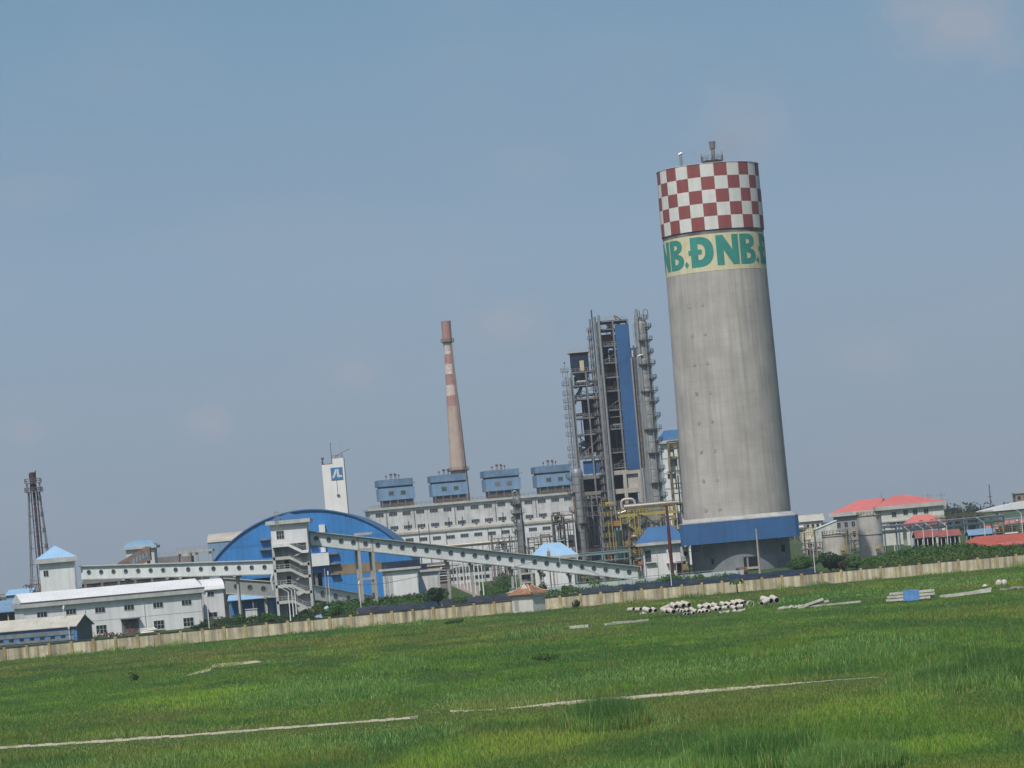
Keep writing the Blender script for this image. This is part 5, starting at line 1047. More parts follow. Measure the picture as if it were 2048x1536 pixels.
# teal beam pipe rack right of the hall roof
A=W(1150,1135,735); B=W(1262,1125,735); fr=Frame(A,B); root=fr.thing('teal_pipe_rack','low teal-beamed pipe rack between the blue hip roof and the yellow stairs','pipe rack'); zt=fr.at(1200,1106)[1]; zl=fr.at(1205,1120)[1]
b=MB(); b.box(0,fr.w,-.25,.25,zt-.5,zt).box(0,fr.w,2.8,3.2,zt-.5,zt).box(0,fr.w,-.2,.2,zl-.35,zl); [b.box(x-.2,x+.2,-.2,.2,0,zt+1.5 if i in(0,) else zt) for i,x in enumerate(np.linspace(.2,fr.w-.2,3))]; b.build('beam',TEAL,root)
for k in range(7): MB().tube((0,.2+k*.4,zt+.25),(fr.w,.2+k*.4,zt+.25),.16+.05*(k%2),6).build('pipe',[STEEL,BROWN,MSTEEL,DSTEEL][k%4],root)
b=MB(); rnd2=random.Random(4)
for k in range(30): x=rnd2.uniform(0,fr.w); b.tube((x,1,.2),(x,1,rnd2.uniform(1.5,zl)),.14,5)
b.build('valve_cluster',BROWN,root); MB().box(0,fr.w,2.4,2.6,0,zl-.6).build('rear_wall',CONCD,root)
MB().rail([(0,-.3,zt+.4),(fr.w,-.3,zt+.4)],1.0,.6,.08).build('railing',MSTEEL,root)
# long pipe run from the slim column to the left
A=W(875,1103,880); B=W(1035,1089,880); fr=Frame(A,B); root=fr.thing('pale_pipe_run','long pale pink pipe on trestles crossing before the long white block','pipe'); z=fr.at(960,1086)[1]; z2=fr.at(960,1098)[1]
MB().tube((0,0,z),(fr.w,0,z),.42,10).tube((0,.9,z-.6),(fr.w,.9,z-.6),.25,8).build('pipe_run',PIPEPALE,root); b=MB(); 
for i,x in enumerate(np.linspace(1,fr.w-1,8)): b.box(x-.15,x+.15,-.2,.2,0,z-.4); b.beam((x,0,z-4),(x+2.5,0,z-.6),.12)
b.box(0,fr.w,-.15,.15,z-4.2,z-4); b.build('trestle',MSTEEL,root)
# grey low structures between hall and pump house
fr,root,h=block('grey_pipe_bank','dense bank of grey horizontal pipes under the long gallery, right of the pump houses','pipework',(838,1150),(900,1145),1125,800,3,CONCD)
for k in range(7): MB().tube((0,-.3,h*(.35+.09*k)),(fr.w,-.3,h*(.35+.09*k)),.2,6).build('pipe',[STEEL,BROWN,SILVER,MSTEEL][k%4],root)
fr,root,h=block('low_white_range','low white building range with dark windows seen through the lamp posts','building',(880,1160),(985,1150),1133,960,8,WHITED)
for i in range(9): 
    x=2+i*(fr.w-4)/8; MB().box(x-.9,x+.9,-.05,.05,h*.62,h*.85).build('window',GLASS,root); MB().box(x-.9,x+.9,-.05,.05,h*.2,h*.42).build('window',GLASS,root)
MB().box(-.5,fr.w+.5,-.8,8,h,h+.4).build('roof_slab',TRIM,root)
b=MB(); rnd2=random.Random(9); A=W(885,1150,900); Bq=W(1000,1140,900); fr=Frame(A,Bq); root=fr.thing('road_pipe_rack','steel pipe rack with many parallel pipes running beside the plant road','pipe rack'); z=fr.at(940,1128)[1]
[b.box(x-.15,x+.15,0,.3,0,z) for x in np.linspace(.3,fr.w-.3,9)]; b.box(0,fr.w,0,.3,z-.3,z).box(0,fr.w,3,3.3,z-.3,z); b.build('beam',MSTEEL,root)
for k in range(6): MB().tube((0,.2+k*.5,z+.25+.12*(k%3)),(fr.w,.2+k*.5,z+.25+.12*(k%3)),.18,6).build('pipe',[SILVER,BROWN,STEEL][k%3],root)
# ================================================================== RIGHT SIDE: tanks
def tank(label,pl,pr_,ptop,yn,rails,mid):
    A=W(pl[0],pl[1],yn); B=W(pr_[0],pr_[1],yn); R=(B.x-A.x)/2; zt=W((pl[0]+pr_[0])/2+(ptop-pl[1])*.0875,ptop,yn).z; root=tag(empty('storage_tank',((A.x+B.x)/2,yn*K+R,0)),label,'tank')
    MB().lathe(0,0,[(R,0),(R,zt),(R*.5,zt+.45),(.01,zt+.6)],40).build('tank_shell',mat('brushed tank steel',(.56,.53,.49),.5,.12,.35,.25,metal=.1,lines=(1.9,0,.25,.03)),root)
    MB().lathe(0,0,[(R,zt*mid-.1),(R+.12,zt*mid-.1),(R+.12,zt*mid+.1),(R,zt*mid+.1)],40).lathe(0,0,[(R,zt-.15),(R+.15,zt-.15),(R+.15,zt),(R,zt)],40).build('band',DSTEEL,root)
    MB().rail([(R*math.cos(a),R*math.sin(a),zt) for a in np.linspace(0,6.283,25)],1.2,1,.1).build('railing',YELLOW,root)
    z=0
    if rails: o=MB().box(R*.2,R*.75,-R-1.2,-R*.9,1.9,2.1).build('platform',BROWN,root); MB().rail([(R*.15,-R-1.2,2.1),(R*.8,-R-1.2,2.1)],1.3,.5,.13).rail([(R*.15,-R-1.2,.6),(R*.8,-R-1.2,.6)],1.3,.5,.13).build('railing',YELLOW,o)
    MB().tube((R*.55,-R*.9,zt-.5),(R*.55,-R*.9,zt+.2),.3,8).box(-R*.3,R*.4,-R*.9,-R*.8,zt,zt+.25).build('nozzle',BROWN,root)
    return root,R,zt
t1=tank('short squat steel tank with yellow handrails, just right of the chequered tower',(1650,1112),(1703,1108),1068,800,True,.9)
MB().ladder((t1[1]*.62,-t1[1]*.85,0),(t1[1]*.62,-t1[1]*.85,t1[2]+1),.9,.12,(1,0,0),.5).build('yellow_ladder',YELLOW,t1[0])
t2=tank('tall shiny steel tank in front of the red-roofed building',(1723,1115),(1772,1111),1031,765,True,.52)
# horizontal vessel end by skirt
p=W(1606,1056,790); root=tag(empty('drum_vessel',(p.x,p.y,0)),'shiny horizontal drum end poking out right of the blue skirt','vessel')
MB().tube((-3.5,0,p.z),(0,0,p.z),1.2,16).ball((0,0,p.z),1.19,16,8).build('drum',SILVER,root); b=MB(); steel_frame(b,-3,3.5,-1,2,[p.z-1.4],2,1,.25,.2,(0,)); b.build('frame',BROWN,root); MB().rail([(-2.8,-1.2,p.z-2.9),(4.2,-1.2,p.z-2.9)],1.4,.7,.14).rail([(0,-1.2,p.z-1.2),(3.6,-1.2,p.z-1.2)],1.3,.7,.13).build('railing',YELLOW,root)
pipe_unit('pipe_station','low pipework with pale sheds between the blue skirt and the squat tank',(1608,1120),(1650,1116),830,5,[1098,1085],31,nx=3,npipe=12,nves=1)
pipe_unit('pipe_station','low pipes and frames between the two steel tanks',(1702,1112),(1724,1110),840,5,[1096,1082,1068],32,nx=1,npipe=10,nves=0)
# sheds behind tanks
A=W(1606,1090,980); B=W(1650,1086,980); fr=Frame(A,B); root=fr.thing('village_house','small beige house with a pale roof far behind the drum and squat tank','house'); _,h=fr.at(1628,1042); MB().box(0,fr.w,0,9,0,h).build('wall',CREAMW,root); MB().prismx([(-.8,h),(4.5,h+2.6),(9.8,h)],-.8,fr.w+.6).build('roof',ROOFGREY,root)
for i in range(4): MB().box(2+i*1.9,3+i*1.9,-.05,.05,h-2.6,h-1.2).build('window',GLASS,root)
A=W(1632,1080,950); B=W(1676,1076,950); fr=Frame(A,B); root=fr.thing('lean_to_shed','white lean-to with slanting roof between beige house and red-roofed building','shed'); z0=fr.at(1634,1058)[1]; z1=fr.at(1672,1040)[1]; MB().prism([(0,0),(fr.w,0),(fr.w,z1-.3),(0,z0-.3)],0,7).build('wall',WHITED,root); MB().prism([(-.3,z0-.3),(fr.w+.1,z1-.3),(fr.w+.1,z1),(-.3,z0)],-.3,7.3).build('roof',ROOFWHITE,root)
# ================================================================== RED ROOFED BUILDING
A=W(1764,1090,980); B=W(1893,1079,980); fr=Frame(A,B); root=fr.thing('red_roofed_office','large white three-storey office with a light red hip roof','building')
_,h=fr.at(1820,1016); _,h1=fr.at(1820,1008); wd=fr.w
MB().box(0,wd,0,24,0,h).build('wall',CREAMW,root); MB().box(-1.4,wd+1.2,-1.4,25.4,h,h1).build('eave',TRIM,root)
xr0=fr.at(1812,992,12)[0]; _,hr=fr.at(1812,989,12); 
MB().add([(-1.3,-1.3,h1+.01),(wd+1.1,-1.3,h1+.01),(wd+1.1,25.3,h1+.01),(-1.3,25.3,h1+.01),(xr0-5,12,hr),(xr0,12,hr)],[(0,1,5,4),(1,2,5),(2,3,4,5),(3,0,4),(3,2,1,0)]).build('roof',REDROOF,root)
for px,py in ((1788,1029),(1811,1025),(1830,1024),(1852,1022)): s,z=fr.at(px,py); window(root,s,z,1.7,1.9)
for px,py in ((1786,1050),(1800,1049)): s,z=fr.at(px,py); window(root,s,z,2.2,2.4)
_,zb=fr.at(1820,1041); _,zb2=fr.at(1820,1038); MB().box(-.3,wd+.3,-.5,0,zb,zb2).box(-.3,wd+.3,-.3,0,zb-3,zb-2.7).build('balcony_band',TRIM,root)
# left wing, its shade painted into a grey plaster colour
A=W(1672,1098,990); B=W(1763,1091,985); fr=Frame(A,B); root=fr.thing('red_roofed_wing','shaded grey wing with an orange-red hip roof, behind the tall steel tank','building'); _,h=fr.at(1715,1030); _,h1=fr.at(1715,1022); wd=fr.w
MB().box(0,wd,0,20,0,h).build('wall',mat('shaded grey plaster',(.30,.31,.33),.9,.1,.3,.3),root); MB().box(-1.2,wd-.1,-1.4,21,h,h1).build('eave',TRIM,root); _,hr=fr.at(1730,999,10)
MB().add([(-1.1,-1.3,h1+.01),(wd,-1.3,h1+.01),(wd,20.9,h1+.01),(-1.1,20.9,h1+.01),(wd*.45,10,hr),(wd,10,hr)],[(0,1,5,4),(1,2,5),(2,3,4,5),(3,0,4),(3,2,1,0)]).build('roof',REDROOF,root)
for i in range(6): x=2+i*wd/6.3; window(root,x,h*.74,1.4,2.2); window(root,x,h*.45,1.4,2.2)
# red lower annex
A=W(1812,1080,930); B=W(1893,1073,930); fr=Frame(A,B); root=fr.thing('red_roofed_annex','low annex with a salmon red hip roof in front of the red-roofed office','building'); _,h=fr.at(1850,1050); wd=fr.w; _,hr=fr.at(1855,1029,6)
MB().box(.5,wd-.5,0,12,0,h).build('wall',CREAMW,root); MB().hip(-.8,wd+.6,-1,13,h+.01,hr,5.0).build('roof',REDROOF,root)
# brick red long low building
A=W(1915,1112,720); B=W(2110,1096,720); fr=Frame(A,B); root=fr.thing('brick_red_store','long low cream building with a brick-red hip roof at the right edge','building'); _,h=fr.at(1990,1092); wd=fr.w; _,hr=fr.at(1990,1070,5)
MB().box(.8,wd,0,10,0,h-.4).build('wall',mat('cream wall',(.55,.52,.38),.8,.1,.3,.3),root); MB().box(-.4,wd+.4,-1,11,h-.4,h-.1).build('eave',TRIM,root); MB().hip(-.9,wd+.4,-1.2,11.2,h-.09,hr,7).build('roof',BRICKROOF,root)
for px in (2002,2020,2040): s,z=fr.at(px,1098); window(root,s,h*.55,1.8,1.3)
MB().box(fr.at(2010,1068,5)[0],fr.at(2036,1066,5)[0],4.5,5.2,hr,hr+.35).build('ridge_vent',ROOFWHITE,root)
# canopies
def canopy(label,pa,pb_,ptop,pbot,yn,m,name='open_canopy'):
    A=W(pa[0],pa[1],yn); B=W(pb_[0],pb_[1],yn); fr=Frame(A,B); xm=(pa[0]+pb_[0])/2; z0=fr.at(xm,pbot)[1]; z1=fr.at(xm,ptop,4)[1]; root=fr.thing(name,label,'canopy')
    MB().prismx([(-.4,z0),(4,z1),(8.4,z0),(8.4,z0-.15),(4,z1-.15),(-.4,z0-.15)],-.5,fr.w+.5).build('roof',m,root); [MB().box(x-.12,x+.12,0,.24,0,z0-.1).build('post',FRAMEW,root) for x in np.linspace(.2,fr.w-.2,5)]; MB().box(0,fr.w,5,5.2,0,z0-.3).build('back_wall',DARK,root)
canopy('dusty red canopy roof under the pipe rack, left one of two',(1835,1092),(1877,1088),1060,1073,800,AWNRED); canopy('dusty red canopy roof under the pipe rack, beside the blue canopy',(1882,1088),(1921,1084),1059,1071,800,AWNRED); canopy('light blue canopy roof under the pipe rack near the right edge',(1941,1085),(1991,1081),1057,1068,830,SLATEBLUE)
canopy('bright red canopy far right above the brick-red store',(2006,1075),(2060,1071),1036,1047,900,REDROOF); canopy('small pink-red roof between the blue canopy and the right edge pipework',(1978,1078),(2010,1075),1050,1058,900,REDROOF)
pipe_unit('pipe_station','yellow-framed pump skid at the right edge above the brick-red store',(1992,1082),(2060,1076),800,5,[1062,1050],33,nx=4,npipe=18,nves=2,pmats=[DSTEEL,BROWN,MSTEEL])
# white arched sheet roof far right
A=W(1965,1042,1150); B=W(2110,1030,1150); fr=Frame(A,B); root=fr.thing('white_arched_shed','low shed with long curved white roof before the far trees','shed'); z0=fr.at(1970,1022)[1]; z1=fr.at(2040,1002,4)[1]
MB().prism([(fr.w*t,z0-.5) for t in (1,0)]+[(fr.w*t,z0+(z1-z0)*math.sin(math.pi*t*.62)) for t in np.linspace(0,1,14)],0,20).build('roof',ROOFWHITE,root); MB().box(1,fr.w,.5,19,0,z0-.5).build('wall',mat('green shed wall',(.10,.16,.10),.8,.1),root)
A=W(2036,1050,1250); B=W(2110,1045,1250); fr=Frame(A,B); root=fr.thing('village_house','brown block house peeping over the white arched roof at the right edge','house'); _,h=fr.at(2050,986); MB().box(0,fr.w,0,9,0,h).build('wall',mat('brown brick wall',(.28,.23,.17),.9,.1),root); MB().box(-.6,fr.w,-.6,9.6,h,h+.5).build('roof_slab',CONCL,root); MB().box(1,2.4,-.05,.05,h-3,h-1.2).build('window',GLASS,root); MB().box(4,5.4,-.05,.05,h-3,h-1.2).build('window',GLASS,root)
# ================================================================== RIGHT PIPE RACK (long, blue-grey)
A=W(1766,1110,800); B=W(2012,1088,880); fr=Frame(A,B); root=fr.thing('long_pipe_rack','long two-tier blue-grey pipe rack with pale pipes crossing the right side','pipe rack'); wd=fr.w; za=fr.at(1850,1047)[1]; zl=fr.at(1850,1058)[1]
b=MB(); xs=np.linspace(.3,wd-.3,10); [b.box(x-.25,x+.25,y-.2,y+.2,0,za+.2) for x in xs for y in (0,4)]; [b.box(x-.15,x+.15,.2,3.8,z-.35,z) for x in xs for z in (za,zl)]; b.box(0,wd,-.2,.2,za-.3,za).box(0,wd,-.2,.2,zl-.3,zl); b.build('rack_frame',mat('blue grey rack steel',(.20,.28,.36),.6,.1,.5,.2),root)
for k,(y,z,r,m) in enumerate(((.3,za+.3,.24,STEEL),(1.1,za+.35,.30,MSTEEL),(1.9,za+.25,.2,SILVER),(2.8,za+.3,.26,STEEL),(.2,zl+.3,.30,PIPEPALE),(1.1,zl+.2,.22,SILVER),(2.2,zl+.3,.26,STEEL),(3.2,zl+.25,.22,BROWN))): MB().tube((-1,y,z),(wd+1,y,z),r,7).build('pipe',m,root)
b=MB(); rnd2=random.Random(2)
for k in range(16): x=rnd2.uniform(1,wd-1); b.pipe([(x,.5,za+.3),(x,.5,za+1.1),(x+2,.5,za+1.1),(x+2,.5,za+.3)],.12,5)
b.build('expansion_loop',BROWN,root)
MB().rail([(wd*.5,3.8,za+1),(wd,3.8,za+1)],1.2,1.2,.12).build('railing',YELLOW,root)
A=W(2005,1075,885); root=tag(empty('rack_pylon',(A.x,A.y,0)),'square grey concrete pylon ending the long pipe rack near the right edge','pylon'); MB().box(-.9,.9,-.9,.9,0,W(2007,1025,885).z).build('shaft',CONCD,root); MB().box(0,14,-.2,.2,W(2007,1040,885).z-.4,W(2007,1040,885).z).tube((0,0,W(2007,1040,885).z+.3),(14,0,W(2007,1040,885).z+.3),.25,7).build('cross_beam',mat('blue grey rack steel',(.2,.28,.36)),root)
# ================================================================== LAMPS, POLES, WIRES
def lampP(bend,head,yn,label,group=None,m=None,base_yn=None):
    b=W(bend[0],bend[1],yn); hd=W(head[0],head[1],yn); return lamp((b.x,b.y,0),label,hd.z,(hd.x-b.x,-.2),group,m,hd.z-b.z)
six=[((576.5,1184),(563,1176)),((583,1180.5),(567,1172)),((589,1178.5),(572,1170)),((596,1175.5),(579,1167)),((602,1174.5),(586,1166)),((609,1170.5),(593,1163))]
nm6=['leftmost','second from the left','third from the left','fourth from the left','fifth from the left','rightmost']
for i,(b_,h_) in enumerate(six): lampP(b_,h_,566+i*13,'white street lamp, '+nm6[i]+' of the cluster of six before stair tower','cluster of six street lamps')
def ballamp(px,py,yn,label,bend=None,group=None):
    p=W(px,py,yn); root=tag(empty('street_lamp',(p.x,p.y,0)),label,'street lamp',group); 
    if bend is None:
        MB().tube((0,0,0),(0,0,p.z),.09,8,.06).build('pole',LAMPW,root); MB().beam((-.1,0,p.z),(.12,0,p.z+.75),.34).build('lamp_head',LAMPW,root); return
    q=W(bend[0],bend[1],yn); dx=p.x-q.x; root.location.x=q.x
    MB().tube((0,0,0),(0,0,q.z),.09,8,.07).build('pole',LAMPW,root); MB().tube((0,0,q.z),(dx,0,p.z),.05,6).build('arm',LAMPW,root); MB().beam((dx,0,p.z),(dx*1.25,0,p.z+(p.z-q.z)*.35+.3),.30).build('lamp_head',LAMPW,root)
ballamp(718,1168,566,'white street lamp standing alone before the blue hall and the twin-column gallery frame')
ballamp(413,1192,560,'white street lamp at the right end of the white workshop'); ballamp(127,1218,560,'white street lamp in front of the white workshop, over the beige shed roof'); ballamp(138,1257,557,'short white lamp post right beside the beige shed wall')
ballamp(1335,1106,560,'white street lamp in front of the red mast',bend=(1338.5,1117)); ballamp(1621,1078,560,'tall white street lamp right of the blue skirt, above the dark bushes',bend=(1625.5,1090)); ballamp(1026.5,1135,600,'white street lamp just left of the concrete twin-leg tower',bend=(1030.5,1144))
ballamp(656,1150,625,'thin white lamp in front of the dark shaded gable',bend=(657,1166)); ballamp(882,1139,640,'white street lamp right of the smaller white block',bend=(878,1147)); ballamp(1119,1113,600,'short white lamp head peeping over the long gallery')
for i,(x,yt,yb) in enumerate([(884,1142,1168),(889,1140,1169),(894.5,1139,1170),(900,1137,1171),(906,1135,1172),(912,1133,1173),(918,1131.5,1174.5),(925,1130,1177),(931,1128.5,1180),(938,1127,1184),(947,1125.5,1188),(955,1123,1191),(962,1120,1194)]):
    yn=YN(x+2,yb); p=W(x,yt+2,yn); root=tag(empty('street_lamp',(p.x,p.y,0)),'white street lamp by the plant road, '+ORD[i]+' from the left of its row','street lamp','row of lamps along the plant road')
    MB().tube((0,0,0),(0,0,p.z),.19,6,.15).build('pole',LAMPW,root); MB().tube((0,0,p.z),(1.6,0,p.z+.9),.10,5).build('arm',LAMPW,root); MB().beam((1.5,0,p.z+.85),(2.3,0,p.z+1.3),.3,.16).build('lamp_head',LAMPW,root)
for i,(x,y,hx,hy) in enumerate([(1788,1078,1776,1070),(1822,1065,1812,1057),(1846,1058,1835,1050.5),(1864,1056,1853,1048),(1893,1052,1880,1043),(1968,1045,1956,1037),(2042,1026,2030,1019)]):
    lampP((x,y),(hx,hy),745+i*8,'thin white street lamp before the long pipe rack, '+ORD[i]+' from the left','street lamp row before the right pipe rack')
def pole(top,bot_yn,label,r=.16,name='utility_pole',m=POLEC,arms=(),cat='pole'):
    p=W(top[0],top[1],bot_yn); root=tag(empty(name,(p.x,p.y,0)),label,cat); MB().tube((0,0,0),(0,0,p.z),r,8,r*.6).build('pole',m,root)
    for dz,wd in arms: MB().box(-wd,wd,-.08,.08,p.z-dz-.1,p.z-dz+.1).build('crossarm',m,root); b=MB(); [b.tube((x,0,p.z-dz),(x,0,p.z-dz+.45),.09,6) for x in (-wd*.9,wd*.9,-wd*.3,wd*.3)]; b.build('insulator',DSTEEL,root)
    return root
pole((1512,1057),640,'thick tapering grey concrete pole before the chequered tower base',.32); pole((649,1137),630,'slim brown-grey pole left of the thin lamp before the shaded gable',.2)
r=pole((1096,1096),620,'slender pole carrying an orange-brown box, rising before the long gallery',.16); p=W(1098,1112,620); MB().box(-.4,.45,-.4,.4,p.z-.8,p.z+1.2).build('transformer_box',mat('orange brown box',(.40,.20,.08),.8,.2,1),r)
r=pole((1086,1142),610,'short black pole with lamp under the long gallery',.12,m=DSTEEL); p=W(1088,1150,610); MB().ball((.1,0,p.z),.5,8,6).build('lamp',DSTEEL,r)
pole((1313,1100),705,'thin grey pole before the blue-roofed control house',.11); pole((1351,1113),700,'thin white pole right of the red mast',.09,m=LAMPW)
pole((1881,983),1000,'grey utility pole with crossarms right of the red-roofed office',.28,arms=((1.6,1.7),(3.6,2.6),(6.5,1.4))); pole((1855,985),1150,'farther utility pole with crossarm above the red roof edge',.28,arms=((1.4,2.6),(2.6,1.8)))
pole((1978,969),1250,'tall thin mast over the far trees near the right edge',.35,m=DSTEEL,name='mast',arms=((6,1.0),(11,1.2))); pole((1925,1012),1200,'short pale pole among the far trees on the right',.2); pole((1762,985),1300,'faint thin mast rising behind the light red hip roof',.14,m=DSTEEL,name='mast')
pole((955,1038),960,'dark thin vent pole before the long white block, right one of two',.20,m=DSTEEL,name='vent_pole') if False else None
for (x,y,l) in ((837,1050,'left one of two dark poles before the long white block'),(857,1048,'right one of two dark poles before the long white block')): pole((x,y),900,l+', above the gallery',.22,m=DSTEEL,name='vent_pole')
def wire(label,pts,yn):
    P=[W(x,y,yn) for x,y in pts]; root=MB().pipe([p for p in P],.055,5).build('overhead_cable',DSTEEL); tag(root,label,'cable')
wire('thin dark overhead cable sagging from the shaded gable to the pump houses',[(668,1163),(700,1169),(732,1170),(770,1166.5),(810,1159),(850,1150),(880,1141)],600); wire('thin dark overhead cable running on right below the long gallery',[(880,1141),(920,1142.5),(960,1142),(1000,1138),(1035,1132),(1070,1123),(1092,1113)],602); wire('thin cable from the orange-boxed pole to the right over the gallery end',[(1100,1113),(1140,1121),(1190,1122),(1240,1119),(1262,1116)],618)
wire('thin cable passing in front of the control house and tower base',[(1265,1114),(1313,1106.5),(1360,1104),(1420,1102)],700)
# ================================================================== SMALL THINGS BEHIND THE WALL
def bx(name,label,cat,pa,pb_,ptop,yn,dep,m,extra=None):
    A=W(pa[0],pa[1],yn); B=W(pb_[0],pb_[1],yn); fr=Frame(A,B); h=fr.at((pa[0]+pb_[0])/2,ptop)[1]; root=fr.thing(name,label,cat); MB().box(0,fr.w,0,dep,.0,h).build('body',m,root); return fr,root,h
fr,root,h=bx('transformer_kiosk','small white transformer kiosk in the weeds left of the stair tower','kiosk',(492,1236),(515,1234),1219,585,1.8,WHITE); MB().box(-.15,fr.w+.15,-.2,2,h,h+.18).build('roof',TRIM,root); MB().box(fr.w*.48,fr.w*.52,-.02,0,.1,h-.1).build('door_gap',CONCD,root); MB().box(.2,fr.w*.45,-.04,0,.3,h-.3).box(fr.w*.55,fr.w-.2,-.04,0,.3,h-.3).build('door',WHITED,root)
fr=Frame(W(629,1241,568),W(646,1240,568)); root=fr.thing('tarpaulin_heap','blue and white tarpaulin heap just behind the wall, right of the six lamps','tarpaulin'); z=fr.at(638,1229)[1]
b=MB(); b.add([(0,0,0),(fr.w,0,0),(fr.w*1.1,1.4,0),(0,1.4,0),(.1,.2,z*.55),(fr.w*.9,.1,z*.6),(fr.w*.8,1.0,z),(fr.w*.35,1.1,z*.9)],[(0,1,5,4),(1,2,6,5),(2,3,7,6),(3,0,4,7),(4,5,6,7)]); b.build('cover',SLATEBLUE,root); MB().box(.1,fr.w*.9,-.1,0,z*.1,z*.4).build('pale_edge',WHITED,root)
p=W(657,1224,585); root=tag(empty('tilted_panel',(p.x,p.y,0)),'narrow light blue panel leaning in the weeds below the lower gallery','panel'); z=W(655,1213,585).z; MB().beam((.5,0,.2),(-.6,.4,z),.9,.12,up=(0,1,0)).build('sheet',mat('pale cyan sheet',(.40,.60,.66),.6,.05),root); MB().beam((-.3,.9,0),(-.3,.3,z*.6),.08).build('prop',BROWN,root)
fr,root,h=bx('low_kerb_wall','low white concrete trough wall at the foot of the lower gallery','wall',(660,1215),(765,1206),1203,640,1.0,CONCL); MB().box(0,fr.w,-.12,1.12,h,h+.12).build('coping',TRIM,root)
p=W(1473,1142,640); p2=W(1488,1142,640); root=tag(empty('rusty_drum',(p.x,p.y,0)),'large rusty open drum lying beside the low barrier at the tower base','drum'); r_=1.0
b=MB(); D=Vector((.85,.5,0)).normalized(); c0=Vector((.3,-.3,r_)); c1=c0+D*2.4; b.tube(c0,c1,r_,16,caps=False).tube(c0,c1,r_*.93,16,caps=False,m=1); b.build('shell',[RUST,DARK],root); MB().box(.1,2.4,-.6,-.4,0,.25).build('chock',BARK,root)
# low pale barrier with rail
A=W(1020,1193,592); B=W(1488,1150,600); fr=Frame(A,B); root=fr.thing('low_barrier','long low pale barrier wall with thin handrail before the gallery foot','barrier'); z=fr.at(1300,1152)[1]; zw=fr.at(1300,1155)[1]
MB().box(0,fr.w,0,.3,0,zw-.1).build('wall_panel',mat('pale aqua barrier',(.50,.56,.56),.8,.1,.3,.4),root); b=MB(); b.box(0,fr.w,-.1,.0,z-.08,z+.04); [b.box(x-.05,x+.05,-.1,0,0,z-.08) for x in np.arange(.3,fr.w,3.2)]; b.build('handrail',mat('blue grey rail',(.20,.27,.30),.6,.1),root)
# low dark sheet roofs
def lowroof(label,xa,xb,ya,yb,yn,m=NAVY,hh=1.5):
    A=W(xa,ya,yn); B=W(xb,yb,yn+2); fr=Frame(A,B); root=fr.thing('low_sheet_roof',label,'roof'); rnd=random.Random(int(xa)); x=0; ms=[m,mat('patched blue sheet',(.022,.042,.085),.6,.3,.5,.3),mat('faded blue sheet',(.035,.05,.075),.7,.3,.5,.3),m]
    while x<fr.w: w1=rnd.uniform(2.0,4.5); dz=rnd.uniform(-.30,.20); MB().prismx([(0,hh-1.3+dz*.5),(4.6,hh+dz),(4.6,hh-.10+dz),(0,hh-1.4+dz*.5)],x,min(x+w1,fr.w)-.08).build('roof_sheet',rnd.choice(ms),root); x+=w1
    b=MB(); b.box(0,fr.w,.05,.15,0,hh-1.45); b.box(0,fr.w,4.3,4.4,0,hh-.4); b.build('board_wall',CONCD,root)
lowroof('long patched navy sheet roof just behind the boundary wall, below the chequered tower',1165,1640,1190,1150,562,hh=1.5)
lowroof('dark slate sheet roof just behind the wall, under the white pump houses',718,880,1240,1226,562,m=mat('dark slate sheet',(.045,.055,.075),.7,.3,.5),hh=1.6); lowroof('dark slate sheet roof just behind the wall, left of the tiled hut',890,1025,1225,1213,570,m=mat('dark slate sheet',(.045,.055,.075)),hh=1.75)
# building materials near the white workshop
root=tag(empty('white_roll',W(285,1268,560)),'long white rolled pipes lying on the ground before the white workshop door','pipe'); root.location.z=0; z=W(292,1257,560).z
MB().tube((0,0,z*.5),(3.2,0,z*.75),.22,8).build('pipe',WHITE,root); MB().tube((-.3,-.5,z*.25),(2.6,-.6,z*.3),.24,8).tube((.2,.5,z*.85),(2.8,.5,z*.95),.2,8).build('pipe',PIPEPALE,root)
root=tag(empty('site_clutter',W(190,1275,562)),'heap of red and white building clutter before the left end of the white workshop','rubble'); root.location.z=0; rnd=random.Random(7); b=MB()
for k in range(40): x=rnd.uniform(0,6.5); z=rnd.uniform(.1,1.6-.15*x); b.beam((x,rnd.uniform(-1,1),z*.4),(x+rnd.uniform(-.7,.7),rnd.uniform(-1,1),z+.2),rnd.uniform(.06,.25),m=rnd.choice([0,1,2]))
b.build('heap',[WHITED,RUST,OXRED],root)
SLABD=mat('dirty broken concrete',(.62,.60,.55),.95,.2,1.2,.3)
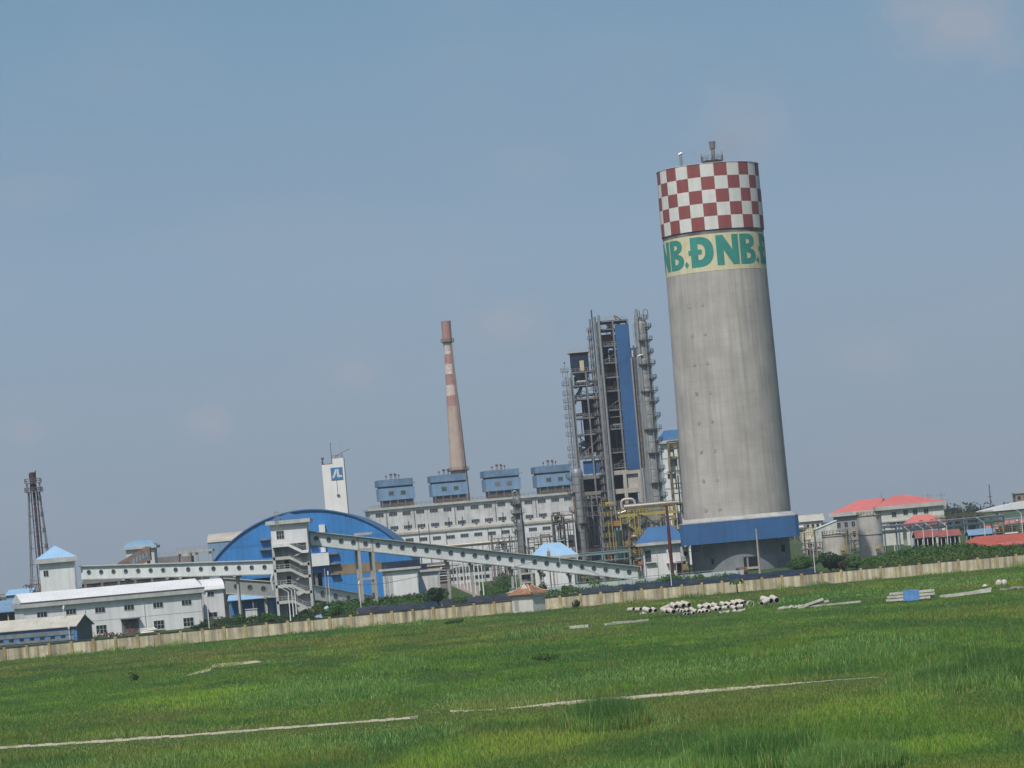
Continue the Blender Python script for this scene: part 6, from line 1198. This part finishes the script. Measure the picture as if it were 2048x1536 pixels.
# ================================================================== FIELD: CONCRETE PIPES
bigs=[(310,367,21,370),(365,365,17,373),(425,357,20,375,1),(485,375,21,369),(550,378,21,368),(575,328,21,369),(650,318,21,370),(710,308,21,371),(845,340,19,375),(908,330,18,384),(1000,320,18,384),(1080,312,19,385),(1140,312,19,386),(1197,300,21,386),(1250,300,21,387),(1550,308,25,385),(1612,305,25,386),(1455,345,20,380,1),(1275,285,19,392),(950,322,18,386)]
smalls=[(605,365,15),(632,372,14),(662,377,15),(702,370,15),(748,360,15),(785,375,15),(700,405,13),(755,403,15),(815,382,13),(850,380,14),(890,372,16),(925,385,13),(980,358,15),(668,400,13),(1025,350,17),(1190,352,18)]
def cpipe(x,y,r,yn,label,group,yaw=.42,L=None,closed=False):
    px=1240+x/5.12; py=1150+y/5.12; c=W(px,py,yn); R=r/5.12/(5120/yn)*1.30; L=L or R*(3.6+1.2*abs(math.sin(x*3.1))); yaw+=.16*math.sin(x*1.7+y); z=max(R,c.z)
    root=tag(empty('concrete_pipe',(c.x,c.y,z-R)),label,'pipe',group); d=Vector((math.sin(yaw),-math.cos(yaw),-.20 if L>1.0 else 0)).normalized(); e=-d*L; b=MB(); n=18; a=d.cross(Vector((0,0,1))).normalized(); Z=a.cross(d).normalized(); C=Vector((0,0,R))
    ro,ri=R,R*.83; P=[]
    for cc in (C,C+e):
        for rr in (ro,ri): P+= [cc+a*rr*math.cos(2*math.pi*i/n)+Z*rr*math.sin(2*math.pi*i/n) for i in range(n)]
    F1=[];F2=[];F3=[]
    for i in range(n):
        j=(i+1)%n; F1.append((i,j,2*n+j,2*n+i)); F2.append((n+j,n+i,3*n+i,3*n+j)); F3+= [(j,i,n+i,n+j),(2*n+i,2*n+j,3*n+j,3*n+i)]
    s=MB(); s.add(P,F1,0,True); s.add(P,F3,0,False); s.build('pipe_barrel',PIPEC,root); s=MB(); s.add(P,F2,0,True); s.build('bore',PIPEIN,root); return root
sb=sorted(bigs); 
for i,q in enumerate(sb): cpipe(q[0],q[1],q[2],q[3],'wide concrete pipe in the field pile, '+ORD[min(i,19)]+' wide one from the left','wide concrete pipes in the field pile',yaw=(.42 if len(q)<5 else -.6))
for i,q in enumerate(sorted(smalls)): cpipe(q[0],q[1],q[2],366 if q[1]>362 else 368,'narrow concrete pipe low in the field pile, '+ORD[i]+' narrow one from the left','narrow concrete pipes in the field pile',yaw=.35)
for (x,y,l) in ((140,352,'pale half-buried pipe end farthest left of the field pile'),(213,352,'small brownish pipe stub left of the field pile'),(1110,360,'upright pale pipe stump right of the field pile'),(1270,362,'white pipe stump between the pile and the right trio of pipes'),(1345,385,'wide white pipe ring sunk in the grass right of the pile')): cpipe(x,y,(28 if 'ring' in l else 17),378,l,None,yaw=(.1 if 'ring' in l else .9),L=(.5 if 'ring' in l else 1.0))
rng_=random.Random(5)
def rubble(name,label,px,py,wpx,n,sz,yn=None,cat='rubble',m=SLABD,zs=.5):
    g=G(px,py); sc1=g.y/FPX; root=tag(empty(name,(g.x,g.y,0)),label,cat); b=MB()
    for k in range(n):
        x=rng_.uniform(-.5,.5)*wpx*sc1; y=rng_.uniform(-1,1); s=sz*rng_.uniform(.4,1.2); a=rng_.uniform(0,3); d=Vector((math.cos(a),math.sin(a)*.5,rng_.uniform(-.15,.3)*zs)); b.beam((x-d.x*s,y-d.y*s,.1+s*.1),(x+d.x*s,y+d.y*s,.25+s*.2+d.z*s),s*.5,s*.35)
    b.build('chunk',m,root); return root
rubble('rubble_line','scattered low white rubble right of the pipe trio in the field',1590,1217,60,34,.45); rubble('rubble_line','few white rubble pieces at the left foot of the pipe pile',1300,1228,40,12,.4); rubble('rubble_line','white broken pieces at the right foot of the pipe pile',1465,1226,50,16,.5)
g=G(1625,1216); root=tag(empty('concrete_post',(g.x,g.y,0)),'long white concrete posts lying aslant in the grass right of the pipe pile','beam'); MB().beam((-2,0,.2),(1.6,.5,1.1),.42,.3).beam((-1.5,.8,.2),(2.4,.9,.8),.36,.28).build('post',SLABD,root)
g=G(1665,1211); root=tag(empty('concrete_kerb',(g.x,g.y,0)),'thin broken white kerb line in the grass before the blue-sheeted beam stack','kerb'); MB().beam((-3,0,.12),(4,.6,.2),.4,.25).build('kerb',SLABD,root)
# stacked beams with blue tarpaulin
A=G(1776,1207); B=G(1872,1199); fr=Frame(A,B); root=fr.thing('beam_stack','neat stack of long white concrete beams in the field, partly under a blue tarpaulin','beam stack'); rnd=random.Random(2)
for k in range(3):
    for j in range(3): x=rnd.uniform(-.3,.3); MB().box(x+.2*k,fr.w*.93-x+.1*k,j*.5,j*.5+.42,.25+k*.42,.25+k*.42+.30).build('beam',SLABD,root)
MB().box(1,1.3,-.1,1.6,.0,.24).box(fr.w-1.6,fr.w-1.3,-.1,1.6,0,.24).build('bearer',BARK,root)
x0,x1=fr.at(1806,1190)[0],fr.at(1838,1190)[0]; root=fr.thing('tarpaulin','bright blue tarpaulin draped over the white beam stack in the field','tarpaulin'); b=MB(); n=10
front=[]; 
for i in range(n+1):
    x=x0+(x1-x0)*i/n; s=.05*math.sin(i*1.9); front.append([(x+.1*(i/n),-.25+s,.08+.1*abs(math.sin(i*.8))),(x,-.12+s*.5,.8),(x,-.03,1.48),(x,.8,1.55),(x,1.5,1.48),(x,1.55,.9)])
for i in range(n): 
    for k in range(5): b.add([front[i][k],front[i+1][k],front[i+1][k+1],front[i][k+1]],[(0,1,2,3)],0,True)
b.build('cloth',TARP,root)
root.location=fr.O
g=G(1933,1192); root=tag(empty('concrete_post',(g.x,g.y,0)),'long white concrete post lying in the grass right of the beam stack','beam'); MB().beam((-3.6,0,.2),(3.4,.6,.45),.5,.4).beam((-1.0,.6,.2),(3.6,1.2,.7),.4,.3).build('post',SLABD,root)
rubble('rubble_line','low brownish-white broken slabs at the right edge of the field',2030,1180,50,16,.6,m=mat('brownish slab',(.36,.31,.27),.9,.2,.8)); 
for px,py,l in ((1998,1172,'left one of two pale boulders'),(2008,1171,'right one of two pale boulders'),(1970,1177,'low pale boulder lying left of the pair')):
    g=G(px,py); root=tag(empty('boulder',(g.x,g.y,0)),l+' in the grass near the right edge','boulder'); b=MB().ball((0,0,.35),.55 if 'low' not in l else .42,9,6,sz=1.0 if 'low' not in l else .6); rr=random.Random(px); b.v=[(x*rr.uniform(.85,1.15),y*rr.uniform(.85,1.15),z*rr.uniform(.9,1.1)) for x,y,z in b.v]; b.build('stone',SLABD,root)
for (xa,ya,xb,yb,l) in ((1140,1258,1178,1255,'left low broken white kerb piece in the field below the pipe pile'),(1215,1251,1300,1242,'right longer white kerb strip in the field below the pipe pile')):
    A=G(xa,ya); B=G(xb,yb); fr=Frame(A,B); root=fr.thing('concrete_kerb',l,'kerb'); b=MB(); x=0; rr=random.Random(xa)
    while x<fr.w-.4: w1=rr.uniform(.8,2.2); b.box(x,min(x+w1,fr.w)-.08,rr.uniform(-.1,.1),.7,0,rr.uniform(.22,.42)); x+=w1
    b.build('kerb',SLABD,root)
# ================================================================== VEGETATION THINGS
def sh(px,py,yn,rpx,top,label,m=None,n=700,size=.2,name='bush',cat='bush',group=None,seed=1):
    p=W(px,py,yn); r=rpx*yn/5120; z=W(px,top,yn).z; return shrub((p.x,p.y,0),label,r,max(.5,z/2),n,size,m,cat,name,group,seed)
sh(1660,1130,600,34,1101,'large round dark green bush below the squat steel tank',LEAFD,3200,.26,seed=3); sh(1604,1130,610,28,1108,'large green bush at the right foot of the blue skirted tower base',LEAF,2400,.24,seed=4); sh(1712,1130,596,24,1113,'low green bush below the tall shiny steel tank',LEAF,1700,.22,seed=5); sh(1686,1130,590,14,1118,'brownish weedy bush between the two larger bushes below the tanks',leafmat('rusty leaf',(.12,.08,.05),(.07,.08,.03)),700,.2,seed=6)
sh(1348,1170,575,24,1147,'dense low green bush behind the wall below the red mast',LEAF,1700,.2,seed=7); sh(1395,1165,585,14,1146,'small green bush left of the rusty drum',LEAF,700,.18,seed=8); sh(1082,1182,590,13,1162,'dark round bush just right of the concrete twin-leg tower',LEAFD,800,.18,seed=9); sh(1133,1182,585,14,1163,'green bush behind the barrier below the light blue hip roof',LEAF,800,.18,seed=10)
sh(872,1200,590,30,1171,'big dark bush behind the wall, right of the white pump houses',LEAFD,2600,.2,seed=11); sh(920,1212,572,20,1193,'grey-green bush right of the yellow-flecked dark bush',LEAF,1300,.18,seed=12); sh(475,1238,575,16,1219,'round green bush right of the white annex',LEAF,900,.18,seed=13); sh(434,1252,568,20,1228,'pale twiggy bush with whitish leaves before the white annex',LEAFL,1200,.13,seed=14); sh(398,1262,565,22,1248,'low green bush at the right foot of the white workshop',LEAFD,900,.16,seed=15)
sh(540,1240,566,14,1226,'bright green bush just behind the wall at the left foot of the stair tower',LEAF,600,.16,seed=16); sh(672,1232,570,26,1205,'green leafy bush behind the wall, right foot of the stair tower',LEAF,1600,.18,seed=17); sh(630,1236,580,20,1208,'yellowish bush between the six lamps and the tarpaulin heap',LEAFY,1000,.17,seed=18); sh(1001,1222,470,13,1198,'purplish twiggy shrub in front of the wall left of the tiled hut',leafmat('purplish leaf',(.09,.08,.06),(.06,.08,.04)),700,.13,seed=19)
sh(1153,1213,462,9,1199,'small dark round shrub in front of the wall right of the tiled hut',LEAFD,400,.14,seed=20); sh(1545,1177,482,9,1166,'small light green shrub at the wall foot below the tower',LEAFL,300,.13,seed=21); sh(1000,1170,720,24,1140,'grey-green shrubs on the lawn by the plant road',LEAFL,1600,.2,seed=22); sh(1012,1165,690,22,1150,'bright shrub at the foot of the concrete twin-leg tower',LEAF,900,.2,seed=23)
for px,py,yn,h,r,l,s in ((1176,1168,600,4.2,2.2,'tall banana-like plant under the foot of the long gallery, left one',1),(1190,1176,590,3.2,1.7,'shorter banana-like plant nearer the barrier, right one',2)):
    p=W(px,py,yn); palmlike((p.x,p.y,0),l,h,r,s,22)
p=G(1475,1186); palmlike((p.x,p.y,0),'spiky green plant growing against the outer side of the boundary wall below the tower',3.2,1.5,5,34,m=LEAF,name='spiky_plant')
p=G(268,1362); sh(268,1362,YN(268,1362),15,1338,'small wispy sapling with dark leaves in the left part of the field',LEAF,150,.13,name='sapling',cat='sapling',seed=31)
for i,(px,py,rp,top,l) in enumerate(((520,1262,34,1252,'bright low weed clump near the wall, left half of the field'),(560,1268,24,1258,'low weed clump right of the bright one near the wall'),(870,1232,34,1219,'bright green weed hump near the wall below the pump houses'),(905,1248,18,1238,'small weed hump below the bright hump'),(1090,1323,22,1314,'small dark weed clump in the middle of the field'))):
    sh(px,py,YN(px,py),rp*1.5,top+(py-top)*.35,l,leafmat('weed leaf',(.065,.135,.03),(.045,.10,.025)),int(rp*30),.11 if py>1300 else .15,name='weed_clump',cat='weeds',seed=40+i)
# ================================================================== STUFF: scrub, far trees, grass
rng=np.random.default_rng(8)
def vnoise(x,y,seed):
    r=np.random.default_rng(seed); T=r.random((256,256)); xi=np.floor(x).astype(int); yi=np.floor(y).astype(int); fx=x-xi; fy=y-yi; fx=fx*fx*(3-2*fx); fy=fy*fy*(3-2*fy)
    g=lambda a,b:T[a%256,b%256]; return (g(xi,yi)*(1-fx)+g(xi+1,yi)*fx)*(1-fy)+(g(xi,yi+1)*(1-fx)+g(xi+1,yi+1)*fx)*fy
def fbm(x,y,s,o=4): return sum(vnoise(x*2**k+17*k,y*2**k,s+k)*.5**k for k in range(o))/sum(.5**k for k in range(o))
def scrub(name,line,yn0,yn1,n,size,m,hfun):
    V=[]
    t=rng.uniform(0,1,n); xs=np.interp(t,np.linspace(0,1,len(line)),[q[0] for q in line]); ys=np.interp(t,np.linspace(0,1,len(line)),[q[1] for q in line]); yn=rng.uniform(yn0,yn1,n)
    P=np.array([W(a,b,c)[:] for a,b,c in zip(xs,ys,yn)])
    top=np.array([hfun(a) for a in xs]); k=.45+.75*(vnoise(P[:,0]/2.2,P[:,1]/9,5)*.6+vnoise(P[:,0]/6,P[:,1]/20,6)*.4)+rng.normal(0,.10,n); hz=np.clip(top*np.clip(k,.35,1.1),.2,None)*np.clip(1-((yn-(yn0+yn1)/2)/((yn1-yn0)/2))**2,.25,1)
    P[:,2]=hz*rng.uniform(.3,1,n)**.6
    d=rng.normal(size=(n,3)); d[:,2]+=.6; d/=np.linalg.norm(d,axis=1)[:,None]; a=np.cross(d,rng.normal(size=(n,3))); a/=np.linalg.norm(a,axis=1)[:,None]; b=np.cross(d,a); s=(size*rng.uniform(.5,1.6,n))[:,None]; a=a*s*1.4; b=b*s*.55
    v=np.stack([P-a,P-b,P+a,P+b],1).reshape(-1,3); return tag(quads_obj(name,v,m),None,None,None,'stuff')
scrub('scrub',[(1720,1130),(2120,1095)],565,640,30000,.26,LEAF,lambda x:np.interp(x,[1720,1770,1850,1930,1980,2120],[1.6,2.4,4.0,3.5,2.5,2.2]))
scrub('scrub',[(1720,1130),(2120,1095)],560,600,7000,.22,LEAFY,lambda x:np.interp(x,[1720,1850,1950,2120],[1.2,2.8,2.2,1.8]))
scrub('undergrowth',[(640,1232),(850,1208),(1060,1190)],580,665,20000,.22,LEAF,lambda x:np.interp(x,[640,860,885,975,1000,1060],[2.8,2.8,.5,.5,1.6,2.0])); scrub('undergrowth',[(500,1245),(760,1220)],570,640,9000,.2,LEAF,lambda x:np.interp(x,[500,540,560,615,650,760],[1.8,1.4,.8,.8,2.2,2.2])); scrub('undergrowth',[(400,1255),(640,1232)],566,600,6000,.18,LEAFD,lambda x:np.interp(x,[400,530,560,610,640],[2.0,1.6,.8,.8,1.6])); scrub('undergrowth',[(1090,1190),(1300,1168),(1480,1150)],574,592,6000,.18,LEAF,lambda x:np.interp(x,[1090,1300,1350,1400,1480],[1.8,1.7,2.6,1.7,1.6]))
scrub('undergrowth',[(960,1185),(1035,1180)],640,790,7000,.25,LEAF,lambda x:1.6)
# far trees on the horizon
def far_trees():
    V=[]; r=np.random.default_rng(3)
    for k in range(330):
        X=r.uniform(-560,560) if k%2 else r.uniform(200,620); Y=r.uniform(1500,1900); right=X>250; h=r.uniform(9,15) if right else r.uniform(7,12.0); h*=1 if r.random()<.8 else 1.2
        V.append(leaves(r,(X,Y,h*.55),(h*.55*r.uniform(.6,1.3),h*.4,h*.5),170,.9,5))
    for k in range(150):
        X=r.uniform(185,420); Y=r.uniform(1500,1850); h=r.uniform(8,15.5); V.append(leaves(r,(X,Y,h*.5),(h*.6*r.uniform(.6,1.3),h*.4,h*.5),260,.75,6))
    return tag(quads_obj('far_trees',np.concatenate(V),LEAFF),None,None,None,'stuff')
far_trees()
# ---- field grass: blades with their own plant colour
TALL=[(1215,1440,95,30,1.35,0),(1330,1445,60,20,.6,0),(640,1385,200,28,.75,0),(800,1335,60,16,1.05,0),(1010,1400,170,26,.55,0),(1720,1300,160,26,.9,0),(1900,1365,160,26,1.3,0),(2010,1350,80,34,1.7,0),(1500,1520,160,24,1.5,0),(1700,1530,140,20,1.3,0),(1250,1560,260,30,.9,0),(1880,1492,150,20,.5,1),(1640,1500,100,14,.6,0),(1330,1345,260,16,.55,0),(400,1400,230,22,.45,1),(880,1240,90,8,.6,0),(1080,1265,110,10,.6,0),(1960,1287,60,6,.5,1),(300,1480,220,18,.35,0),(1700,1190,380,6,.5,0),(1950,1160,120,6,.6,0),(700,1480,230,24,.45,0),(1000,1500,200,30,.5,1),(250,1535,260,22,.5,0),(1350,1206,60,4,.5,1)]
def grass():
    n=900000; r=np.random.default_rng(12)
    v=r.uniform(118,560,n); v=np.where(r.random(n)<.25,r.uniform(118,250,n),v); u=r.uniform(-1230,1230,n)
    du=u*cr+v*sr; dv=-u*sr+v*cr; px=du+PX; py=dv+PY          # inverse roll: only to look up where the patches lie on the ground
    Y=CAMH*FPX/v; X=u*Y/FPX
    # extra blades for the tall reed beds
    EX=[(1215,1452,95,16,1.7,0),(1180,1450,60,10,.9,0),(2000,1352,90,16,1.7,0),(1900,1372,130,14,1.3,0),(1750,1316,120,12,1.0,0),(1520,1530,170,18,1.5,0),(800,1342,60,9,1.1,0),(1690,1540,120,14,1.2,0),(640,1392,170,14,.7,0),(1010,1405,130,12,.6,0)]
    k=r.integers(0,len(EX),130000); E=np.array(EX)[k]; rr=np.sqrt(r.random(len(k))); aa=r.uniform(0,2*np.pi,len(k)); ex=E[:,0]+E[:,2]*rr*np.cos(aa); ey=E[:,1]+E[:,3]*rr*np.sin(aa)-(ex-E[:,0])*.0875
    eu=(ex-PX)*cr-(ey-PY)*sr; ev=(ex-PX)*sr+(ey-PY)*cr; u=np.concatenate([u,eu]); v=np.concatenate([v,ev]); du=u*cr+v*sr; dv=-u*sr+v*cr; px=du+PX; py=dv+PY; n0=n; n=len(u); xH=np.zeros(n); xH[n0:]=E[:,4]*(1-.45*rr**3)
    Y=CAMH*FPX/v; X=u*Y/FPX
    wallpy=np.interp(px,[-35,1030,1080,2110],[1326,1225,1221,1126]); keep=(py>wallpy+.5)
    big=fbm(X/28,Y/60,1); mid=fbm(X/7,Y/16,5); fine=fbm(X/1.6,Y/3,9,3)
    H=.09+.50*np.clip(big-.40,0,1)+.75*np.clip(mid-.52,0,1)+.10*fine
    bright=np.zeros(n); tallm=np.zeros(n)
    for (cx,cy,rx,ry,h,br) in TALL:
        cyl=cy-(px-cx)*.0875; q=((px-cx)/rx)**2+((py-cyl)/ry)**2; wgt=np.clip(1.25-q,0,1)*np.clip(.5+1.2*(mid-.3),.3,1); H=np.maximum(H,h*wgt*(.55+.6*fine)); tallm=np.maximum(tallm,wgt*(1-br)); bright=np.maximum(bright,wgt*br)
    H=np.maximum(H,xH*(.7+.4*fine)); tallm=np.maximum(tallm,(xH>0)*.9)
    foot=np.clip(1-(py-wallpy)/7,0,1); H=np.maximum(H,foot*np.clip((fbm(X/3.5,Y*0,61)-.30)*2.4,.12,1.15))
    # the paths stay clear; grass in front of them is mown-short
    pl=np.interp(px,[p[0] for p in main_path],[p[1] for p in main_path]); d=py-pl; hw_=np.interp(px,[0,370,600,820,900,1500,1650,1790],[2.6,2.2,1.6,3.2,2.6,2.6,1.7,.6]); onp=(px<1790)&(np.abs(d)<hw_+3.4*(vnoise(X/1.1,Y*0,77)-.5)); gap=(vnoise(X/2.1,Y*0+2,99)>np.interp(px,[0,370,420,760,820,1500,1600,1790],[.85,.8,.62,.6,.85,.84,.62,.5]))|((px>835)&(px<880))
    front=(d>0)&(d<26)&(px<1790); H=np.where(front&(xH==0),np.minimum(H,.055+.004*d+.03*fine),H); 
    for (x0,x1,y0,y1) in ((365,525,1356,1322),):
        l=np.interp(px,[x0,x1],[y0,y1]); m=(px>x0)&(px<x1)&(np.abs(py-l)<3.5)&(vnoise(X/1.6,Y/3,71)>.42); onp=onp|m; fr2=(px>x0)&(px<x1)&(py>l)&(py<l+14); H=np.where(fr2,np.minimum(H,.12),H)
    for (x0,x1,y0,y1) in ((1125,1310,1260,1244),(1260,1640,1236,1215),(1770,1880,1209,1200),(1890,2060,1196,1183)):
        l=np.interp(px,[x0,x1],[y0,y1]); fr2=(px>x0)&(px<x1)&(py>l-4)&(py<l+16); H=np.where(fr2,np.minimum(H,.13+.28*np.clip(fine-.4,0,1)),H)
    keep&=~(onp&~gap&(xH==0))
    X,Y,H,v,px,py,big,mid,fine,bright,tallm,d,front,xH=[q[keep] for q in (X,Y,H,v,px,py,big,mid,fine,bright,tallm,d,front,xH)]; n=len(X)
    H=H*r.uniform(.55,1.35,n); H=np.where((r.random(n)<.01)&(mid>.5)&(~front),H*1.9+.2,H); wd=np.clip(11.0/v,.028,.085)*r.uniform(.6,1.2,n)*np.where(tallm>.3,1.15,1)
    a=r.uniform(0,np.pi,n); ca,sa=np.cos(a)*wd/2,np.sin(a)*wd/2; lean=r.normal(0,1,(n,2))*(H*np.where(xH>0,.16,.32))[:,None]
    P0=np.stack([X-ca,Y-sa,np.zeros(n)],1); P1=np.stack([X+ca,Y+sa,np.zeros(n)],1); Pm0=np.stack([X-ca*.8+lean[:,0]*.3,Y-sa*.8+lean[:,1]*.3,H*.6],1); Pm1=np.stack([X+ca*.8+lean[:,0]*.3,Y+sa*.8+lean[:,1]*.3,H*.6],1); T=np.stack([X+lean[:,0],Y+lean[:,1],H],1)
    V=np.stack([P0,P1,Pm1,Pm0,T],1).reshape(-1,3).astype(np.float32)
    me=bpy.data.meshes.new('field_grass'); me.vertices.add(n*5); me.vertices.foreach_set('co',V.ravel()); b=np.arange(n,dtype=np.int32)*5
    li=np.stack([b,b+1,b+2,b+3,b+3,b+2,b+4],1).ravel(); me.loops.add(n*7); me.loops.foreach_set('vertex_index',li); me.polygons.add(n*2); ls=np.stack([np.arange(n)*7,np.arange(n)*7+4],1).ravel().astype(np.int32); me.polygons.foreach_set('loop_start',ls); me.update(calc_edges=True)
    g0=np.array([.060,.118,.026]); g1=np.array([.105,.115,.036]); g2=np.array([.16,.25,.035]); g3=np.array([.034,.085,.028]); g4=np.array([.16,.13,.065])
    t=np.clip((fbm(X/34+5,Y/70,31)-.42)*4,0,1)[:,None]; C=g0*(1-t)+g1*t
    t=np.clip((fbm(X/8+9,Y/18,41)-.50)*6,0,1)[:,None]*.85; C=C*(1-t)+g3*t
    t=np.clip((fbm(X/6,Y/15,51)-.55)*5,0,1)[:,None]*.35; C=C*(1-t)+g2*t
    t=(np.clip(bright,0,1)*.6)[:,None]; C=C*(1-t)+g2*t; t=(np.clip(tallm,0,1)*.6)[:,None]; C=C*(1-t)+g3*1.25*t
    t=((d>-10)&(d<28)&(px<1790)&(bright<.3)).astype(float)[:,None]*.55; C=C*(1-t)+g1*1.1*t
    dry=(r.random(n)<.06)[:,None]; C=np.where(dry,g4,C); C=C*r.uniform(.7,1.3,(n,1))
    tl=(tallm>.15)&(r.random(n)<.16); C=np.where(tl[:,None],np.array([.15,.23,.10]),C); dk=(xH>1.2)&(r.random(n)<.75); C=np.where(dk[:,None],g3*.85,C); seed=(r.random(n)<.012)&(mid>.5)&(front==False); C=np.where(seed[:,None],np.array([.20,.15,.08]),C); C*=2.15*np.array([1.03,1.05,.82])
    col_=np.concatenate([np.repeat(C,5,axis=0),np.ones((n*5,1))],1).astype(np.float32); at=me.color_attributes.new('plant','FLOAT_COLOR','POINT'); at.data.foreach_set('color',col_.ravel())
    m=bpy.data.materials.new('grass blades'); m.use_nodes=True; t=m.node_tree; bs=t.nodes['Principled BSDF']; bs.inputs['Roughness'].default_value=.65; bs.inputs['Specular IOR Level'].default_value=.15
    vc=nd(t,'ShaderNodeVertexColor'); vc.layer_name='plant'; tr=nd(t,'ShaderNodeBsdfTranslucent'); ms=nd(t,'ShaderNodeMixShader'); ms.inputs[0].default_value=.35; Lk=t.links.new; Lk(vc.outputs[0],bs.inputs['Base Color']); Lk(vc.outputs[0],tr.inputs['Color']); Lk(bs.outputs[0],ms.inputs[1]); Lk(tr.outputs[0],ms.inputs[2]); Lk(ms.outputs[0],t.nodes['Material Output'].inputs['Surface'])
    me.materials.append(m); o=bpy.data.objects.new('field_grass',me); col.objects.link(o); tag(o,None,None,None,'stuff')
grass()
# ================================================================== STEAM at the vent on the tower
vt=bpy.data.objects['prilling_tower']; sp=W(1447,298,ynp)
o=MB().ball((0,0,0),1.0,20,14).build('steam_plume',[]); o.location=(sp.x,CY,sp.z); o.scale=(15,9,10); tag(o,'thin pale steam drifting from the vents above the chequered tower top','steam')
m=bpy.data.materials.new('steam'); m.use_nodes=True; t=m.node_tree; t.nodes.clear(); pv=nd(t,'ShaderNodeVolumePrincipled'); pv.inputs['Color'].default_value=(.95,.95,.97,1); pv.inputs['Anisotropy'].default_value=.2
tc_=nd(t,'ShaderNodeTexCoord'); ns=nd(t,'ShaderNodeTexNoise'); ns.inputs['Scale'].default_value=1.3; ns.inputs['Detail'].default_value=4; ln=nd(t,'ShaderNodeVectorMath',operation='LENGTH'); t.links.new(tc_.outputs['Object'],ns.inputs['Vector']); t.links.new(tc_.outputs['Object'],ln.inputs[0])
mr=nd(t,'ShaderNodeMapRange'); mr.inputs[1].default_value=.15; mr.inputs[2].default_value=1.0; mr.inputs[3].default_value=1; mr.inputs[4].default_value=0; t.links.new(ln.outputs['Value'],mr.inputs[0])
mr2=nd(t,'ShaderNodeMapRange'); mr2.inputs[1].default_value=.40; mr2.inputs[2].default_value=.70; mr2.inputs[4].default_value=.055; t.links.new(ns.outputs['Fac'],mr2.inputs[0]); mu=nd(t,'ShaderNodeMath',operation='MULTIPLY'); t.links.new(mr.outputs[0],mu.inputs[0]); t.links.new(mr2.outputs[0],mu.inputs[1]); t.links.new(mu.outputs[0],pv.inputs['Density'])
oo=nd(t,'ShaderNodeOutputMaterial'); t.links.new(pv.outputs[0],oo.inputs['Volume']); o.data.materials.append(m)
# ================================================================== HAZE
HAZE=0.00012
if HAZE:
    hb=MB().box(-1500,1500,-60,2600,-1,330).build('haze',[]) ; hb['kind']='stuff'
    m=bpy.data.materials.new('haze'); m.use_nodes=True; t=m.node_tree; t.nodes.clear(); pv=nd(t,'ShaderNodeVolumePrincipled'); pv.inputs['Color'].default_value=(.80,.88,1,1); pv.inputs['Density'].default_value=HAZE; pv.inputs['Anisotropy'].default_value=.3
    o=nd(t,'ShaderNodeOutputMaterial'); t.links.new(pv.outputs[0],o.inputs['Volume']); hb.data.materials.append(m)
